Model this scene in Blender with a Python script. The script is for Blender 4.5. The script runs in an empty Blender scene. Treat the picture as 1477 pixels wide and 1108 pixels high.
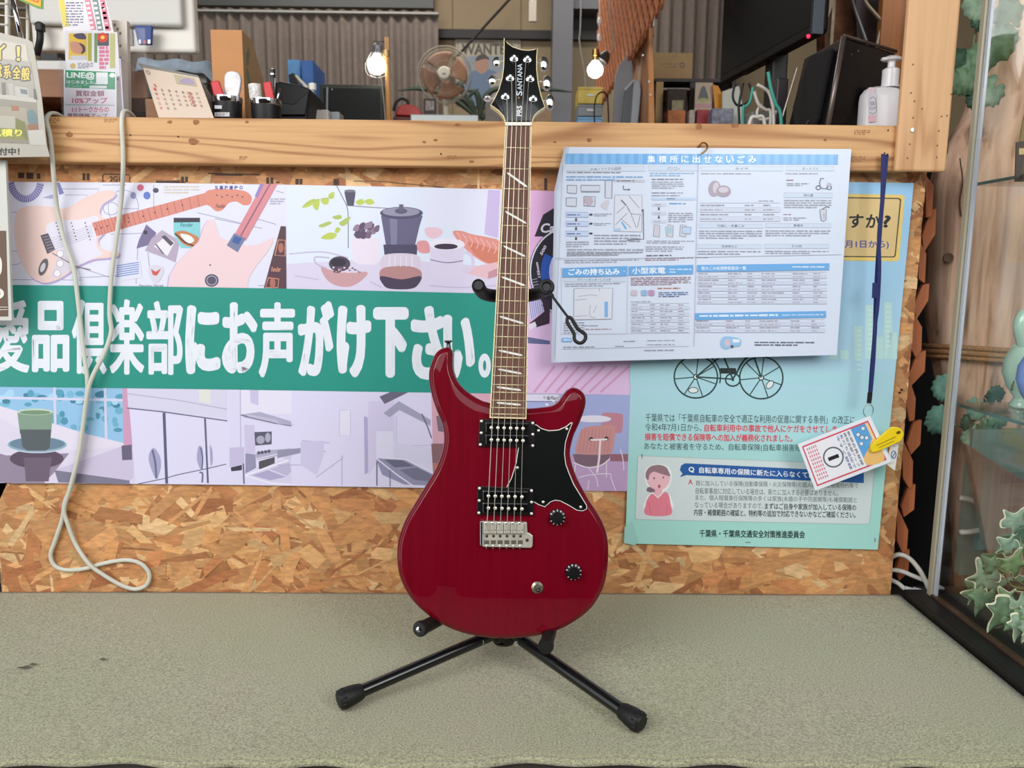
import bpy, bmesh, math, random
from mathutils import Vector, Matrix
random.seed(7)
SC = bpy.context.scene
COL = SC.collection
R_ = math.radians

# ---------------------------------------------------------------- camera
IW, IH, FPX = 1477.0, 1108.0, 1110.0
CAM = Vector((0.0, -1.506, 0.66))
CAM_ROT = (Matrix.Rotation(R_(-0.78), 3, 'Z') @ Matrix.Rotation(R_(90 - 8.5), 3, 'X') @ Matrix.Rotation(R_(0.5), 3, 'Z'))
cd = bpy.data.cameras.new('camera')
cam = bpy.data.objects.new('camera', cd); COL.objects.link(cam)
cam.matrix_world = Matrix.Translation(CAM) @ CAM_ROT.to_4x4()
cd.sensor_width = 36.0; cd.lens = FPX / IW * 36.0
cd.clip_start = 0.02; cd.clip_end = 60
cd.dof.use_dof = True; cd.dof.focus_distance = 1.26; cd.dof.aperture_fstop = 7.0
SC.camera = cam

# ---------------------------------------------------------------- light
SC.view_settings.view_transform = 'Standard'
SC.view_settings.look = 'None'
SC.view_settings.gamma = 1.0
SC.view_settings.use_curve_mapping = False
SC.view_settings.exposure = 0.0
wd = bpy.data.worlds.new('daylight'); SC.world = wd; wd.use_nodes = True
wbg = wd.node_tree.nodes['Background']
wbg.inputs[0].default_value = (0.93, 0.97, 1.0, 1); wbg.inputs[1].default_value = 1.7

def area_light(name, loc, target, sx, sy, power, color=(1, 1, 1)):
    ld = bpy.data.lights.new(name, 'AREA'); ld.shape = 'RECTANGLE'; ld.size = sx; ld.size_y = sy
    ld.energy = power; ld.color = color
    lo = bpy.data.objects.new(name, ld); COL.objects.link(lo); lo.location = loc
    lo.rotation_euler = (Vector(target) - Vector(loc)).to_track_quat('-Z', 'Y').to_euler()
    return lo
# the open shop front (behind the camera, to the left), then two added fill lights
area_light('shop_front_daylight', (-1.9, -2.6, 2.2), (0.1, -0.1, 0.4), 2.2, 1.6, 62, (1.0, 0.985, 0.96))
area_light('trunk_fill_light', (1.9, -2.9, 1.9), (0.9, 0.1, 0.5), 1.6, 1.4, 44, (1.0, 0.985, 0.96))  # fill light added to brighten the driftwood trunk
area_light('back_room_fill_light', (-0.4, 2.3, 2.82), (-0.4, 2.3, 0), 2.6, 0.5, 38, (1.0, 0.96, 0.9))  # unseen fill light added to lift the back room

# ---------------------------------------------------------------- pixel -> place
def ray(px, py):
    return CAM_ROT @ Vector(((px - IW / 2) / FPX, -(py - IH / 2) / FPX, -1.0))
def at(px, py, Y):
    d = ray(px, py); return CAM + d * ((Y - CAM.y) / d.y)
def atz(px, py, z):
    d = ray(px, py); return CAM + d * ((z - CAM.z) / d.z)
def atx(px, py, x):
    d = ray(px, py); return CAM + d * ((x - CAM.x) / d.x)
def pxm(Y):                       # pixels per metre at depth Y near the image centre
    return FPX / (Y - CAM.y)

# ---------------------------------------------------------------- colours and materials
def lin1(c):
    c /= 255.0
    return c / 12.92 if c <= 0.04045 else ((c + 0.055) / 1.055) ** 2.4
def lin(c): return (lin1(c[0]), lin1(c[1]), lin1(c[2]), 1.0)

MATS = {}
def new_mat(name):
    m = bpy.data.materials.new(name); m.use_nodes = True
    return m, m.node_tree.nodes, m.node_tree.links, m.node_tree.nodes['Principled BSDF']
def mat(name, rgb=None, rough=0.5, metal=0.0, coat=0.0, noise=None, bump=None, spec=0.5, coat_rough=0.05, trans=0.0, ior=1.45, emit=None, alpha=1.0, sheen=0.0):
    """noise=(scale, amount[, (sx,sy,sz)]), bump=(scale, strength[, dist])"""
    if name in MATS: return MATS[name]
    m, N, L, b = new_mat(name)
    b.inputs['Roughness'].default_value = rough
    b.inputs['Metallic'].default_value = metal
    b.inputs['Coat Weight'].default_value = coat
    b.inputs['Coat Roughness'].default_value = coat_rough
    b.inputs['Specular IOR Level'].default_value = spec
    b.inputs['Transmission Weight'].default_value = trans
    b.inputs['IOR'].default_value = ior
    b.inputs['Alpha'].default_value = alpha
    b.inputs['Sheen Weight'].default_value = sheen
    b.inputs['Base Color'].default_value = lin(rgb)
    if emit:
        b.inputs['Emission Color'].default_value = lin(emit[0]); b.inputs['Emission Strength'].default_value = emit[1]
    if noise or bump:
        tc = N.new('ShaderNodeTexCoord')
    if noise:
        mp = N.new('ShaderNodeMapping'); L.new(tc.outputs['Object'], mp.inputs[0])
        if len(noise) > 2: mp.inputs['Scale'].default_value = noise[2]
        nz = N.new('ShaderNodeTexNoise'); nz.inputs['Scale'].default_value = noise[0]; nz.inputs['Detail'].default_value = 5
        L.new(mp.outputs[0], nz.inputs['Vector'])
        r = N.new('ShaderNodeValToRGB')
        k = noise[1]; c = lin(rgb)
        r.color_ramp.elements[0].position = 0.3; r.color_ramp.elements[1].position = 0.7
        r.color_ramp.elements[0].color = (c[0] * (1 - k), c[1] * (1 - k), c[2] * (1 - k), 1)
        r.color_ramp.elements[1].color = (min(1, c[0] * (1 + k)), min(1, c[1] * (1 + k)), min(1, c[2] * (1 + k)), 1)
        L.new(nz.outputs['Fac'], r.inputs[0]); L.new(r.outputs[0], b.inputs['Base Color'])
    if bump:
        nb = N.new('ShaderNodeTexNoise'); nb.inputs['Scale'].default_value = bump[0]; nb.inputs['Detail'].default_value = 4
        L.new(tc.outputs['Object'], nb.inputs['Vector'])
        bp = N.new('ShaderNodeBump'); bp.inputs['Strength'].default_value = bump[1]
        bp.inputs['Distance'].default_value = bump[2] if len(bump) > 2 else 0.002
        L.new(nb.outputs['Fac'], bp.inputs['Height']); L.new(bp.outputs[0], b.inputs['Normal'])
    MATS[name] = m
    return m

def wood(name, light, dark, axis='X', scale=9.0, rings=3.2, rough=0.55, knots=True):
    """long grain along one axis: stretched distorted bands + fine fibres"""
    if name in MATS: return MATS[name]
    m, N, L, b = new_mat(name)
    tc = N.new('ShaderNodeTexCoord'); mp = N.new('ShaderNodeMapping'); L.new(tc.outputs['Object'], mp.inputs[0])
    st = {'X': (0.07, 1, 1), 'Y': (1, 0.07, 1), 'Z': (1, 1, 0.07)}[axis]
    mp.inputs['Scale'].default_value = st
    n1 = N.new('ShaderNodeTexNoise'); n1.inputs['Scale'].default_value = scale; n1.inputs['Detail'].default_value = 2; n1.inputs['Distortion'].default_value = 0.4
    L.new(mp.outputs[0], n1.inputs['Vector'])
    mu = N.new('ShaderNodeMath'); mu.operation = 'MULTIPLY'; mu.inputs[1].default_value = rings * 6.28
    L.new(n1.outputs['Fac'], mu.inputs[0])
    sn = N.new('ShaderNodeMath'); sn.operation = 'SINE'; L.new(mu.outputs[0], sn.inputs[0])
    pw = N.new('ShaderNodeMapRange'); pw.inputs[1].default_value = -1; pw.inputs[2].default_value = 1; L.new(sn.outputs[0], pw.inputs[0])
    p2 = N.new('ShaderNodeMath'); p2.operation = 'POWER'; p2.inputs[1].default_value = 4.0; L.new(pw.outputs[0], p2.inputs[0])
    mp2 = N.new('ShaderNodeMapping'); L.new(tc.outputs['Object'], mp2.inputs[0])
    s2 = {'X': (4, 160, 160), 'Y': (160, 4, 160), 'Z': (160, 160, 4)}[axis]
    mp2.inputs['Scale'].default_value = s2
    n2 = N.new('ShaderNodeTexNoise'); n2.inputs['Scale'].default_value = 1.0; n2.inputs['Detail'].default_value = 3; L.new(mp2.outputs[0], n2.inputs['Vector'])
    mx = N.new('ShaderNodeMix'); mx.data_type = 'RGBA'
    mx.inputs[6].default_value = lin(light); mx.inputs[7].default_value = lin(dark)
    ad = N.new('ShaderNodeMath'); ad.operation = 'MULTIPLY_ADD'; ad.inputs[1].default_value = 0.75
    f2 = N.new('ShaderNodeMapRange'); f2.inputs[1].default_value = 0.45; f2.inputs[2].default_value = 0.75; f2.inputs[4].default_value = 0.32
    L.new(n2.outputs['Fac'], f2.inputs[0]); L.new(p2.outputs[0], ad.inputs[0]); L.new(f2.outputs[0], ad.inputs[2])
    L.new(ad.outputs[0], mx.inputs[0]); L.new(mx.outputs[2], b.inputs['Base Color'])
    b.inputs['Roughness'].default_value = rough
    bp = N.new('ShaderNodeBump'); bp.inputs['Strength'].default_value = 0.15; bp.inputs['Distance'].default_value = 0.001
    L.new(n2.outputs['Fac'], bp.inputs['Height']); L.new(bp.outputs[0], b.inputs['Normal'])
    MATS[name] = m
    return m

def print_mat(name, rough=0.5, coat=0.0, coat_rough=0.1, grain=0.0, gscale=(60, 60, 60)):
    """ink or strand colour taken from the faces' own colour attribute"""
    if name in MATS: return MATS[name]
    m, N, L, b = new_mat(name)
    a = N.new('ShaderNodeAttribute'); a.attribute_name = 'Col'
    b.inputs['Roughness'].default_value = rough; b.inputs['Coat Weight'].default_value = coat; b.inputs['Coat Roughness'].default_value = coat_rough
    if grain:
        tc = N.new('ShaderNodeTexCoord'); mp = N.new('ShaderNodeMapping'); mp.inputs['Scale'].default_value = gscale
        L.new(tc.outputs['Object'], mp.inputs[0])
        nz = N.new('ShaderNodeTexNoise'); nz.inputs['Scale'].default_value = 1.0; nz.inputs['Detail'].default_value = 4; L.new(mp.outputs[0], nz.inputs['Vector'])
        mr = N.new('ShaderNodeMapRange'); mr.inputs[1].default_value = 0.3; mr.inputs[2].default_value = 0.7
        mr.inputs[3].default_value = 1 - grain; mr.inputs[4].default_value = 1 + grain * 0.6
        L.new(nz.outputs['Fac'], mr.inputs[0])
        mx = N.new('ShaderNodeMix'); mx.data_type = 'RGBA'; mx.blend_type = 'MULTIPLY'; mx.inputs[0].default_value = 1.0
        L.new(a.outputs['Color'], mx.inputs[6]); L.new(mr.outputs[0], mx.inputs[7]); L.new(mx.outputs[2], b.inputs['Base Color'])
        bp = N.new('ShaderNodeBump'); bp.inputs['Strength'].default_value = 0.25; bp.inputs['Distance'].default_value = 0.001
        L.new(nz.outputs['Fac'], bp.inputs['Height']); L.new(bp.outputs[0], b.inputs['Normal'])
    else:
        L.new(a.outputs['Color'], b.inputs['Base Color'])
    MATS[name] = m
    return m

# ---------------------------------------------------------------- mesh builder
def cat_rom(pts, n=8, closed=False):
    P = [Vector(p) for p in pts]; out = []; N_ = len(P)
    rng = N_ if closed else N_ - 1
    for i in range(rng):
        if closed: a, b, c, d = P[(i - 1) % N_], P[i], P[(i + 1) % N_], P[(i + 2) % N_]
        else: a, b, c, d = P[max(i - 1, 0)], P[i], P[i + 1], P[min(i + 2, N_ - 1)]
        for k in range(n):
            t = k / n
            out.append(0.5 * ((2 * b) + (c - a) * t + (2 * a - 5 * b + 4 * c - d) * t * t + (3 * b - a - 3 * c + d) * t ** 3))
    if not closed: out.append(P[-1])
    return out

class MB:
    def __init__(s): s.v = []; s.f = []; s.c = []
    def add(s, vs, fs, col=None):
        o = len(s.v); s.v += [Vector(v) for v in vs]
        for f in fs: s.f.append(tuple(i + o for i in f)); s.c.append(col)
        return s
    def box(s, a, b, col=None):
        x0, x1 = sorted((a[0], b[0])); y0, y1 = sorted((a[1], b[1])); z0, z1 = sorted((a[2], b[2]))
        vs = [(x0, y0, z0), (x1, y0, z0), (x1, y1, z0), (x0, y1, z0), (x0, y0, z1), (x1, y0, z1), (x1, y1, z1), (x0, y1, z1)]
        return s.add(vs, [(3, 2, 1, 0), (4, 5, 6, 7), (0, 1, 5, 4), (1, 2, 6, 5), (2, 3, 7, 6), (3, 0, 4, 7)], col)
    def prism(s, pts, off, col=None):
        """polygon (3D pts, seen from the side opposite to off) extruded by vector off"""
        n = len(pts); P = [Vector(p) for p in pts]; o = Vector(off)
        nrm = Vector((0, 0, 0))
        for i in range(n): nrm += P[i].cross(P[(i + 1) % n])
        if nrm.dot(o) > 0: P.reverse()
        vs = P + [p + o for p in P]
        fs = [tuple(range(n)), tuple(reversed(range(n, 2 * n)))] + [(i, i + n, (i + 1) % n + n, (i + 1) % n) for i in range(n)]
        return s.add(vs, fs, col)
    def tube(s, path, r, n=8, radii=None, closed=False, col=None, flat=1.0):
        P = [Vector(p) for p in path]; m = len(P)
        rings = []; up = None
        for i in range(m):
            if closed: t = P[(i + 1) % m] - P[(i - 1) % m]
            else: t = P[min(i + 1, m - 1)] - P[max(i - 1, 0)]
            if t.length < 1e-9: t = Vector((0, 0, 1))
            t.normalize()
            if up is None: up = Vector((0, 0, 1)) if abs(t.z) < 0.9 else Vector((1, 0, 0))
            a = t.cross(up)
            if a.length < 1e-6: a = t.orthogonal()
            a.normalize(); b = a.cross(t).normalized(); up = b
            rr = radii[i] if radii else r
            rings.append([P[i] + (a * math.cos(2 * math.pi * k / n) + b * math.sin(2 * math.pi * k / n) * flat) * rr for k in range(n)])
        o = len(s.v)
        for g in rings: s.v += g
        for i in range(m if closed else m - 1):
            j = (i + 1) % m
            for k in range(n):
                k2 = (k + 1) % n
                s.f.append((o + i * n + k, o + i * n + k2, o + j * n + k2, o + j * n + k)); s.c.append(col)
        if not closed:
            s.f.append(tuple(o + k for k in reversed(range(n)))); s.c.append(col)
            s.f.append(tuple(o + (m - 1) * n + k for k in range(n))); s.c.append(col)
        return s
    def lathe(s, prof, c, axis=(0, 0, 1), n=20, col=None, squash=1.0):
        """prof: [(radius, height along axis)]"""
        ax = Vector(axis).normalized(); a = ax.orthogonal().normalized(); b = ax.cross(a)
        c = Vector(c); o = len(s.v); m = len(prof)
        for r, h in prof:
            for k in range(n):
                t = 2 * math.pi * k / n
                s.v.append(c + ax * h + a * (r * math.cos(t)) + b * (r * math.sin(t) * squash))
        for i in range(m - 1):
            for k in range(n):
                k2 = (k + 1) % n
                s.f.append((o + i * n + k, o + i * n + k2, o + (i + 1) * n + k2, o + (i + 1) * n + k)); s.c.append(col)
        s.f.append(tuple(o + k for k in reversed(range(n)))); s.c.append(col)
        s.f.append(tuple(o + (m - 1) * n + k for k in range(n))); s.c.append(col)
        return s
    def ball(s, c, r, n=14, col=None, sx=1, sy=1, sz=1):
        c = Vector(c); o = len(s.v); m = n // 2
        for i in range(1, m):
            th = math.pi * i / m
            for k in range(n):
                ph = 2 * math.pi * k / n
                s.v.append(c + Vector((r * sx * math.sin(th) * math.cos(ph), r * sy * math.sin(th) * math.sin(ph), r * sz * math.cos(th))))
        s.v.append(c + Vector((0, 0, r * sz))); s.v.append(c - Vector((0, 0, r * sz)))
        T = o + (m - 1) * n; B = T + 1
        for i in range(m - 2):
            for k in range(n):
                k2 = (k + 1) % n
                s.f.append((o + i * n + k, o + (i + 1) * n + k, o + (i + 1) * n + k2, o + i * n + k2)); s.c.append(col)
        for k in range(n):
            k2 = (k + 1) % n
            s.f.append((T, o + k, o + k2)); s.c.append(col)
            s.f.append((B, o + (m - 2) * n + k2, o + (m - 2) * n + k)); s.c.append(col)
        return s
    def grid(s, fn, nu, nv, col=None, thick=None):
        """fn(u,v)->point for u,v in 0..1; colour may be fn(u,v); thick: offset vector for a back side"""
        o = len(s.v)
        for j in range(nv + 1):
            for i in range(nu + 1): s.v.append(Vector(fn(i / nu, j / nv)))
        for j in range(nv):
            for i in range(nu):
                a = o + j * (nu + 1) + i
                s.f.append((a, a + 1, a + nu + 2, a + nu + 1))
                s.c.append(col((i + .5) / nu, (j + .5) / nv) if callable(col) else col)
        return s
    def build(s, name, m, parent=None, smooth=False, bevel=0.0, solid=0.0, kind=None, label=None, bevseg=2):
        base = org(parent) if parent is not None else Vector((0, 0, 0))
        me = bpy.data.meshes.new(name)
        me.from_pydata([tuple(v - base) for v in s.v], [], s.f)
        if any(c is not None for c in s.c):
            ca = me.color_attributes.new('Col', 'FLOAT_COLOR', 'CORNER')
            buf = []
            for f, c in zip(s.f, s.c):
                c = c or (0.5, 0.5, 0.5, 1)
                buf += list(c) * len(f)
            ca.data.foreach_set('color', buf)
        if smooth: me.polygons.foreach_set('use_smooth', [True] * len(me.polygons))
        me.materials.append(m)
        o = bpy.data.objects.new(name, me); COL.objects.link(o)
        if parent is not None: o.parent = parent
        if bevel:
            b = o.modifiers.new('bevel', 'BEVEL'); b.width = bevel; b.segments = bevseg; b.limit_method = 'ANGLE'; b.angle_limit = R_(35)
        if solid:
            b = o.modifiers.new('solid', 'SOLIDIFY'); b.thickness = solid; b.offset = 0
        if smooth == 'auto':
            for p in me.polygons: p.use_smooth = True
            me.set_sharp_from_angle(angle=R_(35))
        if kind: o['kind'] = kind
        if label: o['label'] = label
        me.validate()
        return o

def org(o):
    v = Vector((0, 0, 0))
    while o is not None:
        v += o.location; o = o.parent
    return v
def tag(o, label=None, cat=None, group=None, kind=None):
    if label: o['label'] = label
    if cat: o['category'] = cat
    if group: o['group'] = group
    if kind: o['kind'] = kind
    return o
def thing(name, label, cat, loc=(0, 0, 0), group=None):
    o = bpy.data.objects.new(name, None); COL.objects.link(o); o.location = loc
    o.empty_display_size = 0.05
    return tag(o, label, cat, group)
def solo(mb, name, m, label, cat, group=None, **kw):
    """a thing that is one mesh; its origin goes to the middle of its base"""
    xs = [v.x for v in mb.v]; ys = [v.y for v in mb.v]; zs = [v.z for v in mb.v]
    c = Vector(((min(xs) + max(xs)) / 2, (min(ys) + max(ys)) / 2, min(zs)))
    mb.v = [v - c for v in mb.v]
    o = mb.build(name, m, None, **kw); o.location = c
    return tag(o, label, cat, group)
def struct(mb, name, m, parent=None, **kw):
    o = mb.build(name, m, parent, **kw)
    o['kind'] = 'structure'
    return o
def copy_tree(o, parent=None):
    c = o.copy(); COL.objects.link(c); c.parent = parent
    for ch in list(o.children): copy_tree(ch, c)
    return c

# ---------------------------------------------------------------- flat print on sheets
TXT = {}
def glyphs(s, bold=0.0, res=3, spacing=1.0, shear=0.0):
    k = (s, bold, res, spacing, shear)
    if k in TXT: return TXT[k]
    cu = bpy.data.curves.new('lettering', 'FONT'); cu.body = s; cu.size = 1.0; cu.resolution_u = res
    cu.offset = bold; cu.space_character = spacing; cu.shear = shear
    o = bpy.data.objects.new('lettering', cu); COL.objects.link(o)
    dg = bpy.context.evaluated_depsgraph_get(); dg.update()
    me = bpy.data.meshes.new_from_object(o.evaluated_get(dg))
    vs = [(v.co.x, v.co.y) for v in me.vertices]; fs = [tuple(p.vertices) for p in me.polygons]
    bpy.data.objects.remove(o); bpy.data.curves.remove(cu); bpy.data.meshes.remove(me)
    xs = [v[0] for v in vs] or [0, 1]; ys = [v[1] for v in vs] or [0, 1]
    r = (vs, fs, min(xs), max(xs), min(ys), max(ys))
    TXT[k] = r
    return r

class Print:
    """flat printed shapes on a sheet; mapf(px, py, lift) -> world point"""
    def __init__(s, mapf, step=3.0e-6, start=2.0e-4): s.mf = mapf; s.mb = MB(); s.k = 0; s.step = step; s.start = start
    def lift(s): return s.start + s.k * s.step
    def up(s): s.k += 1
    def poly(s, pts, col, hold=False):
        if not hold: s.k += 1
        h = s.lift(); P = [s.mf(x, y, h) for x, y in pts]
        a = sum(pts[i][0] * pts[(i + 1) % len(pts)][1] - pts[(i + 1) % len(pts)][0] * pts[i][1] for i in range(len(pts)))
        if a > 0: P.reverse()
        s.mb.add(P, [tuple(range(len(P)))], lin(col)); return s
    def rect(s, x0, y0, x1, y1, col, hold=False): return s.poly([(x0, y0), (x1, y0), (x1, y1), (x0, y1)], col, hold)
    def rrect(s, x0, y0, x1, y1, r, col, hold=False):
        pts = []
        for cx, cy, a0 in ((x1 - r, y0 + r, -90), (x1 - r, y1 - r, 0), (x0 + r, y1 - r, 90), (x0 + r, y0 + r, 180)):
            for k in range(5):
                a = R_(a0 + 22.5 * k); pts.append((cx + r * math.cos(a), cy + r * math.sin(a)))
        return s.poly(pts, col, hold)
    def ell(s, cx, cy, rx, ry, col, n=24, rot=0, hold=False):
        c, d = math.cos(R_(rot)), math.sin(R_(rot)); pts = []
        for k in range(n):
            a = 2 * math.pi * k / n; x, y = rx * math.cos(a), ry * math.sin(a)
            pts.append((cx + x * c - y * d, cy + x * d + y * c))
        return s.poly(pts, col, hold)
    def ring(s, cx, cy, rx, ry, w, col, n=28, a0=0, a1=360):
        return s.line([(cx + rx * math.cos(R_(a0 + (a1 - a0) * k / n)), cy + ry * math.sin(R_(a0 + (a1 - a0) * k / n))) for k in range(n + 1)], w, col)
    def line(s, pts, w, col, hold=False):
        if not hold: s.k += 1
        h = s.lift(); m = len(pts); A = []; B = []
        for i in range(m):
            x0, y0 = pts[max(i - 1, 0)]; x1, y1 = pts[min(i + 1, m - 1)]
            dx, dy = x1 - x0, y1 - y0; l = math.hypot(dx, dy) or 1; nx, ny = -dy / l * w / 2, dx / l * w / 2
            A.append(s.mf(pts[i][0] + nx, pts[i][1] + ny, h)); B.append(s.mf(pts[i][0] - nx, pts[i][1] - ny, h))
        n = len(A)
        s.mb.add(A + B, [(i, i + 1, n + i + 1, n + i) for i in range(n - 1)], lin(col)); return s
    def smooth(s, pts, col, n=6, hold=False):
        return s.poly([(p.x, p.y) for p in cat_rom([(x, y, 0) for x, y in pts], n, True)], col, hold)
    def curve(s, pts, w, col, n=6):
        return s.line([(p.x, p.y) for p in cat_rom([(x, y, 0) for x, y in pts], n)], w, col)
    def text(s, t, x0, y0, x1, y1, col, bold=0.0, res=3, slope=0.0, rot=None, spacing=1.0, shear=0.0, hold=False, px=None):
        """fit the string into the box; slope: extra y per x (px); rot: 'ccw' reads bottom to top; or a map (u, v) -> pixel.
        bold: stroke growth in em, px: stroke growth in pixels (both by overlaying shifted copies)"""
        if not hold: s.k += 1
        vs, fs, a, b, c, d = glyphs(t, 0.0, res, spacing, shear); h = s.lift()
        w, g = max(b - a, 1e-6), max(d - c, 1e-6)
        if px: bx, by = px / (x1 - x0 - 2 * px) * w, px / (y1 - y0 - 2 * px) * g
        else: bx = by = bold
        n = 1 if bx <= 0 else (12 if px else 6)
        W_, G_ = w + 2 * bx, g + 2 * by
        for k in range(n):
            ox, oy = (bx * math.cos(6.2832 * k / n), by * math.sin(6.2832 * k / n)) if n > 1 else (0, 0)
            P = []
            for x, y in vs:
                u = (x - a + bx + ox) / W_; v = 1 - (y - c + by + oy) / G_
                if callable(rot): X, Y = rot(u, v)
                elif rot == 'ccw': X, Y = x0 + v * (x1 - x0), y1 - u * (y1 - y0)
                else: X, Y = x0 + u * (x1 - x0), y0 + v * (y1 - y0) + slope * u * (x1 - x0)
                P.append(s.mf(X, Y, h + k * 2.5e-7))
            s.mb.add(P, fs, lin(col))
        return s
    def scribble(s, x0, y0, x1, y1, rows, col, slope=0.0, fill=0.55, chunk=9, last=0.7):
        """rows of print too small to read: broken strips"""
        s.k += 1
        rh = (y1 - y0) / rows
        for r in range(rows):
            xe = x1 if r < rows - 1 else x0 + (x1 - x0) * last
            x = x0
            while x < xe - 1:
                w = min(random.uniform(chunk * 0.4, chunk * 1.6), xe - x)
                yy = y0 + rh * (r + 0.5) + slope * (x - x0); hh = rh * fill / 2 * random.uniform(.75, 1.1)
                s.poly([(x, yy - hh), (x + w, yy - hh + slope * w), (x + w, yy + hh + slope * w), (x, yy + hh)], col, True)
                x += w + random.uniform(0.8, 2.2)
        return s
    def build(s, name, m, parent): 
        return s.mb.build(name, m, parent, kind='stuff')
# ================================================================ the room
FLOOR = -0.42
m_floor = mat('concrete', (120, 116, 110), 0.8, noise=(6, .15))
struct(MB().box((-3.2, -3.5, FLOOR - .06), (3.0, 3.62, FLOOR)), 'floor', m_floor)
m_wall = mat('beige_board', (150, 132, 104), 0.75, noise=(2, .06))
struct(MB().box((-3.2, 3.5, FLOOR), (3.0, 3.62, 3.1)), 'wall_back', m_wall)
m_wside = mat('grey_board', (128, 122, 116), 0.8, noise=(2, .06))
struct(MB().box((-3.3, -1.0, FLOOR), (-3.2, 3.62, 3.1)), 'wall_left', m_wside)
struct(MB().box((3.0, -3.5, FLOOR), (3.1, 3.62, 3.1)), 'wall_right', m_wside)
m_ceil = mat('dark_roof_lining', (96, 92, 88), 0.85)
struct(MB().box((-3.3, -2.2, 3.1), (3.1, 3.62, 3.18)), 'ceiling', m_ceil)

# unseen low wall added to darken the guitar's reflections; daylight comes in over it
struct(MB().box((-3.2, -3.6, FLOOR), (3.1, -3.5, 1.45)), 'reflected_dark_wall', mat('reflected_dark_brown', (44, 34, 31), .85, noise=(3, .2)))

# ---- platform and carpet
m_plat = mat('dark_plywood', (58, 50, 46), 0.7, noise=(8, .2))
solo(MB().box((-1.75, -.538, FLOOR), (1.75, .07, -.0125)), 'display_platform', m_plat,
     'dark low wooden platform under the green carpet', 'platform', bevel=.002)

def carpet_material():
    m, N, L, b = new_mat('carpet_pile')
    tc = N.new('ShaderNodeTexCoord')
    n1 = N.new('ShaderNodeTexNoise'); n1.inputs['Scale'].default_value = 420; n1.inputs['Detail'].default_value = 3
    mp = N.new('ShaderNodeMapping'); mp.inputs['Scale'].default_value = (0.75, 1.15, 1); L.new(tc.outputs['Object'], mp.inputs[0]); L.new(mp.outputs[0], n1.inputs['Vector'])
    n2 = N.new('ShaderNodeTexNoise'); n2.inputs['Scale'].default_value = 3.2; n2.inputs['Detail'].default_value = 4; L.new(tc.outputs['Object'], n2.inputs['Vector'])
    r1 = N.new('ShaderNodeValToRGB'); r1.color_ramp.elements[0].position = .32; r1.color_ramp.elements[1].position = .68
    r1.color_ramp.elements[0].color = lin((126, 124, 101)); r1.color_ramp.elements[1].color = lin((190, 187, 160))
    L.new(n1.outputs['Fac'], r1.inputs[0])
    r2 = N.new('ShaderNodeValToRGB'); r2.color_ramp.elements[0].position = .35; r2.color_ramp.elements[1].position = .7
    r2.color_ramp.elements[0].color = (0.93, 0.98, 0.86, 1); r2.color_ramp.elements[1].color = (1, .98, .97, 1)
    L.new(n2.outputs['Fac'], r2.inputs[0])
    mx = N.new('ShaderNodeMix'); mx.data_type = 'RGBA'; mx.blend_type = 'MULTIPLY'; mx.inputs[0].default_value = 1
    L.new(r1.outputs[0], mx.inputs[6]); L.new(r2.outputs[0], mx.inputs[7]); L.new(mx.outputs[2], b.inputs['Base Color'])
    b.inputs['Roughness'].default_value = 0.95; b.inputs['Sheen Weight'].default_value = 0.25
    bp = N.new('ShaderNodeBump'); bp.inputs['Strength'].default_value = 0.8; bp.inputs['Distance'].default_value = 0.0025
    L.new(n1.outputs['Fac'], bp.inputs['Height']); L.new(bp.outputs[0], b.inputs['Normal'])
    return m
m_carpet = carpet_material()
def carpet():
    x0, x1 = -1.72, .826
    nu, nv = 120, 40
    def fr(x): return -.548 + .004 * math.sin(x * 9) + .003 * math.sin(x * 23 + 1) + .0035 * math.sin(x * 47)
    def pt(u, v):
        x = x0 + (x1 - x0) * u; f = fr(x); y = f + (-.003 - f) * v
        z = .0006 * math.sin(x * 7 + y * 9)
        if v < .1: z += (.1 - v) * .02 * (math.sin(x * 17) * .5 + .3) - (.1 - v) ** 2 * .15
        if u > .975 and v > .86: z -= 0
        return (x, y, z)
    mb = MB().grid(pt, nu, nv)
    n0 = len(mb.v)
    # rolled front edge
    mb.grid(lambda u, v: (lambda p: (p[0], p[1] + .006 * math.sin(v * 3.14) * -0.5, p[2] - v * .004))(pt(u, 0)), nu, 3)
    o = solo(mb, 'carpet', m_carpet, 'worn sage green carpet covering the display platform', 'carpet', smooth=True)
    b = o.modifiers.new('solid', 'SOLIDIFY'); b.thickness = .005; b.offset = -1
    st = MB()
    for cx, cy, r in ((37, 962, .006), (47, 958, .0045), (29, 963, .003), (148, 951, .004), (1332, 838, .0)):
        if r:
            c = atz(cx, cy, .0032)
            st.add([c + Vector((r * 1.4 * math.cos(k) * random.uniform(.6, 1.2), r * math.sin(k) * random.uniform(.5, 1.2), 0)) for k in [i * .6283 for i in range(10)]], [tuple(range(10))])
    st.build('stain', mat('old_stain', (96, 96, 78), .95), o, kind='stuff')
carpet()

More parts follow.
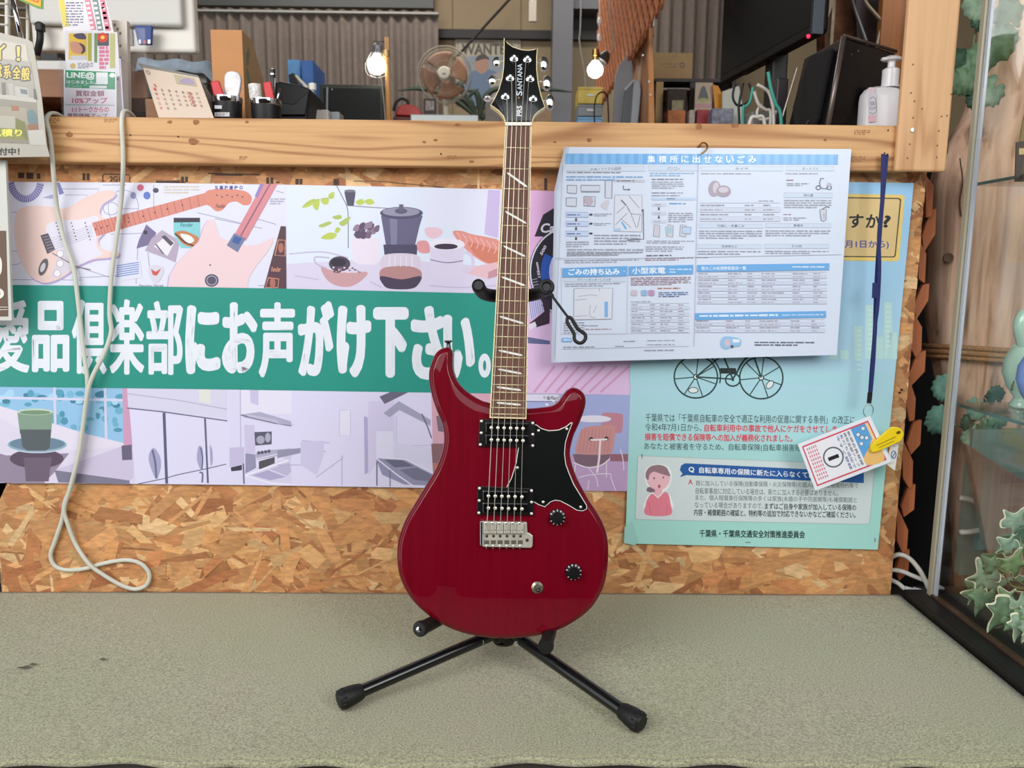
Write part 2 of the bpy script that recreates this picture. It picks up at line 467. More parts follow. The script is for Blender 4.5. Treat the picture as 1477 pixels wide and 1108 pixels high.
# ---- strand board front of the counter
M_OSB_BASE = mat('strand_board_core', (160, 108, 66), .7, noise=(40, .2))
M_FLAKE = print_mat('wood_strand', rough=.6, grain=.22, gscale=(55, 55, 190))
def osb():
    rt, rb = at(1333, 250, 0), at(1287, 853, 0)
    X1 = (rt.x + rb.x) / 2
    X0 = at(2, 840, 0).x
    ztop = at(700, 235, 0).z + .06
    root = thing('strand_board', 'orange brown strand board facing the counter behind the posters', 'board', ((X0 + X1) / 2, .009, 0))
    MB().box((X0, .0, -.008), (X1, .018, ztop)).build('panel', M_OSB_BASE, root)
    pal = [(212, 158, 104), (204, 147, 94), (220, 174, 120), (194, 132, 84), (184, 122, 78), (224, 186, 136), (208, 152, 100), (199, 140, 90), (172, 110, 70), (214, 164, 110), (206, 150, 98), (202, 146, 92)]
    mb = MB(); rnd = random.Random(3)
    zones = [(X0, X1, -.003, ztop, 5600)]
    cnt = 0
    for (xa, xb, za, zb, n) in zones:
        for i in range(n):
            x = rnd.uniform(xa, xb); z = rnd.uniform(za, zb)
            L_ = rnd.choice((.05, .07, .09, .11, .13)) * rnd.uniform(.7, 1.15); w = rnd.uniform(.010, .036)
            if rnd.random() < .3: w *= .3
            a = rnd.gauss(0, .55) if rnd.random() < .75 else rnd.uniform(-1.57, 1.57)
            c, s = math.cos(a), math.sin(a); h = -.0002 - rnd.random() * .0016
            sk1, sk2 = rnd.uniform(-.012, .012), rnd.uniform(-.012, .012)
            pts = [(-L_ / 2 + sk1, -w / 2), (-L_ * .15, -w / 2 * rnd.uniform(.8, 1.2)), (L_ / 2 - abs(sk2), -w / 2), (L_ / 2 + sk2, w / 2 * rnd.uniform(.3, 1)), (L_ * .1, w / 2 * rnd.uniform(.8, 1.15)), (-L_ / 2 - sk1, w / 2)]
            P = []
            for u, v in pts:
                X, Z = x + u * c - v * s, z + u * s + v * c
                P.append((min(max(X, X0), X1), h + u * .004 * (i % 3 - 1), min(max(Z, -.007), ztop)))
            col = rnd.choice(pal); k = rnd.uniform(.9, 1.08)
            mb.add(P, [tuple(range(6))], lin(tuple(min(255, q * k) for q in col))); cnt += 1
    mb.build('wood_strand', M_FLAKE, root, kind='stuff')
    # mill stamps along the top edge
    P = Print(lambda x, y, h: at(x, y, -.0022 - h))
    ink = (70, 52, 40)
    for x, w, y0, y1 in ((26, 9, 249, 257), (38, 10, 249, 258), (53, 5, 250, 258), (119, 4, 250, 260), (125, 4, 250, 260), (261, 4, 255, 263), (267, 4, 255, 263), (384, 4, 256, 265), (390, 4, 256, 265), (398, 5, 262, 264), (426, 5, 258, 266), (432, 4, 258, 266), (481, 4, 258, 267), (485.5, 3, 258, 267), (785, 4, 257, 274)):
        P.rect(x, y0, x + w, y1, ink, hold=True)
    P.up()
    for a, b in ((148, 251), (188, 251)): pass
    P.line([(148, 262), (148, 253), (150, 251), (185, 252), (187, 254), (187, 262)], 1.2, ink)
    P.text('2G1', 158, 254, 173, 262, ink, .02)
    P.line([(300, 250), (330, 251), (375, 252)], 1.6, ink); P.line([(310, 252), (350, 252.4)], 2.2, ink); P.line([(510, 261), (560, 262), (575, 264), (640, 270)], 1.1, (120, 92, 66))
    P.line([(225, 262), (258, 262)], 3, ink)
    P.build('mill_stamp', print_mat('stamp_ink', .6), root)
    # nails near the right edge
    for x, y in ((1300, 562), (1297, 566)):
        p = at(x, y, -.001); MB().lathe([(.0022, .0), (.0022, .003), (.0012, .004)], p, (0, -1, 0), 10).build('nail', mat('rusty_steel', (70, 50, 38), .5, .6), root, smooth=True)
    return X0, X1
OSB_X0, OSB_X1 = osb()

# ---- timber rail and post
M_PINE_X = wood('pine_rail', (212, 165, 112), (160, 106, 62), 'X', 10, 12)
M_PINE_Z = wood('pine_post', (218, 172, 126), (190, 138, 94), 'Z', 9, 8)
M_KNOT = mat('pine_knot', (152, 98, 58), .6, noise=(300, .3))
M_HOLE = mat('nail_hole', (58, 40, 28), .8); M_DENT = mat('old_nail_dent', (128, 92, 62), .8)
BEAM_Y = -.038
def beam():
    zt = (at(300, 169, BEAM_Y).z + at(1200, 181, BEAM_Y).z) / 2
    zb = (at(300, 236.5, BEAM_Y).z + at(1200, 246, BEAM_Y).z) / 2
    x0, x1 = at(-70, 200, BEAM_Y).x, at(1312, 200, BEAM_Y).x
    root = thing('timber_rail', 'long knotty pine rail along the counter top edge', 'beam', ((x0 + x1) / 2, 0, zb))
    MB().box((x0, BEAM_Y, zb), (x1, -.0035, zt)).build('rail', M_PINE_X, root, bevel=.0025)
    rnd = random.Random(5)
    kn = [(100, 194, 5, 4), (283, 176, 5, 4), (245, 176, 4, 2.5), (279, 204, 8, 5), (356, 176, 3, 2), (850, 202, 4, 3), (1008, 183, 5, 4.5), (1060, 181, 6, 3), (628, 202, 3, 2), (612, 205, 3, 2), (1190, 202, 2.5, 2), (680, 233, 4, 2), (660, 180, 5, 2), (800, 205, 2.5, 1.5)]
    for x, y, a, b in kn:
        pts = [at(x + a * math.cos(t) * rnd.uniform(.8, 1.15), y + b * math.sin(t) * rnd.uniform(.8, 1.15), BEAM_Y - .0003) for t in [k * .5236 for k in range(12)]]
        MB().add(list(reversed(pts)), [tuple(range(12))]).build('knot', M_KNOT, root)
    for x, y in ((188, 195), (257, 197), (636, 222), (1281, 188), (1276, 221)):
        p = at(x, y, BEAM_Y - .0004); MB().lathe([(.0016, 0), (.0016, .0003)], p, (0, -1, 0), 10).build('nail_hole', M_HOLE, root)
    P = Print(lambda x, y, h: at(x, y, BEAM_Y - h))
    for a, b, c, d in ((68, 170, 88, 178), (150, 171, 171, 177), (1232, 187, 1255, 195), (1228, 225, 1248, 234), (345, 225, 358, 231), (645, 224, 660, 230)):
        P.scribble(a, b, b and c, d, 3, (150, 104, 62), fill=.6, chunk=4)
    P.build('stamp', print_mat('stamp_ink', .6), root)
    return zt, zb
BEAM_ZT, BEAM_ZB = beam()
def post():
    Y = -.05
    a, b = at(1311, 0, Y), at(1291, 247, Y); c, d = at(1387, 0, Y), at(1364.5, 248, Y)
    x0, x1 = (a.x + b.x) / 2, (c.x + d.x) / 2; zb = (b.z + d.z) / 2
    root = thing('timber_post', 'upright planed pine post screwed to the rail end beside the soap bottle', 'post', ((x0 + x1) / 2, Y + .02, zb))
    MB().box((x0, Y, zb), (x1, -.0385, 2.9)).build('post', M_PINE_Z, root, bevel=.004)
    for x, y in ((1317, 93), (1314, 134), (1319, 146), (1317, 170), (1358, 168), (1366, 167), (1372, 136), (1354, 189), (1352, 210), (1351, 227), (1309, 228), (1312, 208), (1330, 157)):
        MB().lathe([(.0016, 0), (.0016, .0003)], at(x, y, Y - .0003), (0, -1, 0), 10).build('nail_hole', M_DENT, root)
    MB().lathe([(.004, 0), (.004, .001), (.003, .0012), (.0026, .0004)], at(1316, 188, Y), (0, -1, 0), 14).build('screw', mat('steel', (190, 190, 188), .3, 1), root)
post()
# counter top behind the rail
M_CTOP = wood('counter_board', (150, 104, 66), (112, 74, 46), 'X', 6, 2)
COUNTER_Z = BEAM_ZT - .012
solo(MB().box((OSB_X0 - .3, .0195, COUNTER_Z - .03), (OSB_X1 + .05, 1.05, COUNTER_Z)), 'worktop', M_CTOP, 'brown wooden worktop behind the knotty pine rail', 'worktop', bevel=.002)
solo(MB().box((OSB_X0 - .2, .95, FLOOR), (OSB_X1 - .05, 1.0, COUNTER_Z - .03)), 'support_board', M_CTOP, 'brown board holding up the rear of the worktop', 'panel')
# ================================================================ the electric guitar
LEAN = R_(10.3)
G_O = at(727, 922, -.376)
G_M = Matrix.Translation(G_O) @ Matrix.Rotation(R_(90) - LEAN, 4, 'X')
G_N = Vector((0, -math.cos(LEAN), math.sin(LEAN)))
G_I = G_M.inverted()
def GW(px, py, h=0.0):
    d = ray(px, py); t = ((G_O + G_N * h - CAM).dot(G_N)) / d.dot(G_N)
    return CAM + d * t
def G(px, py, h=0.0): return G_I @ GW(px, py, h)
def HS(px, py, h=0.0):                # headstock, tilted back from the nut
    return G(px, py, h + .006 - max(0, (178 - py)) / 122 * .02)

guitar = thing('electric_guitar', 'glossy wine red electric guitar with black pickguard resting on a black stand', 'guitar', G_O)
guitar.rotation_euler = (R_(90) - LEAN, 0, 0)
class LB(MB):                         # builds in the guitar's own frame
    def build(s, name, m, parent=None, **kw):
        p = parent or guitar
        keep = org; 
        base = org(p); s.v = [v + base for v in s.v]
        return MB.build(s, name, m, p, **kw)

def red_lacquer():
    m, N, L, b = new_mat('red_lacquer')
    tc = N.new('ShaderNodeTexCoord'); mp = N.new('ShaderNodeMapping'); mp.inputs['Scale'].default_value = (130, 5, 5); L.new(tc.outputs['Object'], mp.inputs[0])
    nz = N.new('ShaderNodeTexNoise'); nz.inputs['Scale'].default_value = 1; nz.inputs['Detail'].default_value = 3; L.new(mp.outputs[0], nz.inputs['Vector'])
    r = N.new('ShaderNodeValToRGB'); r.color_ramp.elements[0].position = .3; r.color_ramp.elements[1].position = .75
    r.color_ramp.elements[0].color = lin((100, 0, 20)); r.color_ramp.elements[1].color = lin((112, 1, 25))
    L.new(nz.outputs['Fac'], r.inputs[0]); L.new(r.outputs[0], b.inputs['Base Color'])
    b.inputs['Roughness'].default_value = .5; b.inputs['Specular IOR Level'].default_value = 0.05; b.inputs['Coat Weight'].default_value = .8; b.inputs['Coat Roughness'].default_value = .015
    return m
M_RED = red_lacquer()
M_BLACK = mat('black_plastic', (12, 12, 13), .3, coat=.3)
M_BLACK_M = mat('black_matte_plastic', (20, 20, 21), .5)
M_CREAM = mat('cream_binding', (232, 216, 170), .4)
M_NICKEL = mat('nickel', (212, 207, 194), .42, .75, noise=(60, .1))
M_CHROME = mat('chrome', (215, 218, 222), .06, 1.0)
M_STEEL = mat('string_steel', (226, 220, 204), .35, .55)
M_FB = mat('rosewood', (98, 62, 46), .55, noise=(1.0, .5, (900, 30, 30)), bump=(500, .2))
M_PEARL = mat('pearl', (222, 222, 214), .25, coat=.5, noise=(120, .25))
M_WHITE = mat('white_plastic', (228, 226, 220), .4)
M_BONE = mat('bone', (238, 234, 220), .4)

BODY = [(644, 501), (633.8, 504.4), (626.4, 512.5), (621, 526), (618.5, 538), (619, 553), (621.6, 566.7), (626.4, 583), (631.8, 597.8), (637, 610), (639.8, 623.5), (640, 636.8), (638.3, 648), (634.5, 661), (627.7, 677.4), (618.2, 693.6), (607.4, 711), (596.6, 728.8), (587, 745), (580.3, 760), (576, 773.5), (573.3, 786), (572.5, 801), (573.5, 818), (577, 834), (584.4, 850.4), (595.2, 866.7), (610, 881.6), (627.7, 895), (648, 906), (668, 913.4), (695.4, 919), (722.5, 921.5), (754, 920), (781, 916), (803, 910), (822, 901), (842, 887.5), (855.7, 874), (865.2, 859), (872, 844), (876, 824), (877.8, 803.5), (877.4, 784), (874.8, 768.3), (870, 754.8), (862, 739.9), (851, 723.6), (841.7, 707.4), (832, 688.4), (825.3, 670), (822.5, 655), (823.9, 643), (828, 628), (835.4, 611.8), (842.2, 594), (845.2, 580.6), (843.5, 569.8), (836.8, 562.3), (827.3, 559), (819, 562.3), (812.4, 569.8), (805.6, 579.3), (796, 585.4), (781, 587.7), (765, 589), (735, 589), (706, 581), (695.4, 578), (682, 570.7), (668.3, 560), (658.9, 547.7), (653.6, 532.8), (653.2, 518), (653, 509), (650.3, 503)]
def inset(P, d, w=1):
    n = len(P); out = []
    for i in range(n):
        t = (P[(i + w) % n] - P[(i - w) % n]).normalized()
        out.append(P[i] + Vector((-t.y, t.x, 0)) * d)          # outline runs counter-clockwise seen from the front
    return out
def rings_mesh(mb, rings):
    o = len(mb.v); n = len(rings[0])
    for g in rings: mb.v += g
    for i in range(len(rings) - 1):
        for k in range(n):
            k2 = (k + 1) % n
            mb.f.append((o + i * n + k, o + i * n + k2, o + (i + 1) * n + k2, o + (i + 1) * n + k)); mb.c.append(None)
    mb.f.append(tuple(o + k for k in reversed(range(n)))); mb.c.append(None)
    mb.f.append(tuple(o + (len(rings) - 1) * n + k for k in range(n))); mb.c.append(None)
def body():
    P = cat_rom([G(x, y, -.008) for x, y in BODY], 4, True)
    P = [Vector((p.x, p.y, 0)) for p in P]
    prof = [(.005, -.0455), (.003, -.0450), (.0012, -.0430), (.0, -.0395), (.0, -.0105), (.0006, -.0075), (.0022, -.0048), (.0042, -.0033), (.0046, -.0031), (.0062, -.0016), (.0075, -.0006), (.0085, -.0001), (.0090, 0.0)]
    rings = []
    for d, z in prof:
        q = inset(P, d, 5)
        rings.append([Vector((p.x, p.y, z)) for p in q])
    mb = LB(); rings_mesh(mb, rings)
    o = mb.build('body', M_RED, smooth=True)
    o['label'] = 'wine red lacquered double cutaway body'
    return P
BODY_P = body()

def gprism(px, h0, h1, smooth_n=0, f=G, hm=None):
    """pixel outline placed at its top height h1 and extruded down to h0 (guitar frame)"""
    pts = [f(x, y, h1) for x, y in px]
    if smooth_n: pts = cat_rom(pts, smooth_n, True)
    return LB().prism(pts, (0, 0, h0 - h1))

# ---- pickguard with its white lower ply
PG = [(762, 612), (774, 612.6), (781.2, 617.9), (792, 621), (805.6, 619.9), (816.5, 615), (824, 609), (826, 610), (820.5, 624), (815.8, 638.8), (814.6, 655), (816.6, 670), (821.3, 683), (828, 699), (838, 715), (846.6, 729), (846.4, 734.6), (840.3, 737.5), (832, 736.5), (820, 729.2), (808, 723), (801, 722), (794.3, 724.3), (786, 731.5), (778, 729), (769, 724), (762, 722), (762, 712), (728, 708), (731.4, 701), (737.4, 689.6), (744, 668), (748.4, 640), (762, 640)]
pgp = [G(x, y, .0022) for x, y in PG]
white = LB().prism([p for p in pgp], (0, 0, -.0021)); white_pg = pgp
cx = sum(p.x for p in pgp) / len(pgp); cy = sum(p.y for p in pgp) / len(pgp)
pick = white.build('pickguard', M_WHITE)
blk = inset(list(reversed([Vector((p.x, p.y, 0)) for p in pgp])), .0011)
blk2 = LB().prism([Vector((p.x, p.y, .0026)) for p in blk], (0, 0, -.0006))
blk2.build('top_ply', mat('pickguard_black', (14, 16, 16), .22, coat=.2), pick)
for x, y in ((776.8, 621.2), (817.5, 618.8), (746.4, 674.7), (783.4, 724.3), (837.6, 731.5)):
    LB().lathe([(.0021, 0), (.0021, .0008), (.0012, .0013)], G(x, y, .0026), n=12).build('screw', M_NICKEL, pick, smooth='auto')

# ---- neck, fretboard, frets, inlays
NT = [(729, 176), (767, 176), (759.2, 604.5), (706, 603)]
H_FB = .0115
q = [G(x, y, H_FB) for x, y in NT]
fb0 = LB().prism([Vector((p.x, p.y, .0085)) for p in q], (0, 0, -.0065 - .002 + .0))
# wooden neck behind: rounded back
def neck():
    mb = LB(); n = 12; rows = 16; R = []
    for i in range(rows + 1):
        t = i / rows
        a = q[0].lerp(q[3], t); b = q[1].lerp(q[2], t)
        if t > .93: continue
        c = (a + b) / 2; w = (b.x - a.x) / 2; dpt = .021 + .004 * t
        R.append([Vector((c.x - w * math.cos(math.pi * k / n), c.y, .002 - dpt * math.sin(math.pi * k / n) ** .8)) for k in range(n + 1)])
    o = len(mb.v)
    for r in R: mb.v += r
    m = n + 1
    for i in range(len(R) - 1):
        for k in range(n): mb.f.append((o + i * m + k, o + (i + 1) * m + k, o + (i + 1) * m + k + 1, o + i * m + k + 1)); mb.c.append(None)
        mb.f.append((o + i * m, o + i * m + n, o + (i + 1) * m + n, o + (i + 1) * m)); mb.c.append(None)
    mb.f.append(tuple(range(o, o + m))); mb.c.append(None)
    mb.f.append(tuple(reversed(range(o + (len(R) - 1) * m, o + len(R) * m)))); mb.c.append(None)
    return mb.build('neck', M_RED, smooth='auto')
nk = neck()
bind = LB().prism([Vector((p.x, p.y, H_FB)) for p in q], (0, 0, -.0115)).build('fretboard_binding', M_CREAM, nk)
def along(t, s): # t down the neck, s across 0..1
    a = q[0].lerp(q[3], t); b = q[1].lerp(q[2], t); return a.lerp(b, s)
bw = .0019
fq = [Vector((q[0].x + bw, q[0].y, H_FB)), Vector((q[1].x - bw, q[1].y, H_FB)), Vector((q[2].x - bw * .8, q[2].y + .0022, H_FB)), Vector((q[3].x + bw, q[3].y + .0022, H_FB))]
LB().prism([p + Vector((0, 0, .0004)) for p in fq], (0, 0, -.003)).build('fretboard', M_FB, nk)
FRETS = [212.6, 243, 272, 299.7, 325, 350, 372, 394.4, 413.9, 433.5, 451.8, 468.7, 485.4, 500.7, 515.3, 528.7, 541.6, 554.5, 565.6, 577.2, 587.7, 597]
def neck_x(py): # pixel x of the two edges
    t = (py - 176) / (603.5 - 176)
    return 729 + (706 - 729) * t, 767 + (759.2 - 767) * t
for fy in FRETS:
    xl, xr = neck_x(fy)
    LB().tube([G(xl + .6, fy, H_FB + .0006), G(xr - .6, fy + 1.2, H_FB + .0006)], .00085, 6).build('fret', mat('fret_wire', (230, 216, 172), .3, .5), nk, smooth=True)
for x0, y0, x1, y1 in ((731, 248.6, 761, 270.2), (728.5, 304.6, 759.7, 322.6), (725.7, 354.4, 758.2, 370.2), (722.8, 399, 757.7, 412.2), (720, 456.2, 756, 467), (718.5, 505.2, 754.6, 513), (717.7, 532.4, 753, 539.2), (715.7, 558.2, 752.3, 563.1), (715.7, 580.8, 752.3, 584.2)):
    dx, dy = x1 - x0, y1 - y0; l = math.hypot(dx, dy); nx, ny = -dy / l * 1.45, dx / l * 1.45
    pts = [(x0, y0 - .3), (x0 + dx * .12 - nx, y0 + dy * .12 - ny), (x0 + dx * .92 - nx, y0 + dy * .92 - ny), (x1, y1 + .3), (x0 + dx * .88 + nx, y0 + dy * .88 + ny), (x0 + dx * .08 + nx, y0 + dy * .08 + ny)]
    gprism(pts, H_FB - .001, H_FB + .0006).build('inlay', M_PEARL, nk)

# ---- headstock
HSO = [(726.8, 54.2), (731.9, 61.7), (740.5, 67.6), (752, 71.3), (762.2, 72.2), (770.9, 71), (775.5, 70), (774.5, 83.3), (774.5, 100.6), (776.6, 119.4), (781, 138.2), (786.5, 154.4), (777, 161), (771, 167), (768, 174.5), (767.4, 178), (728.6, 178), (728.4, 175), (726, 167.8), (718.9, 159.9), (707.3, 151.5), (711.7, 144), (718.9, 129.5), (723.9, 112.2), (726.1, 94.9), (726.5, 76)]
hp = [HS(x, y, .0) for x, y in HSO]
hs = LB().prism([p for p in hp], (0, 0, -.0135)).build('headstock', M_CREAM)
hi = inset([Vector((p.x, p.y, p.z)) for p in reversed(hp)], .0013)
LB().prism([p + Vector((0, 0, .0006)) for p in hi], (0, 0, -.002)).build('headstock_face', mat('gloss_black', (6, 7, 9), .12, coat=1), hs)
P = Print(lambda x, y, h: HS(x, y, .0006 + h), start=.0002)
P.mb = LB()
P.text('ANTANA', 746.2, 92, 753.2, 130, (206, 214, 226), .01, rot='ccw')
P.text('S', 744.6, 131.2, 753.4, 138, (206, 214, 226), .02, rot='ccw')
P.ell(748.3, 141, 1.2, 1.4, (170, 130, 90))
P.text('PRS', 745.4, 152.5, 752.8, 167.5, (230, 230, 232), .03, rot='ccw')
lg = P.build('logo', mat('unused', (200, 200, 200)) if False else print_mat('logo_ink', .35), hs)
LB().prism([G(x, y, H_FB + .0028) for x, y in ((729.3, 176.2), (767.2, 176.2), (767, 180.8), (729, 180.8))], (0, 0, -.009)).build('nut', M_BONE, nk)

# ---- tuners
POSTS = [(729, 139.6), (735.9, 113), (741.6, 84.8), (760.8, 86), (764.8, 114), (769, 142.8)]
BTN = [(703.7, 142.5, 'e'), (710.4, 116.5, 'f'), (716.7, 90, 'f'), (783.9, 92.5, 'w'), (788.5, 120, 'w'), (792.8, 147.6, 'w')]
for (x, y), (bx, by, kd) in zip(POSTS, BTN):
    c = HS(x, y, .0006)
    t = LB().lathe([(.0068, 0), (.0068, .0006), (.0056, .0014), (.0046, .0015), (.0044, .0045), (.0034, .005)], c, n=18).build('tuner', M_CHROME, hs, smooth='auto')
for (x, y), (bx, by, kd) in zip(POSTS, BTN):
    c = HS(x, y, .0006)
    LB().lathe([(.003, .004), (.003, .0085), (.0022, .0092)], c, n=12).build('string_post', M_CHROME, hs, smooth='auto')
    b = HS(bx, by, -.014); a = HS(x, y, -.014)
    d = (b - a).normalized()
    LB().tube([a + d * .01, b], .0016, 8).build('tuner_shaft', M_CHROME, hs, smooth=True)
    mb = LB(); mb.ball((0, 0, 0), 1, 16)
    sx, sy, sz = {'e': (.0078, .0042, .0085), 'f': (.0076, .0092, .0042), 'w': (.0082, .0130, .0046)}[kd]
    mb.v = [b + Vector((v.x * sx, v.y * sy, v.z * sz)) for v in mb.v]
    mb.build('tuner_button', M_CHROME, hs, smooth=True)

# ---- pickups
def pickup(ring, rows, xs, nm):
    pr = gprism(ring, 0, .0042)
    p = pr.build('pickup', M_BLACK, bevel=.0008)
    for ry in rows:
        y0, y1 = ry - 8.2, ry + 8.0
        gprism([(xs[0] - 9, y0), (xs[-1] + 9, y0 + 1), (xs[-1] + 9, y1 + 1), (xs[0] - 9, y1)], .002, .0095).build('bobbin', mat('bobbin_black', (9, 10, 12), .18, coat=.4), p, bevel=.0022)
        for i, x in enumerate(xs):
            LB().lathe([(.0027, 0), (.0027, .0006), (.0018, .0012)], G(x, ry + i * .25, .0095), n=12).build('pole_screw', M_STEEL, p, smooth='auto')
    tl, tr, br, bl = ring
    for (x, y) in ((tl[0] + 3, tl[1] + 3), (tr[0] - 3, tr[1] + 3), (br[0] - 3, br[1] - 3), (bl[0] + 3, bl[1] - 3), (tl[0] + 2.6, (tl[1] + bl[1]) / 2), (tr[0] - 3, (tr[1] + br[1]) / 2)):
        LB().lathe([(.0022, 0), (.0022, .0006), (.0013, .0012)], G(x, y, .0042), n=12).build('ring_screw', M_STEEL, p, smooth='auto')
pickup([(691.5, 604.6), (771.5, 607.5), (771.5, 646), (689.8, 644.4)], (617, 634.6), (708.8, 718.2, 727.2, 736.5, 745.4, 754.5), 'neck')
pickup([(688.7, 701.5), (769.7, 705), (769.7, 744), (687.7, 743)], (715.6, 733), (704.6, 714.4, 724.0, 733.5, 743, 752.8), 'bridge')

# ---- bridge
br = gprism([(693.5, 752), (760, 753.6), (760.8, 768.6), (764, 769.6), (768.6, 773.4), (768.2, 788), (766, 790.6), (697, 789), (693.6, 786)], 0, .007).build('bridge', M_NICKEL, bevel=.0009)
gprism([(692.4, 752.4), (695.4, 752.4), (695.4, 787.5), (692.6, 787)], .0, .0105).build('side_wall', M_CHROME, br, bevel=.0006)
SX = [702.2, 711.8, 721.5, 731.3, 741.1, 750.7]
for i, x in enumerate(SX):
    gprism([(x - 4.5, 754.4), (x + 4.5, 754.5), (x + 4.5, 770), (x - 4.5, 770)], .006, .0125).build('saddle', M_NICKEL, br, bevel=.0008)
    LB().lathe([(.0022, 0), (.0022, .0003)], G(x, 773.6, .0071), n=12).build('string_hole', M_HOLE, br)
    for dx in (-2.4, 2.6):
        LB().lathe([(.0008, 0), (.0008, .0002)], G(x + dx, 765.4 - (.6 if dx > 0 else 0), .0126), n=8).build('set_screw', M_HOLE, br)
    gprism([(x - 3.8, 779.5), (x + 3.4, 779.5), (x + 3.4, 785), (x - 3.8, 785)], .006, .0073).build('spring_slot', mat('dull_nickel', (112, 106, 92), .5, .8), br)
    LB().tube([G(x - .6, 786, .0075), G(x - .8, 792, .0055)], .0013, 8).build('intonation_screw', M_CHROME, br, smooth=True)
    LB().lathe([(.002, 0), (.002, .0015), (.0012, .002)], G(x - 1.5, 754.6, .0115), n=10).build('height_screw', M_CHROME, br, smooth='auto')
LB().lathe([(.0026, 0), (.0026, .0004)], G(760.4, 779.4, .0071), n=14).build('arm_hole', M_HOLE, br)

# ---- strings
NUTX = [731.9, 738.7, 745.0, 751.8, 758.5, 764.6]
GA = [.00066, .00056, .00046, .00042, .00036, .00032]
for i in range(6):
    pts = [G(SX[i], 772.5, .0078), G(SX[i], 764, .0142), G(NUTX[i], 178.5, .0152)]
    px_, py_ = POSTS[i]
    side = 1 if i < 3 else -1
    pts.append(HS(px_ + side * 2.2, py_, .0072))
    LB().tube(pts, GA[i], 6).build('string', M_STEEL, smooth=True)

# ---- knobs, switch, strap buttons
for x, y in ((803.5, 746), (827, 824.6)):
    k = LB().lathe([(.0128, 0.0), (.0128, .002), (.0118, .0045), (.0096, .0052), (.0092, .0140), (.0082, .0152), (.001, .0154)], G(x, y, 0), n=28).build('knob', mat('knob_black', (8, 8, 9), .35), smooth='auto')
    mk = LB(); c = G(x, y, 0)
    for j in range(11):
        a = R_(-150 + 30 * j + (0 if y < 800 else 12))
        ca, sa = math.cos(a), math.sin(a); u = Vector((ca, sa, 0)); w = Vector((-sa, ca, 0))
        p0 = c + u * .0098 + Vector((0, 0, .0055)); p1 = c + u * .0124 + Vector((0, 0, .0042))
        mk.add([p0 - w * .0006, p1 - w * .0006, p1 + w * .0006, p0 + w * .0006], [(0, 1, 2, 3)])
    mk.build('dial_mark', M_WHITE, k)
sw = LB().lathe([(.0092, 0), (.0092, .0008), (.0072, .0022), (.0058, .0032), (.004, .0032)], G(775, 847.5, 0), n=24).build('toggle_switch', mat('worn_nickel', (170, 164, 146), .35, 1), smooth='auto')
mb = LB(); c = G(775, 847.5, .0); e = c + Vector((.001, -.0012, .0125)); mb.tube([c + Vector((0, 0, .002)), e], .0018, 8); mb.ball(e, .0036, 12)
mb.build('toggle_tip', mat('toggle_tip_dark', (30, 34, 34), .2, coat=.6), sw, smooth=True)
def strap_button(px, py, d):
    c = G(px, py, -.022); ax = Vector(d).normalized()
    LB().lathe([(.0042, -.006), (.0036, 0), (.003, .004), (.0034, .006), (.0066, .0075), (.0066, .009), (.005, .0098)], c, ax, 18).build('strap_button', mat('dark_chrome', (70, 70, 70), .2, 1), smooth='auto')
strap_button(647, 500, (-.05, 1, 0)); strap_button(722.5, 921.5, (0, -1, 0))

# ================================================================ tripod stand
M_TUBE = mat('black_enamel_tube', (13, 13, 15), .22, coat=.3)
M_RUB = mat('black_rubber', (18, 18, 19), .55, bump=(300, .15))
hubc = at(727, 921, -.285)
stand = thing('guitar_stand', 'black folding tripod stand with rubber cradle arms holding the red guitar', 'stand', (hubc.x, hubc.y, 0))
footL, footR = atz(496, 1008, .019), atz(919, 1040, .019)
# feet rest on the pile
for f in (footL, footR, Vector((hubc.x - .01, -.06, .019))):
    a = Vector((hubc.x + (.012 if f.x > hubc.x else -.012), hubc.y - .004, hubc.z + .012)); d = (f - a).normalized()
    lg = MB().tube([a, f - d * .004], .0098, 16).build('leg', M_TUBE, stand, smooth='auto')
    MB().lathe([(.0108, -.030), (.0128, -.025), (.0148, -.013), (.0156, -.003), (.0144, .006), (.0115, .009)], f, d, 20).build('rubber_foot', M_RUB, lg, smooth='auto')
    mb = MB()
    s1 = d.orthogonal().normalized(); s2 = d.cross(s1)
    for k in range(10):
        t = 2 * math.pi * k / 10; u = s1 * math.cos(t) + s2 * math.sin(t)
        mb.tube([f + d * -.002 + u * .0152, f + d * .007 + u * .0140], .0014, 5)
    mb.build('foot_rib', M_RUB, lg, smooth=True)
# hub with joints
MB().lathe([(.018, -.02), (.021, -.014), (.021, .022), (.016, .03)], hubc + Vector((0, .004, .012)), (0, 0, 1), 20).build('hub', M_BLACK_M, stand, smooth='auto')
for s, px, py in ((-1, 694, 924), (1, 745, 926)):
    c = at(px, py, hubc.y - .022)
    MB().lathe([(.0035, -.006), (.0035, .005), (.005, .005), (.005, .007)], c, (0, -1, 0), 10).build('rivet', M_CHROME, stand, smooth='auto')
# upright behind the guitar, leaning with it
yk = GW(739, 416, -.042); top = GW(738, 400, -.050); low = hubc + Vector((0, .004, .03))
MB().tube([low, low.lerp(top, .5), top], .0095, 14).build('upright', M_TUBE, stand, smooth=True)
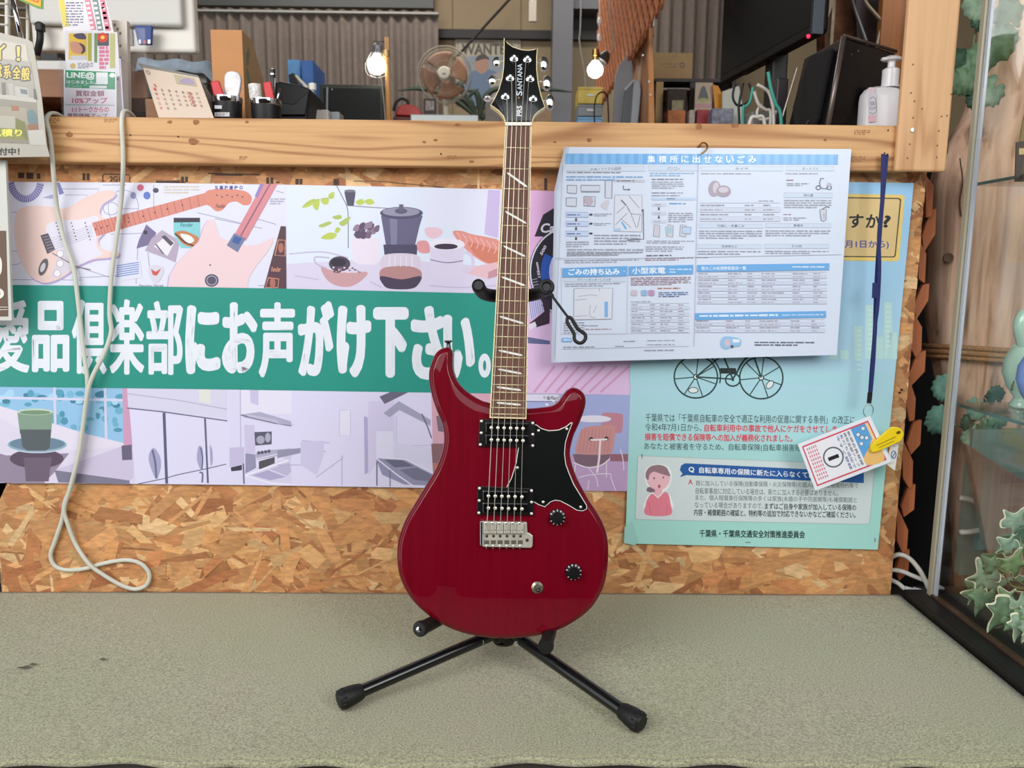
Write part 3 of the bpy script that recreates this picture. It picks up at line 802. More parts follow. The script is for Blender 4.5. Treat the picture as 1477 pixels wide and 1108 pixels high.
# cradle: crossbar behind the body with two arms that reach forward under its lower edge
cb = GW(712, 880, -.075); cb.z = max(cb.z, .10)
cl, cr = GW(648, 880, -.075), GW(800, 880, -.075)
MB().tube([cl, cr], .0085, 12).build('cradle_bar', M_TUBE, stand, smooth=True)
endL, endR = GW(608.5, 906, .022), GW(788, 930, .022)
for a, b, cap in ((cl, endL, 1), (cr, endR, 0)):
    path = cat_rom([a, a.lerp(b, .4) + Vector((0, 0, -.004)), b], 6)
    arm = MB().tube(path, .0105, 14).build('cradle_arm', M_RUB, stand, smooth=True)
    d = (path[-1] - path[-2]).normalized()
    MB().lathe([(.0105, -.002), (.0118, 0), (.0122, .006), (.0100, .0105), (.0046, .0108)], b, d, 18).build('rubber_cap', M_RUB, arm, smooth='auto')
    if cap: MB().lathe([(.0042, 0), (.0042, .0012), (.001, .0016)], b + d * .0102, d, 12).build('tube_end', M_CHROME, arm, smooth='auto')
# neck yoke
yl = [GW(690, 412, .024), GW(692, 417, .006), GW(699, 424, -.022), GW(716, 427, -.040), GW(745, 426, -.044), GW(764, 426, -.040), GW(781, 421, -.018), GW(788.5, 415, .012)]
MB().tube(cat_rom(yl, 5), .0105, 14).build('neck_yoke', M_RUB, stand, smooth=True)
for p, r in ((yl[0], .0098), (yl[-1], .0108)):
    k = MB().lathe([(r * .9, -.006), (r, 0), (r, .004), (r * .8, .0065), (r * .7, .0045), (r * .3, .0045)], p, G_N, 20).build('yoke_knob', M_BLACK, stand, smooth='auto')
# safety strap hanging from the right knob
def strap():
    H = .0225
    def g(x, y): return GW(x, y, H)
    mb = MB()
    mb.tube(cat_rom([g(795, 425), g(803, 436), g(812, 448), g(819.5, 458)], 4), .0034, 8, flat=.6)
    loop = [(819.5, 458), (823.5, 459), (827, 464), (833, 474), (838, 478), (843.5, 482), (844.5, 488), (841, 493.5), (835.5, 495), (830, 492), (828.2, 487), (828, 482), (823, 473), (818.6, 466), (818, 461)]
    mb.tube(cat_rom([g(x, y) for x, y in loop], 4, True), .0029, 8, closed=True)
    mb.tube(cat_rom([GW(788.5 + 8.6 * math.cos(t), 414 + 8.6 * math.sin(t), .0175) for t in [k * .5236 for k in range(12)]], 2, True), .0032, 8, closed=True)
    mb.tube([GW(792, 421, .0185), g(797, 428)], .0032, 8)
    return mb.build('safety_strap', M_RUB, stand, smooth=True)
strap()
# ================================================================ banner on the strand board
M_INK = print_mat('banner_ink', .38, coat=.25, coat_rough=.2)
M_INKG = print_mat('laminate_ink', .4, coat=.5, coat_rough=.14)
M_INKM = print_mat('paper_ink', .55, coat=.12, coat_rough=.25)
def sheet_part(pts, Y, th, m, parent, name='sheet', col=(232, 232, 238)):
    return MB().prism([at(x, y, Y) for x, y in pts], (0, th, 0), lin(col)).build(name, m, parent)
Z6 = lambda L: [(x / 3.517, y / 3.517 + 230) for x, y in L]
Z7 = lambda L: [(x / 3.517 + 380, y / 3.517 + 230) for x, y in L]
Z8 = lambda L: [(x / 3.21, y / 3.21 + 520) for x, y in L]
ZK = lambda L: [(x / 2.84 + 400, y / 2.84 + 530) for x, y in L]
ZF = lambda L: [(x / 6.154 + 180, y / 6.154 + 550) for x, y in L]
ZC = lambda L: [(x / 7.385 + 700, y / 7.385 + 540) for x, y in L]
ZL = lambda L: [(x / 6.714 + 700, y / 6.714 + 250) for x, y in L]
ZS = lambda L: [(x / 7.385 + 670, y / 7.385 + 380) for x, y in L]
def banner():
    Y = -.0065
    out = [(-14, 262), (200, 263.5), (413, 266.5), (600, 270), (806, 276), (915, 279), (906, 708.5), (620, 704), (330, 699.5), (-14, 696.5)]
    c = at(450, 700, Y)
    root = thing('banner', 'long glossy banner with green lettering band and pictures of guitars and kitchens', 'banner', (c.x, Y, c.z))
    sheet_part(out, Y, .0012, M_INK, root, 'sheet', (224, 218, 240))
    P = Print(lambda x, y, h: at(x, y, Y - h))
    lav = (226, 221, 240)
    # --- guitar on drawings
    P.poly([(-14, 262.5), (200, 264), (413.5, 267), (413.5, 416.5), (-14, 411)], (224, 224, 242))
    pen = (150, 146, 178)
    for a in (Z6([(300, 150), (500, 150), (500, 230)]), Z6([(330, 180), (440, 180), (440, 300)]), Z6([(60, 268), (240, 268)]), Z6([(520, 130), (640, 130)]), Z6([(600, 250), (700, 250)]), Z6([(560, 380), (720, 375)]), Z6([(60, 610), (420, 612)]), Z6([(400, 600), (600, 590)]), Z6([(780, 130), (780, 300)]), Z6([(1000, 270), (1250, 330)]), Z6([(1090, 300), (1330, 350)]), Z6([(700, 430), (690, 630)]), Z6([(750, 470), (760, 560)]), Z6([(380, 540), (560, 600)]), Z6([(1400, 160), (1440, 170)]), Z6([(1370, 210), (1440, 215)]), Z6([(1300, 300), (1400, 330)]), Z6([(1310, 640), (1345, 640)])):
        P.line(a, .9, pen)
    P.ring(160, 301, 11, 9, .9, pen); P.ring(178, 300, 22, 26, .8, pen); P.ring(20, 372, 14, 10, .8, pen)
    P.ring(37, 258, 22, 29, 10, (126, 124, 182), a0=12, a1=170)
    for k in range(22):
        a = R_(14 + 7 * k); P.line([(37 + 17.5 * math.cos(a), 258 + 24 * math.sin(a)), (37 + 26.5 * math.cos(a), 258 + 33.5 * math.sin(a))], .8, (206, 204, 232))
    P.poly(Z6([(288, 118), (302, 118), (325, 172), (300, 180)]), (120, 122, 178))
    P.poly(Z6([(215, 195), (260, 178), (300, 188), (262, 200)]), (172, 172, 208))
    g1 = Z6([(74, 320), (90, 262), (150, 236), (240, 238), (330, 248), (410, 205), (490, 168), (550, 156), (586, 168), (576, 192), (524, 226), (506, 268), (532, 300), (590, 296), (520, 380), (498, 410), (514, 448), (560, 466), (600, 466), (598, 490), (540, 500), (470, 508), (392, 542), (330, 588), (262, 620), (205, 622), (140, 580), (94, 490), (74, 400)])
    P.smooth([(x + 2, y + 3) for x, y in g1], (178, 164, 205)); P.smooth(g1, (234, 206, 200))
    P.smooth(Z6([(240, 330), (300, 312), (400, 305), (488, 285), (500, 330), (490, 392), (490, 440), (520, 480), (466, 505), (392, 538), (350, 520), (320, 480), (262, 440), (236, 390)]), (226, 222, 238))
    P.smooth(Z6([(262, 600), (278, 535), (300, 482), (345, 500), (366, 545), (330, 580)]), (216, 208, 220))
    P.poly(Z6([(466, 322), (1046, 168), (1056, 228), (490, 390)]), (214, 138, 124))
    for k in range(21):
        t = 1 - .943874 ** (k + 1); t = 1 - t * 1.38
        if t < 0: break
        a = Z6([(466 + (1046 - 466) * t, 322 + (168 - 322) * t), (490 + (1056 - 490) * t, 390 + (228 - 390) * t)])
        P.line(a, .8, (172, 96, 92))
    for x, y in ((925, 232), (848, 252), (785, 270), (726, 288), (652, 297), (652, 318), (545, 338), (515, 346), (486, 354)): P.ell(*Z6([(x, y)])[0], 1.2, 1.2, (110, 60, 66), 10)
    P.smooth(Z6([(1042, 172), (1060, 156), (1110, 150), (1180, 152), (1245, 162), (1276, 190), (1268, 226), (1236, 232), (1200, 214), (1160, 222), (1128, 256), (1096, 262), (1066, 238), (1048, 226)]), (218, 140, 122))
    P.text('Fender', *Z6([(1095, 225)])[0], *Z6([(1145, 247)])[0], (86, 56, 60), .01, shear=.2)
    for k in range(6): P.ell(*Z6([(1100 + 26 * k, 182 + (k % 2) * 8)])[0], 1.3, 1.3, (122, 76, 92), 8); 
    for k, ch in enumerate('SIPIPO'): P.text(ch, *Z6([(1090 + 25 * k, 134)])[0], *Z6([(1106 + 25 * k, 152)])[0], (74, 80, 150), .03)
    for i in range(6): P.line(Z6([(262, 400 + 12 * i), (470, 335 + 11 * i)]), .5, (170, 166, 186))
    for ax, ay in ((285, 322), (362, 322), (432, 322)):
        for k in range(6): P.ell(*Z6([(ax + 5 * k, ay + 17 * k)])[0], 1.1, 1.1, (96, 90, 120), 8)
    P.poly(Z6([(205, 386), (244, 374), (280, 458), (240, 480)]), (90, 82, 96))
    for k in range(6): P.line(Z6([(216 + 6 * k, 396 + 14 * k), (246 + 6 * k, 388 + 14 * k)]), 1.2, (150, 140, 150))
    P.line(Z6([(265, 475), (330, 512), (390, 545), (460, 560)]), 1.4, (120, 104, 120))
    for x, y in ((306, 478), (305, 528), (290, 578)): P.ell(*Z6([(x, y)])[0], 5, 5, (236, 232, 240)); P.ring(*Z6([(x, y)])[0], 5, 5, .7, (170, 160, 184))
    P.ell(*Z6([(220, 546)])[0], 6, 13, (104, 96, 104), rot=20); P.ell(*Z6([(217, 548)])[0], 3.2, 7, (208, 206, 214), rot=20)
    P.ell(*Z6([(712, 143)])[0], 4.8, 4.8, (196, 96, 124)); P.ell(*Z6([(745, 183)])[0], 5, 5.5, (92, 122, 196)); P.ell(*Z6([(790, 157)])[0], 4.2, 3.6, (72, 70, 100)); P.ell(*Z6([(676, 183)])[0], 4, 5, (142, 146, 190))
    P.poly(Z6([(742, 330), (792, 372), (768, 430), (692, 452), (704, 410)]), (122, 112, 150)); P.poly(Z6([(770, 400), (822, 358), (912, 414), (890, 522), (838, 500), (735, 462)]), (182, 168, 190))
    P.poly(Z6([(780, 440), (840, 390), (886, 420), (850, 490)]), (232, 228, 238)); P.poly(Z6([(818, 392), (836, 384), (882, 424), (866, 440)]), (96, 84, 100)); P.line(Z6([(790, 430), (830, 480)]), 2, (104, 98, 120)); P.ell(*Z6([(738, 370)])[0], 3, 3, (60, 56, 80))
    P.poly(Z6([(881, 296), (1014, 296), (1014, 450), (918, 450), (881, 380)]), (134, 206, 214)); P.poly(Z6([(881, 296), (1014, 296), (1014, 318), (881, 320)]), (58, 54, 66))
    P.text('Fender', *Z6([(915, 322)])[0], *Z6([(980, 342)])[0], (40, 110, 128), .01, shear=.2)
    P.smooth(Z6([(886, 372), (930, 362), (980, 380), (1010, 400), (1008, 436), (972, 444), (930, 430), (900, 396)]), (196, 128, 88)); P.smooth(Z6([(915, 378), (960, 385), (985, 410), (960, 426), (930, 404)]), (238, 238, 236)); P.line(Z6([(888, 376), (936, 420), (1000, 446)]), 2, (64, 50, 56))
    P.poly(Z6([(585, 530), (710, 508), (720, 600), (610, 616)]), (222, 224, 242))
    for k in range(6): P.line(Z6([(592, 540 + 11 * k), (705, 522 + 11 * k)]), 1.6, (132, 150, 206))
    P.smooth(Z6([(755, 545), (790, 536), (828, 548), (824, 590), (790, 630), (760, 594)]), (214, 212, 226)); P.poly(Z6([(765, 555), (790, 570), (818, 552), (800, 585), (790, 590), (775, 585)]), (206, 92, 84))
    g2 = Z6([(852, 648), (860, 590), (900, 520), (960, 462), (1010, 415), (1034, 340), (1056, 306), (1084, 306), (1098, 340), (1112, 392), (1150, 410), (1190, 420), (1240, 436), (1300, 436), (1384, 396), (1384, 424), (1350, 480), (1300, 540), (1262, 600), (1256, 652)])
    P.poly([(x - 2, y + 1.5) for x, y in g2], (196, 182, 222)); P.poly(g2, (236, 208, 214))
    P.poly(Z6([(1184, 392), (1246, 414), (1408, 124), (1332, 124)]), (214, 140, 150)); P.line(Z6([(1216, 398), (1370, 124)]), 2, (150, 92, 112)); P.line(Z6([(1300, 190), (1330, 124)]), 5, (150, 132, 190))
    P.poly(Z6([(1188, 374), (1246, 400), (1206, 472), (1150, 436)]), (120, 128, 160)); P.poly(Z6([(1192, 388), (1228, 402), (1210, 432), (1176, 418)]), (70, 96, 160))
    P.ell(*Z6([(1074, 614)])[0], 10, 9.2, (92, 86, 108)); P.ring(*Z6([(1074, 614)])[0], 7, 6.4, 1, (190, 186, 200)); P.ell(*Z6([(1066, 536)])[0], 1.2, 1.2, (70, 60, 80))
    P.poly(Z6([(1424, 338), (1450, 340), (1453, 656), (1338, 652)]), (92, 66, 76))
    for a in ([(1412, 408), (1448, 410), (1446, 490), (1394, 486)], [(1362, 600), (1414, 606), (1410, 650), (1346, 650)]): P.line(Z6(a + [a[0]]), 1.3, (224, 150, 120)); P.ell(*Z6([(sum(p[0] for p in a) / 4, sum(p[1] for p in a) / 4)])[0], 4, 7, (176, 112, 100))
    P.text('Fender', *Z6([(1375, 545)])[0], *Z6([(1425, 570)])[0], (226, 158, 130), .015, shear=.3)
    P.scribble(*Z6([(1370, 195)])[0], *Z6([(1445, 230)])[0], 3, (180, 176, 200)); P.scribble(*Z6([(830, 130)])[0], *Z6([(1010, 175)])[0], 3, (216, 206, 190)); P.text('Squier Strat', *Z6([(706, 634)])[0], *Z6([(830, 650)])[0], (112, 106, 130))
    # --- coffee still life
    P.poly([(413.5, 267), (722, 273), (722, 424), (413.5, 416.5)], (222, 230, 248))
    P.poly([(413.5, 381), (520, 374), (600, 376), (722, 386), (722, 424), (413.5, 416.5)], (218, 210, 234)); P.poly(Z7([(820, 150), (1160, 156), (1160, 360), (1080, 360), (830, 330)]), (226, 228, 248)); P.poly(Z7([(1140, 155), (1200, 157), (1190, 400), (1120, 380)]), (206, 190, 232))
    for a in ([(130, 480), (300, 470), (430, 500)], [(160, 590), (280, 610)], [(840, 640), (1000, 650), (1180, 640)], [(540, 620), (600, 650)]): P.curve(Z7(a), 2, (198, 188, 218))
    P.curve(Z7([(370, 132), (400, 190), (426, 250), (430, 340), (430, 450)]), 1.3, (124, 124, 142))
    for a in ([(195, 245), (225, 212), (262, 200), (240, 235)], [(250, 210), (285, 205), (275, 258), (252, 240)], [(290, 205), (330, 195), (328, 225), (305, 228)], [(330, 178), (358, 165), (356, 195), (336, 200)], [(292, 400), (330, 372), (372, 378), (350, 405)], [(350, 290), (390, 282), (395, 300), (365, 304)], [(385, 320), (440, 290), (425, 325), (400, 338)], [(468, 215), (500, 200), (512, 222), (484, 232)], [(512, 210), (545, 200), (562, 222), (530, 230)], [(280, 335), (330, 315), (345, 325), (300, 345)], [(370, 345), (390, 350), (380, 372), (362, 368)]): P.smooth(Z7(a), random.choice([(190, 204, 96), (176, 194, 104), (204, 212, 130)]))
    P.curve(Z7([(200, 235), (270, 205), (358, 190)]), .7, (160, 170, 110))
    P.poly(Z7([(446, 400), (594, 400), (588, 520), (560, 535), (480, 532), (452, 515)]), (232, 222, 238))
    for k in range(15):
        a = k * 2.4; r = 6 + 14 * (k / 15); cx, cy = 527.5 + r * .9 * math.cos(a), 334 + r * .55 * math.sin(a) - (k % 3) * 1.5; P.smooth([(cx - 5, cy + 3), (cx - 2, cy - 4), (cx + 4, cy - 5), (cx + 2, cy + 4)], random.choice([(122, 100, 128), (150, 128, 150), (96, 80, 108)]))
    P.line(Z7([(430, 234), (560, 244), (700, 252)]), 1.4, (150, 146, 164)); P.poly(Z7([(410, 165), (468, 165), (458, 235), (425, 235)]), (84, 82, 104)); P.ell(*Z7([(439, 160)])[0], 8.3, 2, (120, 118, 136))
    P.poly(Z7([(596, 285), (808, 285), (790, 345), (768, 440), (622, 440), (606, 345)]), (104, 100, 132)); P.poly(Z7([(640, 300), (680, 300), (676, 440), (648, 440)]), (130, 128, 158)); P.ell(*Z7([(700, 272)])[0], 31, 9, (86, 82, 112)); P.ell(*Z7([(698, 266)])[0], 27, 6.5, (150, 148, 172)); P.ell(*Z7([(698, 262)])[0], 9, 4, (96, 92, 120)); P.rect(*Z7([(688, 228)])[0], *Z7([(710, 262)])[0], (104, 100, 126))
    P.poly(Z7([(608, 432), (782, 432), (778, 484), (614, 484)]), (78, 74, 102))
    P.smooth(Z7([(616, 484), (776, 484), (798, 550), (792, 620), (750, 656), (640, 656), (598, 620), (592, 550)]), (216, 204, 222)); P.smooth(Z7([(594, 562), (640, 544), (740, 542), (798, 566), (792, 606), (700, 616), (600, 606)]), (184, 136, 138)); P.smooth(Z7([(596, 592), (700, 608), (796, 592), (790, 628), (750, 656), (640, 656), (602, 628)]), (76, 66, 88))
    for k in range(5): P.line(Z7([(640 + 28 * k, 490), (636 + 30 * k, 545)]), 1, (236, 230, 242))
    P.smooth(Z7([(292, 548), (340, 560), (430, 575), (526, 572), (500, 612), (440, 645), (370, 640), (318, 606)]), (202, 158, 164)); P.ell(*Z7([(386, 530)])[0], 15.5, 11, (82, 74, 92)); P.ell(*Z7([(380, 522)])[0], 11, 6, (56, 50, 64)); P.curve(Z7([(335, 500), (262, 496), (270, 530), (320, 552)]), 1.8, (186, 180, 204))
    for k in range(26): P.ell(*Z7([(350 + random.random() * 140, 548 + random.random() * 28)])[0], 1.8, 1.3, random.choice([(150, 118, 128), (104, 80, 94), (226, 206, 214)]), 8)
    P.smooth(Z7([(960, 372), (1000, 362), (1060, 380), (1140, 395), (1200, 420), (1200, 520), (1140, 530), (1080, 500), (1020, 450)]), (226, 150, 142)); P.smooth(Z7([(1040, 420), (1120, 440), (1195, 470), (1195, 525), (1130, 520), (1070, 480)]), (212, 130, 110))
    for k in range(7): P.curve(Z7([(980 + 30 * k, 370 + 8 * k), (1000 + 30 * k, 400 + 8 * k), (990 + 30 * k, 430 + 8 * k)]), 1.2, (240, 186, 184))
    P.smooth(Z7([(820, 350), (880, 345), (910, 370), (870, 400), (830, 390)]), (234, 196, 210)); P.smooth(Z7([(780, 420), (830, 415), (845, 470), (790, 470)]), (222, 154, 160))
    P.poly(Z7([(1030, 552), (1186, 520), (1186, 590), (1140, 606), (1040, 580)]), (230, 190, 200)); P.poly(Z7([(1140, 572), (1186, 552), (1186, 592), (1140, 606)]), (200, 148, 160))
    P.poly(Z7([(842, 420), (1020, 430), (1004, 590), (960, 622), (880, 616), (850, 580)]), (220, 212, 236)); P.ell(*Z7([(930, 430)])[0], 25.5, 8.5, (236, 232, 246)); P.ell(*Z7([(926, 442)])[0], 17, 4.2, (66, 52, 72)); P.curve(Z7([(846, 508), (930, 524), (1012, 514)]), 1.1, (96, 88, 124)); P.ring(*Z7([(1026, 520)])[0], 10.5, 13.5, 4.5, (216, 206, 232), a0=-100, a1=110)
    # --- pink panel with the dial
    P.poly([(722, 273), (806, 276), (915, 279), (910, 570), (722, 567)], (222, 176, 218)); P.poly([(722, 470), (915, 470), (910, 570), (722, 567)], (224, 192, 228))
    P.poly([(722, 273), (745, 273), (738, 424), (722, 424)], (230, 222, 244))
    P.poly(ZL([(476, 612), (560, 400), (660, 340), (900, 330), (900, 620)]), (40, 36, 48))
    P.ell(817, 392, 54, 64, (36, 34, 44), 40); P.ring(817, 392, 52, 62, 2, (218, 216, 232), 44); P.ring(817, 392, 30, 40, 14, (42, 88, 176), 36, 120, 215); P.ell(817, 392, 25, 34, (204, 198, 230))
    P.text('Ca', 780, 322, 800, 336, (226, 222, 236), .03, shear=.2); P.text('500', 0, 0, 1, 1, (226, 220, 234), .03, rot=lambda u, v: (778.5 + u * 7 + v * 3.2, 366 - u * 13 + v * 3)); P.text('135mm', 0, 0, 1, 1, (226, 220, 234), .03, rot=lambda u, v: (776 - u * 4 + v * 4 , 400 - u * 22 + v * .5))
    for k in range(9): P.line([(766 + k * .6, 404 + 4 * k), (775 + k, 402 + 4 * k)], 1, (160, 156, 186))
    P.poly(ZS([(676, 400), (800, 376), (850, 512), (690, 612)]), (206, 202, 236)); 
    for k in range(7): P.line(ZS([(690 + 20 * k, 400 - 3 * k), (716 + 20 * k, 590 - 12 * k)]), 1, (130, 128, 184))
    P.poly(ZS([(820, 370), (912, 400), (906, 640), (770, 680), (690, 640), (850, 512)]), (58, 44, 58)); P.poly(ZS([(684, 650), (752, 620), (768, 668), (690, 712)]), (228, 222, 240)); P.poly(ZS([(672, 784), (912, 826), (910, 862), (676, 852)]), (82, 92, 138))
    for k in range(12): P.line(ZS([(690 + 19 * k, 792 + 3.5 * k), (686 + 19 * k, 852)]), .7, (140, 146, 186))
    for k in range(7): P.line([(770 + 16 * k, 566), (800 + 18 * k, 528)], 3.2, (212, 160, 196))
    # --- cup by the window
    P.poly([(-14, 558), (186, 560), (196, 698), (-14, 696.5)], (222, 214, 236))
    P.poly(Z8([(-40, 122), (572, 126), (572, 382), (400, 340), (240, 290), (100, 240), (-40, 205)]), (150, 196, 232))
    for k in range(34): P.ell(*Z8([(random.uniform(0, 560), 150 + random.random() * 60)])[0], random.uniform(3, 8), random.uniform(3, 6), random.choice([(90, 160, 190), (120, 186, 214), (70, 130, 160), (170, 214, 240)]), 12)
    for k in range(22): P.ell(*Z8([(random.uniform(260, 560), 220 + random.random() * 120)])[0], random.uniform(3, 7), random.uniform(3, 6), random.choice([(84, 150, 176), (110, 176, 204), (150, 200, 226)]), 12)
    for a in ([(-40, 172), (572, 184)], [(252, 124), (256, 300)], [(486, 126), (492, 372)]): P.line(Z8(a), 3.6, (214, 214, 238))
    P.poly(Z8([(100, 240), (240, 290), (400, 340), (575, 386), (575, 400), (300, 420), (60, 300), (-40, 240), (-40, 200)]), (228, 220, 238))
    P.poly(Z8([(566, 124), (598, 124), (612, 400), (572, 395)]), (206, 158, 190))
    P.poly(Z8([(30, 440), (320, 430), (250, 520), (200, 570), (60, 570), (-40, 560), (-40, 420)]), (150, 136, 160)); P.ell(*Z8([(170, 455)])[0], 39, 14, (92, 76, 96))
    P.poly(Z8([(110, 450), (240, 450), (225, 560), (120, 560)]), (112, 96, 116))
    P.ell(*Z8([(172, 390)])[0], 44, 12, (150, 172, 196)); P.ell(*Z8([(172, 386)])[0], 40, 9.5, (108, 134, 156)); P.ring(*Z8([(172, 390)])[0], 43.4, 11.6, 1.2, (206, 222, 234))
    P.poly(Z8([(80, 236), (246, 236), (236, 340), (92, 340)]), (132, 158, 140)); P.poly(Z8([(92, 320), (238, 320), (230, 405), (212, 418), (124, 418), (104, 400)]), (88, 96, 102)); P.ell(*Z8([(163, 238)])[0], 26, 4.8, (196, 214, 200)); P.ell(*Z8([(163, 241)])[0], 22.5, 3.2, (118, 148, 116))
    P.poly(Z8([(252, 508), (560, 400), (615, 420), (618, 545), (600, 556)]), (206, 196, 224)); P.poly(Z8([(252, 508), (600, 556), (600, 575), (270, 565)]), (128, 124, 146)); P.poly(Z8([(562, 395), (610, 390), (612, 460), (566, 462)]), (108, 102, 126))
    # --- refrigerator
    P.poly([(184, 560), (332, 562), (335, 699.5), (196, 698)], (223, 219, 246)); P.poly(ZF([(20, 60), (910, 66), (910, 330), (30, 235)]), (216, 213, 236)); P.poly(ZF([(660, 64), (760, 64), (760, 200), (660, 180)]), (226, 226, 222))
    for a, w, c in (([(20, 110), (480, 170), (910, 250)], 1.1, (172, 166, 198)), ([(20, 238), (340, 272), (910, 352)], 1.8, (108, 106, 140)), ([(348, 280), (372, 910)], 4.2, (92, 94, 128)), ([(712, 330), (738, 905)], 2.8, (98, 98, 130)), ([(120, 912), (360, 862), (470, 830), (720, 778), (900, 736)], 1.3, (96, 94, 124))): P.line(ZF(a), w, c)
    for a in ([(236, 605), (270, 600), (316, 680), (318, 780), (276, 865), (212, 700)], [(655, 580), (690, 600), (696, 740), (672, 780), (640, 690)], [(755, 570), (778, 620), (780, 720), (762, 745)]): P.smooth(ZF(a), (168, 166, 200))
    for a, w in (([(245, 610), (270, 720), (280, 865)], 3), ([(672, 590), (690, 680), (685, 780)], 2), ([(662, 810), (690, 820), (686, 900)], 2.5)): P.curve(ZF(a), w, (110, 110, 146))
    # --- kitchens
    P.poly([(330, 562), (623, 566.5), (626, 704), (335, 699.5)], (222, 217, 245)); P.poly(ZF([(1190, 68), (1480, 72), (1480, 290), (1030, 290), (1030, 70)]), (230, 226, 246)); P.poly(ZF([(1110, 72), (1186, 72), (1186, 215), (1116, 190)]), (204, 196, 230)); P.line(ZF([(1025, 70), (1030, 700)]), 1.4, (186, 180, 214))
    P.poly(ZF([(1030, 296), (1200, 272), (1478, 356), (1478, 396), (1330, 380), (1060, 322)]), (176, 172, 202)); P.line(ZF([(1030, 300), (1330, 372), (1478, 398)]), 1.4, (106, 104, 130))
    for k in range(14): P.line(ZF([(1080 + 20 * k, 290 + 4 * k), (1110 + 20 * k, 318 + 4.5 * k)]), .7, (226, 222, 240))
    P.poly(ZF([(1030, 390), (1150, 390), (1158, 640), (1070, 660), (1060, 390)]), (206, 198, 230)); P.poly(ZF([(1150, 452), (1304, 446), (1304, 560), (1158, 572)]), (92, 92, 112)); P.ell(*ZF([(1205, 520)])[0], 6, 6, (170, 168, 192)); P.ell(*ZF([(1270, 500)])[0], 4, 7, (176, 172, 196))
    P.poly(ZF([(930, 590), (1060, 584), (1060, 735), (930, 760)]), (198, 190, 224)); P.poly(ZF([(940, 765), (1040, 742), (1040, 790), (945, 800)]), (70, 66, 84)); P.line(ZF([(1052, 730), (1058, 912)]), 2.2, (112, 108, 136)); P.poly(ZF([(1070, 640), (1160, 650), (1166, 770), (1070, 820)]), (150, 148, 178))
    P.poly(ZF([(1160, 640), (1300, 610), (1478, 596), (1478, 640), (1170, 700)]), (176, 172, 200)); P.line(ZF([(1165, 690), (1478, 618)]), 1.4, (226, 222, 240)); P.poly(ZF([(1190, 712), (1330, 672), (1330, 760), (1190, 780)]), (88, 84, 92)); P.poly(ZF([(1400, 640), (1478, 620), (1478, 700), (1410, 690)]), (206, 200, 228))
    for k in range(4): P.ell(*ZF([(1190 + 30 * k, 636 - 5 * k)])[0], 2.5, 2.5, (96, 92, 112), 10)
    P.poly(ZF([(1070, 835), (1400, 700), (1478, 690), (1478, 915), (1300, 900)]), (214, 208, 236)); P.line(ZF([(1070, 838), (1300, 905), (1478, 915)]), 1.6, (240, 236, 248)); P.poly(ZF([(1130, 835), (1270, 790), (1430, 850), (1290, 880)]), (176, 168, 206)); P.poly(ZF([(1290, 780), (1460, 720), (1478, 800), (1440, 840)]), (188, 182, 214)); P.line(ZF([(1070, 838), (1450, 700)]), 1.5, (244, 242, 250))
    # right half of the kitchen
    P.poly(ZK([(255, 175), (300, 175), (300, 280), (255, 280)]), (230, 226, 246)); P.line(ZK([(255, 175), (300, 175), (300, 280), (255, 280), (255, 175)]), .7, (186, 180, 214)); P.poly(ZK([(355, 200), (370, 205), (372, 430), (358, 440)]), (180, 172, 210)); P.poly(ZK([(372, 140), (480, 135), (480, 300), (372, 440)]), (214, 206, 238))
    P.poly(ZK([(435, 188), (498, 138), (628, 215), (628, 240), (500, 175), (460, 205)]), (166, 164, 192)); P.poly(ZK([(418, 120), (470, 98), (545, 98), (440, 150)]), (110, 106, 128)); P.line(ZK([(592, 190), (614, 240), (632, 290)]), 1.8, (104, 102, 128)); P.line(ZK([(488, 200), (488, 320), (632, 320)]), .8, (190, 184, 216))
    P.poly(ZK([(405, 262), (475, 262), (475, 372), (405, 400)]), (226, 222, 246)); P.poly(ZK([(480, 310), (632, 330), (632, 400), (480, 375)]), (218, 214, 240))
    P.poly(ZK([(402, 372), (520, 378), (640, 440), (640, 485), (520, 480), (430, 440)]), (150, 148, 180)); P.poly(ZK([(440, 378), (510, 380), (560, 405), (480, 410)]), (108, 108, 134)); P.poly(ZK([(500, 420), (570, 410), (640, 445), (640, 470), (560, 460)]), (120, 120, 146)); P.line(ZK([(402, 370), (490, 440), (560, 488)]), 2, (226, 222, 244)); P.line(ZK([(408, 385), (408, 485)]), 1.6, (92, 90, 118)); P.line(ZK([(462, 420), (462, 488)]), 1.4, (112, 110, 140)); P.line(ZK([(430, 372), (530, 378), (640, 432)]), 1.3, (234, 230, 248))
    for a in ([(0, 230), (65, 235)], [(100, 300), (215, 310)], [(110, 340), (200, 345)], [(160, 450), (270, 370)], [(265, 360), (265, 485)], [(0, 400), (100, 400)]): P.line(ZK(a), 1.2, (180, 176, 208))
    P.poly(ZK([(0, 340), (100, 330), (100, 350), (0, 372)]), (150, 148, 176)); P.poly(ZK([(95, 305), (190, 300), (190, 360), (160, 440), (95, 400)]), (206, 200, 232))
    # --- warm room strip behind the body and chair panel
    P.poly([(622, 566.5), (722, 568), (722, 706), (626, 704)], (214, 168, 186)); P.poly([(622, 640), (722, 640), (722, 706), (626, 704)], (140, 106, 112)); P.poly([(624, 668), (722, 668), (722, 706), (626, 704)], (186, 122, 108)); P.poly([(629, 600), (650, 600), (650, 625), (632, 622)], (128, 110, 128))
    P.poly([(722, 568), (910, 570), (906, 708.5), (722, 706)], (166, 176, 222)); P.poly(ZC([(430, 215), (780, 215), (800, 290), (430, 285)]), (222, 218, 238)); P.line(ZC([(430, 288), (800, 292)]), 1.2, (108, 112, 160))
    P.poly(ZC([(0, 870), (1540, 850), (1540, 1245), (0, 1240)]), (196, 164, 206)); P.poly(ZC([(1330, 850), (1540, 850), (1540, 930), (1330, 925)]), (158, 104, 120))
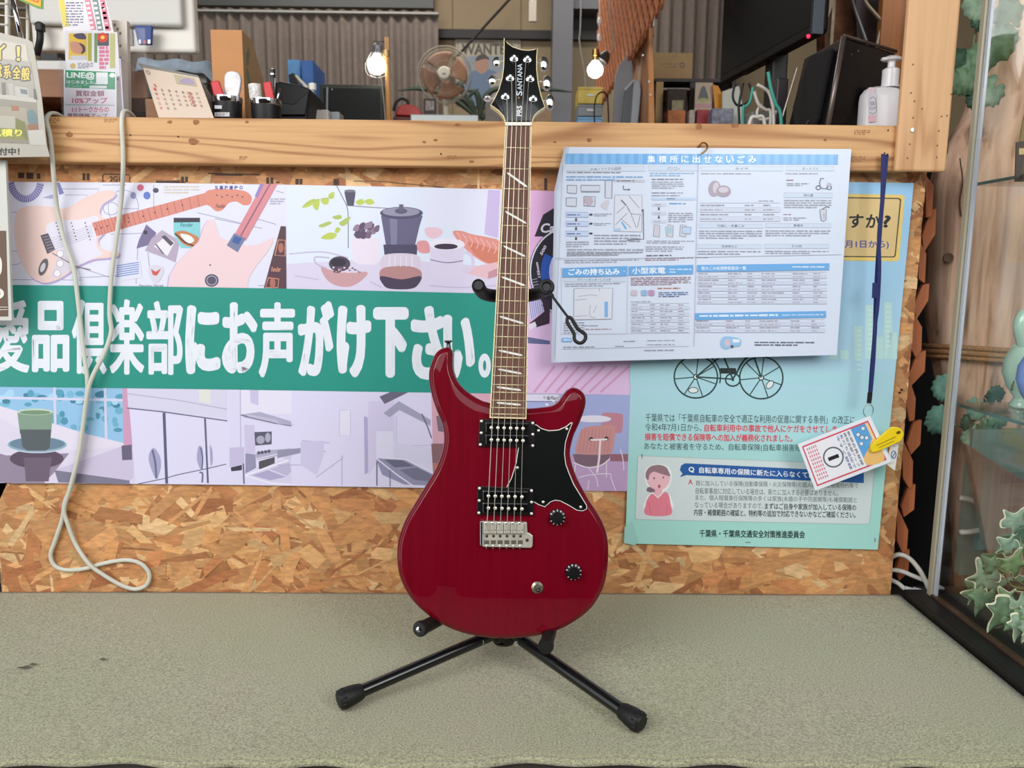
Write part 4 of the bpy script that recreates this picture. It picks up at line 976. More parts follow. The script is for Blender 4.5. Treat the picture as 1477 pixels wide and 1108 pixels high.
    P.smooth(ZC([(1240, 430), (1290, 408), (1440, 420), (1466, 450), (1456, 600), (1400, 625), (1250, 560)]), (196, 136, 152)); P.ell(*ZC([(1150, 478)])[0], 26, 5.6, (226, 222, 240)); P.ell(*ZC([(1150, 488)])[0], 26, 4.6, (176, 172, 208)); P.ell(*ZC([(1150, 476)])[0], 25.5, 4.8, (230, 226, 242))
    P.poly(ZC([(930, 850), (1330, 848), (1320, 905), (1230, 968), (1090, 990), (960, 950)]), (132, 104, 122)); P.curve(ZC([(940, 940), (1090, 992), (1230, 970), (1328, 898)]), 1.6, (238, 232, 240))
    P.smooth(ZC([(960, 800), (985, 690), (1020, 600), (1080, 560), (1200, 548), (1376, 548), (1376, 700), (1350, 820), (1290, 855), (1000, 850)]), (206, 148, 148))
    for k in range(9): P.line(ZC([(1030 + 38 * k, 580), (1000 + 38 * k, 830)]), 1, (190, 128, 132))
    P.ell(*ZC([(1128, 692)])[0], 3.2, 3.2, (76, 58, 66)); P.ell(*ZC([(1290, 686)])[0], 3.2, 3.2, (76, 58, 66)); P.line(ZC([(1118, 700), (1300, 694)]), 2.6, (238, 232, 238)); P.line(ZC([(1225, 706), (1212, 900), (1190, 1050)]), 3, (240, 226, 236))
    for a in ([(960, 960), (950, 1060)], [(1290, 940), (1290, 1100)], [(1000, 1100), (1100, 1075), (1320, 1060), (1340, 1110), (1390, 1240)], [(1100, 1000), (1180, 1100), (1200, 1200)], [(1440, 800), (1465, 900), (1475, 1020)], [(1105, 1130), (1090, 1230)]): P.curve(ZC(a), 1.3, (236, 222, 238))
    for k in range(16): P.ell(784 + random.random() * 22, 573 + random.random() * 14, 2.6, 1.8, random.choice([(206, 206, 216), (176, 178, 190), (232, 232, 238), (140, 142, 156)]), 8, rot=random.random() * 180)
    # --- green band and its lettering
    P.poly([(-14, 410.8), (200, 413), (413, 416.4), (600, 421), (731, 424), (731, 568), (520, 565), (330, 562), (-14, 557.6)], (44, 148, 134))
    W = (232, 236, 246)
    for ch, x0, x1, y0, y1, b in (('愛', -10, 42.5, 433, 538, .020), ('品', 46, 100, 434, 537, .026), ('倶', 103.5, 154, 432, 540, .018), ('楽', 158, 208, 431.5, 540.5, .020), ('部', 211, 264, 434, 541, .020), ('に', 267, 318, 440, 540, .044), ('お', 320, 371.5, 436, 539, .036), ('声', 373, 425.5, 436, 545, .026), ('が', 429.5, 482, 434, 543, .036), ('け', 485.5, 535.5, 440, 545, .044), ('下', 538, 589.5, 443, 545, .050), ('さ', 592.5, 641, 441, 548, .044), ('い', 639, 685, 454, 548, .044), ('。', 690, 708, 510, 545, .022)):
        P.text(ch, x0, y0, x1, y1, W, res=4, px=b * 100)
    P.build('print', M_INK, root)
banner()

# ================================================================ laminated refuse notice hooked on the rail
def notice():
    Yb = -.0475
    XL = lambda y: 815 - 15 * min(1, max(0, (y - 212) / 58)) - 5 * max(0, (y - 270) / 253)
    def Yf(x, y):
        t = max(0.0, 1 - (x - XL(y)) / 9); return Yb - .006 * t * t
    c = at(1010, 517, Yb)
    root = thing('refuse_notice', 'large laminated white refuse notice with blue header hooked on the pine rail', 'notice', (c.x, Yb, c.z))
    def edge(u, v):
        yl, yr = 212 + (523 - 212) * v, 215 + (512 - 215) * v
        xl, xr = XL(yl), 1228 - 21 * v
        uu = u ** 2.2
        return xl + (xr - xl) * uu, yl + (yr - yl) * uu
    mb = MB().grid(lambda u, v: (lambda p: at(p[0], p[1], Yf(*p)))(edge(u, 1 - v)), 26, 10, lin((214, 224, 242)))
    sh = mb.build('sheet', print_mat('laminated_paper', .42, coat=.25, coat_rough=.2), root)
    b = sh.modifiers.new('solid', 'SOLIDIFY'); b.thickness = .0004; b.offset = -1
    P = Print(lambda x, y, h: at(x, y, Yf(x, y) - h), start=.0005)
    blue, blue2, lb, gr, fr = (108, 172, 230), (126, 186, 238), (204, 218, 238), (158, 160, 176), (176, 180, 196)
    def sk(x): return (x - 815) * .0045           # rows fall slightly to the right at the top
    A = lambda L: [(x / 6.714 + 800, y / 6.714 + 205) for x, y in L]
    B = lambda L: [(x / 6.154 + 1000, y / 6.154 + 205) for x, y in L]
    Cc = lambda L: [(x / 6.714 + 795, y / 6.714 + 360) for x, y in L]
    D = lambda L: [(x / 6.714 + 1000, y / 6.714 + 370) for x, y in L]
    # header
    n = 60
    for k in range(n):
        xa, xb = 816 + (1209 - 816) * k / n, 816 + (1209 - 816) * (k + 1) / n
        P.poly([(xa, 221.5 + sk(xa) * .8), (xb, 221.5 + sk(xb) * .8), (xb - .6, 236.5 + sk(xb) * .6), (xa - .6, 236.5 + sk(xa) * .6)], blue if k % 2 else blue2, hold=k > 0)
    for k, ch in enumerate('集積所に出せないごみ'):
        cx = 939.5 + k * 16.2; P.text(ch, cx - 5.6, 224.3 + k * .03, cx + 5.6, 234.7 + k * .03, (240, 244, 250), .02, hold=k > 0)
    def bar(pts, t=None, col=lb, tc=(78, 82, 104), bold=.01, span=.5):
        P.poly(pts, col); P.line(pts + [pts[0]], .5, fr)
        if t:
            x0, x1 = pts[0][0], pts[1][0]; y0, y1 = pts[0][1], pts[3][1]; m = (x0 + x1) / 2; w = (x1 - x0) * span / 2
            P.text(t, m - w, y0 + (y1 - y0) * .2, m + w, y0 + (y1 - y0) * .82, tc, bold, slope=.003)
    box = lambda F, x0, y0, x1, y1: F([(x0, y0), (x1, y0 + 2), (x1, y1 + 2), (x0, y1)])
    bar(box(A, 108, 230, 876, 280), '家電リサイクル品目', span=.38); bar(box(A, 908, 230, 1395, 278), 'パソコン', span=.25)
    bar(box(B, 64, 216, 796, 255), 'タイヤ', span=.16); bar(box(B, 826, 216, 1252, 254), 'オートバイ', span=.34); bar(box(B, 806, 450, 1236, 492), '消火器', span=.2)
    bar(box(B, 50, 725, 616, 762), '引越し・多量ごみ', span=.42); bar(box(B, 640, 722, 1225, 758), '事業系', span=.15); bar(box(B, 38, 908, 604, 944), '危険物など', span=.25); bar(box(B, 630, 906, 1205, 942), 'その他', span=.16)
    bar(box(Cc, 118, 272, 716, 312), 'クリーンセンターしらさぎ', span=.54)
    for F, x0, y0, x1, y1, r, c in ((A, 120, 285, 866, 303, 1, (126, 128, 146)), (A, 112, 322, 852, 380, 2, (128, 172, 216)), (A, 940, 350, 1380, 370, 1, (126, 128, 146)), (A, 940, 376, 1250, 455, 4, gr), (A, 940, 484, 1370, 500, 1, (126, 128, 146)), (A, 940, 508, 1330, 528, 1, gr), (A, 920, 290, 1350, 335, 2, (150, 186, 222)), (A, 380, 688, 555, 722, 2, gr), (A, 380, 780, 555, 812, 2, gr), (A, 380, 890, 830, 1000, 4, gr), (A, 110, 958, 330, 1022, 3, gr), (A, 120, 1030, 860, 1100, 3, gr), (A, 1100, 680, 1340, 780, 5, gr), (A, 890, 950, 1350, 985, 2, gr), (A, 880, 1005, 1250, 1065, 3, gr), (A, 1110, 585, 1340, 605, 1, (110, 160, 216)),
                                  (B, 70, 272, 700, 288, 1, gr), (B, 820, 272, 1230, 288, 1, gr), (B, 826, 330, 920, 346, 1, (150, 120, 130)), (B, 830, 360, 1030, 392, 2, gr), (B, 806, 508, 1226, 590, 4, gr), (B, 800, 636, 895, 650, 1, (150, 120, 130)), (B, 800, 664, 1010, 700, 2, gr), (B, 50, 780, 610, 862, 4, gr), (B, 640, 778, 1215, 840, 3, gr), (B, 38, 960, 596, 1005, 2, gr), (B, 636, 960, 1204, 996, 2, gr), (B, 580, 514, 768, 530, 1, gr), (B, 30, 1018, 190, 1032, 1, gr),
                                  (Cc, 132, 325, 664, 366, 2, gr), (Cc, 770, 268, 1350, 352, 5, (146, 112, 124)), (Cc, 130, 100, 850, 138, 2, gr), (Cc, 920, 50, 1270, 70, 1, (90, 92, 110)), (Cc, 910, 78, 1370, 112, 2, (150, 120, 140)), (Cc, 120, 700, 320, 820, 5, gr), (Cc, 320, 730, 510, 748, 1, gr), (Cc, 330, 766, 690, 782, 1, (170, 120, 124)), (Cc, 120, 935, 545, 960, 1, gr), (Cc, 900, 965, 1330, 992, 1, gr), (Cc, 700, 880, 860, 900, 1, gr), (Cc, 620, 930, 760, 946, 1, gr), (Cc, 930, 875, 1310, 892, 1, gr), (Cc, 930, 915, 1310, 932, 1, gr), (Cc, 770, 500, 1040, 514, 1, gr), (Cc, 1030, 366, 1345, 388, 1, (190, 120, 100)), (Cc, 1040, 410, 1325, 465, 3, (90, 110, 160)), (Cc, 150, 30, 850, 70, 2, gr),
                                  (D, 595, 820, 1190, 870, 2, (104, 106, 124))):
        (a, b_), (c_, d) = F([(x0, y0)])[0], F([(x1, y1)])[0]
        P.scribble(a, b_, c_, d, r, c, slope=.003 if F is not Cc else -.012, chunk=8)
    # refuse drawings
    for x0, y0, x1, y1 in ((122, 418, 214, 498), (255, 418, 438, 484), (112, 540, 212, 624), (284, 528, 392, 622), (490, 372, 556, 546)):
        p = A([(x0, y0), (x1, y0 + 2), (x1 - 4, y1), (x0, y1 - 6)]); P.poly(p, (210, 216, 232)); P.line(p + [p[0]], 1.1, (120, 124, 146))
    P.ell(*A([(330, 572)])[0], 6.6, 6.6, (190, 176, 192)); P.line(A([(258, 480), (436, 480)]), 2, (142, 146, 160)); P.poly(A([(450, 600), (500, 560), (530, 570), (500, 660), (450, 630)]), (206, 204, 216))
    for k, yy in enumerate((702, 790, 885)):
        p = A([(108, yy - 24), (325, yy - 20), (325, yy + 26), (108, yy + 26)]); P.poly(p, (198, 212, 240)); P.line(p + [p[0]], .6, (130, 150, 200)); P.scribble(*A([(118, yy - 8)])[0], *A([(310, yy + 14)])[0], 1, (110, 120, 160)); P.poly(A([(335, yy - 8), (352, yy - 8), (352, yy - 14), (372, yy), (352, yy + 14), (352, yy + 8), (335, yy + 8)]), (70, 70, 84)); P.poly(A([(200, yy + 34), (214, yy + 34), (214, yy + 52), (222, yy + 52), (207, yy + 66), (192, yy + 52), (200, yy + 52)]), (64, 64, 78))
    p = A([(582, 512), (846, 514), (842, 870), (574, 862)]); P.poly(p, (218, 222, 236)); P.line(p + [p[0]], .6, (130, 134, 150))
    for a in ([(640, 560), (700, 620), (740, 700), (790, 830)], [(600, 690), (680, 620)], [(590, 800), (700, 690)], [(720, 520), (820, 640)], [(690, 600), (740, 690), (830, 700)], [(640, 740), (740, 830)], [(800, 830), (830, 700)]): P.curve(A(a), 1.0, (146, 150, 166))
    P.line(A([(645, 562), (690, 610)]), 2, (110, 114, 130)); P.poly(A([(640, 775), (656, 770), (702, 840), (686, 848)]), (110, 178, 232)); P.rect(*A([(570, 835)])[0], *A([(640, 862)])[0], (176, 204, 236)); P.line(A([(858, 660), (862, 940), (700, 948)]), 1.0, (70, 72, 86)); P.poly(A([(836, 660), (862, 648), (862, 674)]), (70, 72, 86)); P.line(A([(665, 420), (668, 460), (715, 460)]), 1.1, (84, 86, 100)); P.poly(A([(712, 450), (735, 460), (712, 470)]), (84, 86, 100)); P.poly(A([(584, 362), (870, 362), (870, 388), (584, 388)]), (200, 204, 216)); P.scribble(*A([(600, 366)])[0], *A([(850, 384)])[0], 1, (110, 114, 128))
    for x in (935, 1065, 1190): 
        p = A([(x + 30, 800), (x + 84, 806), (x + 78, 920), (x + 20, 910)]); P.poly(p, (206, 204, 216)); P.line(p + [p[0]], .7, (140, 140, 158))
    p = A([(1236, 820), (1322, 826), (1314, 890), (1236, 884)]); P.poly(p, (190, 208, 236)); P.line(p + [p[0]], .8, (120, 130, 156)); P.poly(A([(1070, 820), (1140, 826), (1140, 880), (1080, 890)]), (176, 200, 216))
    for yy in (630, 712): P.poly(A([(1003, yy), (1015, yy), (1015, yy + 18), (1023, yy + 18), (1009, yy + 32), (995, yy + 18), (1003, yy + 18)]), (76, 76, 90))
    for yy in (590, 672, 752): P.rect(*A([(945, yy)])[0], *A([(1078, yy + 32)])[0], (206, 214, 232)); P.scribble(*A([(965, yy + 8)])[0], *A([(1055, yy + 24)])[0], 1, gr)
    P.rect(*A([(940, 536)])[0], *A([(1362, 562)])[0], (192, 212, 238)); P.scribble(*A([(1085, 540)])[0], *A([(1210, 558)])[0], 1, (110, 130, 170))
    # tyres, scooter, extinguisher
    P.ell(*B([(188, 412)])[0], 8.6, 11.6, (176, 164, 178), rot=8); P.ell(*B([(200, 405)])[0], 4.2, 7.6, (206, 200, 212), rot=8); P.ell(*B([(268, 436)])[0], 10.6, 8.4, (170, 158, 174)); P.ell(*B([(268, 424)])[0], 7.4, 4.2, (206, 200, 212))
    for x in (1110, 1206): P.ring(*B([(x, 404)])[0], 3.2, 2.8, 1.2, (104, 108, 126))
    P.curve(B([(1130, 330), (1122, 370), (1140, 408), (1190, 408), (1196, 370), (1226, 378)]), 1.3, (128, 132, 150)); P.ell(*B([(1206, 376)])[0], 3.6, 2.6, (190, 186, 206)); P.line(B([(1124, 324), (1160, 322)]), 1.2, (120, 124, 142))
    p = B([(1124, 600), (1180, 596), (1178, 690), (1160, 702), (1136, 696)]); P.poly(p, (206, 210, 224)); P.line(p + [p[0]], .9, (120, 124, 142)); P.line(B([(1145, 596), (1185, 572), (1208, 580)]), 1.4, (104, 106, 124)); P.text('消火', *B([(1152, 628)])[0], *B([(1170, 684)])[0], (90, 94, 116))
    # tables
    def table(F, x0, y0, x1, y1, rows, cols, tint=True):
        for r in range(rows):
            ya, yb = y0 + (y1 - y0) * r / rows, y0 + (y1 - y0) * (r + 1) / rows
            for i in range(len(cols) - 1):
                xa, xb = x0 + (x1 - x0) * cols[i], x0 + (x1 - x0) * cols[i + 1]
                if tint and r % 2 == 1: P.poly(F([(xa, ya), (xb, ya), (xb, yb), (xa, yb)]), (206, 214, 234), hold=i > 0)
        P.up()
        for r in range(rows + 1):
            yy = y0 + (y1 - y0) * r / rows; P.line(F([(x0, yy), (x1, yy)]), .4, (170, 174, 192), hold=r > 0)
        P.up()
        for r in range(rows):
            for i in range(len(cols) - 1):
                ya = y0 + (y1 - y0) * (r + .28) / rows; yb = y0 + (y1 - y0) * (r + .74) / rows
                xa, xb = x0 + (x1 - x0) * cols[i], x0 + (x1 - x0) * cols[i + 1]
                (a, b_), (c_, d) = F([(xa + 8, ya)])[0], F([(xa + 8 + (xb - xa - 16) * random.uniform(.35, .8), yb)])[0]
                P.scribble(a, b_, c_, d, 1, (164, 156, 170), chunk=6, last=1)
    table(B, 56, 540, 770, 704, 4, (0, .55, .78, 1))
    table(Cc, 770, 520, 1335, 800, 9, (0, .32, .49, .80, 1))
    table(D, 40, 150, 1292, 460, 10, (0, .23, .38, .49, .73, .89, 1))
    table(D, 20, 608, 1272, 736, 4, (0, .23, .38, .49, .73, .89, 1))
    # blue title bars
    P.poly(Cc([(110, 180), (738, 160), (734, 258), (108, 270)]), blue); P.text('ごみの持ち込み', *Cc([(166, 186)])[0], *Cc([(664, 250)])[0], (244, 247, 252), .035, slope=-.012)
    P.ell(*Cc([(707, 208)])[0], .8, .8, (240, 244, 250), 8)
    P.poly(Cc([(752, 164), (1376, 148), (1372, 238), (750, 252)]), blue); P.text('小型家電', *Cc([(784, 172)])[0], *Cc([(1106, 236)])[0], (244, 247, 252), .02, slope=-.008); P.scribble(*Cc([(1145, 178)])[0], *Cc([(1360, 232)])[0], 2, (214, 230, 246), fill=.4, last=.3)
    P.poly(D([(38, 82), (1318, 66), (1314, 132), (36, 150)]), blue); P.text('粗大ごみ処理券取扱店一覧', *D([(78, 96)])[0], *D([(512, 132)])[0], (232, 240, 250), .015, slope=-.006); P.scribble(*D([(958, 90)])[0], *D([(1290, 112)])[0], 1, (220, 234, 248), last=1)
    P.poly(D([(18, 550), (1286, 528), (1284, 592), (16, 616)]), blue); P.scribble(*D([(60, 565)])[0], *D([(820, 588)])[0], 1, (222, 234, 248), slope=-.012, last=1, fill=.85); P.scribble(*D([(860, 560)])[0], *D([(1260, 576)])[0], 1, (220, 232, 246), slope=-.012, last=1)
    p = Cc([(222, 378), (594, 374), (586, 672), (220, 680)]); P.poly(p, (220, 224, 236)); P.line(p + [p[0]], .7, (140, 144, 160))
    for a in ([(260, 455), (380, 440), (450, 450)], [(230, 490), (340, 480)], [(380, 540), (376, 640), (430, 660)], [(440, 540), (410, 610)], [(466, 376), (470, 410)], [(230, 650), (350, 640)]): P.curve(Cc(a), .8, (160, 164, 180))
    P.rect(*Cc([(516, 505)])[0], *Cc([(550, 655)])[0], (130, 180, 236)); P.rect(*Cc([(100, 855)])[0], *Cc([(200, 895)])[0], (140, 190, 240)); P.scribble(*Cc([(120, 866)])[0], *Cc([(190, 884)])[0], 1, (236, 242, 250), last=1)
    for x, c in ((802, (206, 190, 206)), (900, (150, 186, 220)), (970, (190, 150, 190))): P.rrect(*Cc([(x - 28, 392)])[0], *Cc([(x + 28, 448)])[0], 1.5, c)
    # bin lorry
    P.smooth(D([(262, 850), (285, 785), (350, 775), (455, 800), (450, 860), (380, 880), (300, 896)]), (150, 196, 236)); P.ell(*D([(330, 835)])[0], 4, 5.5, (216, 190, 206)); P.poly(D([(380, 800), (450, 805), (448, 832), (385, 834)]), (232, 238, 246)); P.ell(*D([(375, 872)])[0], 2.2, 2.2, (84, 80, 90)); P.line(D([(390, 875), (450, 865)]), .8, (160, 170, 190))
    # fold lines and frames
    for a in ([(812, 240), (800, 515)],): P.line(a, .5, (170, 174, 188))
    P.line([(1007, 236), (1001, 500)], .6, (176, 180, 196)); P.line([(800, 372), (900, 373), (1214, 367)], .7, (186, 190, 204)); P.line(Cc([(98, 170), (96, 820), (728, 816)]), .5, fr); P.line(Cc([(740, 240), (732, 812), (1345, 806)]), .5, fr); P.line(Cc([(100, 965), (1335, 935)]), .5, fr)
    P.build('print', M_INKG, root)
    # brass cup hook that carries it
    h = [at(1007, 212, -.04), at(1013, 206, -.046), at(1019, 208, -.053), at(1020, 214, -.058), at(1016, 219, -.06), at(1011.5, 222, -.058)]
    hk = solo(MB().tube(cat_rom([Vector((h[0].x, -.0385, h[0].z))] + h, 4), .0016, 8), 'cup_hook', mat('aged_brass', (176, 142, 84), .3, 1), 'small brass cup hook screwed into the pine rail', 'hook', smooth=True)
notice()

# ================================================================ bicycle insurance poster
def bike_poster():
    Y = -.0085
    c = at(1090, 790, Y)
    root = thing('safety_poster', 'pale blue green bicycle insurance poster stapled to the strand board', 'poster', (c.x, Y, c.z))
    XR = lambda y: 1318 - (y - 264) * (1318 - 1266) / (793 - 264)
    XL = lambda y: 919 - (y - 258) * (919 - 902) / (784 - 258)
    def mp(u, v):
        yl, yr = 258 + (784 - 258) * v, 264 + (793 - 264) * v
        return XL(yl) + (XR(yr) - XL(yl)) * u, yl + (yr - yl) * u
    def colr(u, v):
        v = 1 - v
        a, b = ((158, 208, 248), (176, 214, 232)) if v < .5 else ((176, 214, 232), (168, 222, 214))
        t = v / .5 if v < .5 else min(1, (v - .5) / .35)
        return lin(tuple(a[i] + (b[i] - a[i]) * t for i in range(3)))
    MB().grid(lambda u, v: (lambda p: at(p[0], p[1], Y))(mp(u, 1 - v)), 1, 40, colr).build('sheet', M_INKM, root, solid=.0003)
    # second copy underneath shows along the right edge
    P = Print(lambda x, y, h: at(x, y, Y - h), start=.0004)
    Q = lambda L: [(x / 3.258 + 880, y / 3.258 + 480) for x, y in L]
    # city silhouette
    for x, y0 in ((1232, 470), (1248, 440), (1262, 486), (1275, 436), (1282, 480), (925, 500), (940, 516), (970, 520), (1196, 490), (1212, 505)): P.rect(x, y0, x + 12, 518 if y0 < 518 else 530, (190, 226, 224), hold=True)
    P.up()
    for x, y0 in ((1250, 446), (1276, 442), (1234, 476)):
        for k in range(9): P.rect(x + 2, y0 + 7 * k, x + 8, y0 + 7 * k + 2.4, (206, 236, 232), hold=True)
    P.poly([(1190, 535), (1287, 538), (1285, 556), (908, 552), (909, 522)], (172, 216, 226))
    # bicycle
    ink = (30, 62, 62)
    for cx, cy in ((1003.7, 543.8), (1098, 545)):
        P.ring(cx, cy, 31.2, 30.4, 2.2, ink, 44)
        for k in range(7):
            a = R_(20 + 360 / 7 * k); P.line([(cx, cy), (cx + 30 * math.cos(a), cy + 29 * math.sin(a))], 1.5, ink)
        P.ell(cx, cy, 4.2, 4.2, ink); P.ell(cx, cy, 2.6, 2.6, (226, 232, 230))
    P.ring(1057, 548, 10.5, 9, 2.2, ink); P.rrect(1038, 531, 1062, 539, 2, (36, 44, 44))
    P.line([(1003.7, 543.8), (1057, 547)], 2.2, ink); P.line([(1057, 547), (1040, 505)], 2.4, ink); P.line([(1057, 547), (1082, 505)], 2.4, ink); P.line([(1098, 545), (1084, 505)], 2.4, ink); P.line([(1003.7, 543.8), (1042, 512)], 2.2, ink)
    P.ring(1003.7, 543.8, 35.5, 35, 2, ink, 30, -60, 15); P.ring(1098, 545, 35.5, 35, 2, ink, 30, 190, 250)
    P.ell(1000, 563, 7.6, 4.6, ink); P.ell(1000, 563, 6.4, 3.5, (226, 232, 230)); P.ell(1110.5, 555, 7.2, 4.8, ink, rot=-50); P.ell(1110.5, 555, 6, 3.7, (226, 232, 230), rot=-50); P.ell(1057, 548, 2, 2, ink)
    # yellow heading plate
    P.poly([(1130, 278), (1302, 281), (1305, 284), (1297, 374), (1294, 377), (1130, 375)], (240, 208, 120)); P.poly([(1130, 283), (1297, 285.5), (1300, 288), (1292, 369), (1289.5, 371.5), (1130, 370)], (62, 52, 38)); P.poly([(1130, 284.6), (1296, 287.2), (1298, 289.5), (1290.4, 368), (1288.5, 370), (1130, 368.4)], (228, 198, 138))
    dk = (22, 28, 34)
    for ch, x0, x1 in (('ま', 1200, 1221), ('す', 1224.6, 1246), ('か', 1248.5, 1268.5)): P.text(ch, x0, 309, x1, 329, dk, .03, shear=.1)
    P.text('?', 1274, 310.5, 1285, 328.5, dk, .04, shear=.1); P.text('(令和4年7', 1158, 347, 1216, 358, (60, 78, 170), .015)
    P.text('月1日から)', 1218.5, 347, 1282, 359.5, (60, 78, 170), .02)
    tx, rd = (58, 78, 78), (226, 60, 84); sl = .011
    def row(t, x0, x1, y0, hgt, c, b=0.0): P.text(t, x0, y0 + (x0 - 930) * sl, x1, y0 + hgt + (x0 - 930) * sl, c, b, res=2, slope=sl)
    row('千葉県では「千葉県自転車の安全で適正な利用の促進に関する条例」の改正に', 931, 1233, 596.5, 12, tx)
    row('令和4年7月1日から、', 930.5, 1012, 610.5, 11, tx); row('自転車利用中の事故で他人にケガをさせてしまった', 1016, 1226, 610.8, 11, rd, .018)
    row('損害を賠償できる保険等への加入が義務化されました。', 930, 1143, 624.6, 11, rd, .018)
    row('あなたと被害者を守るため、自転車保険(自転車損害賠償保険等)に', 929, 1205, 638.6, 11.5, tx)
    P.poly([(921, 657), (1256, 670), (1262, 675), (1255, 753), (1252, 757), (918, 750), (915.5, 747), (919.5, 659)], (170, 196, 192)); P.poly([(921.6, 658), (1255.6, 671), (1261, 675.6), (1254, 752.6), (1251.6, 756), (918.6, 749), (916.6, 746.4), (920.4, 659.6)], (212, 224, 226))
    P.poly([(988, 668.3), (1246, 681), (1246, 697), (990, 685.5), (980, 688.6), (984.5, 683.5), (980.5, 678), (982.5, 671.6)], (30, 92, 166)); P.text('Q', 993.2, 673.5, 1001.5, 682, (238, 242, 248), .03); P.text('自転車専用の保険に新たに入らなくては', 1008.5, 673.4, 1175, 682.6, (238, 242, 248), .022, res=2, slope=.046)
    P.text('A', 992.6, 691.5, 999.2, 699, (206, 66, 84), .02)
    sl = .016; g2 = (92, 100, 104); g3 = (34, 42, 46)
    row('既に加入している保険(自動車保険・火災保険等)の個人賠償責任補償特約等で', 1004, 1238, 693 - 1.2, 9, g2, .004); row('自転車事故に対応している場合は、新たに加入する必要はありません。', 1003.5, 1209, 703.6 - 1.2, 9, g2, .004); row('また、個人賠償責任保険等の多くは家族(未婚の子や同居親等)も補償範囲と', 1003, 1236, 713.8 - 1.2, 9, g2, .004)
    row('なっている場合がありますので、', 1002, 1101, 723.8 - 1.2, 9, g2, .004); row('まずはご自身や家族が加入している保険の', 1103, 1235, 723.8 - 1.0, 9.3, g3, .02); row('内容・補償範囲の確認と、特約等の追加で対応できないかなどご確認ください。', 1001, 1234, 734.4 - 1.2, 9.6, g3, .02)
    sl = .012; row('千葉県・千葉県交通安全対策推進委員会', 1009, 1161, 764 - 1.0, 11, (30, 44, 44), .02)
    P.scribble(1075, 781.5, 1086, 783.5, 1, (90, 120, 116))
    # the woman asking
    E = lambda L: [(x / 6.714 + 900, y / 6.714 + 570) for x, y in L]
    P.smooth(E([(205, 1108), (212, 1010), (250, 960), (330, 940), (420, 950), (455, 990), (462, 1108)]), (240, 244, 244)); P.smooth(E([(200, 780), (230, 700), (330, 668), (430, 700), (462, 790), (430, 900), (350, 940), (240, 900)]), (240, 244, 244))
    P.smooth(E([(222, 930), (240, 890), (330, 920), (290, 945)]), (132, 104, 116)); P.smooth(E([(222, 780), (250, 730), (420, 740), (448, 790), (436, 850), (400, 900), (340, 920), (270, 900), (228, 850)]), (238, 190, 200)); P.smooth(E([(210, 800), (215, 740), (260, 690), (340, 676), (410, 700), (440, 760), (442, 785), (350, 760), (290, 742), (250, 770), (236, 820)]), (152, 120, 130))
    P.ell(*E([(292, 806)])[0], 1.1, 1.4, (70, 50, 60), 10); P.ell(*E([(382, 798)])[0], 1.1, 1.4, (70, 50, 60), 10); P.ell(*E([(342, 884)])[0], 2.1, 2.6, (196, 90, 110), 12); P.poly(E([(300, 905), (370, 905), (372, 960), (330, 990), (296, 960)]), (236, 182, 192))
    P.smooth(E([(215, 1160), (210, 1060), (240, 985), (290, 950), (335, 990), (390, 940), (430, 960), (448, 1040), (450, 1160)]), (232, 130, 150)); P.line(E([(272, 940), (330, 995), (395, 920)]), 1.6, (244, 242, 244))
    P.line(E([(240, 1040), (260, 1160)]), .8, (206, 100, 124)); P.line(E([(420, 1060), (410, 1160)]), .8, (206, 100, 124))
    P.build('print', M_INKM, root)
    # clear tape at the lower left corner, staples
    t = MB().prism([at(x, y, Y - .0008) for x, y in ((901, 760), (912, 752), (920, 780), (916, 787), (900, 783))], (0, .0002, 0)).build('tape', mat('old_tape', (160, 214, 206), .15, coat=.8), root)
    for x, y in ((1262, 776), (926, 655)):
        MB().tube([at(x, y, Y - .0012), at(x, y + 6, Y - .0012)], .0007, 6).build('staple', MATS['steel'], root)
bike_poster()

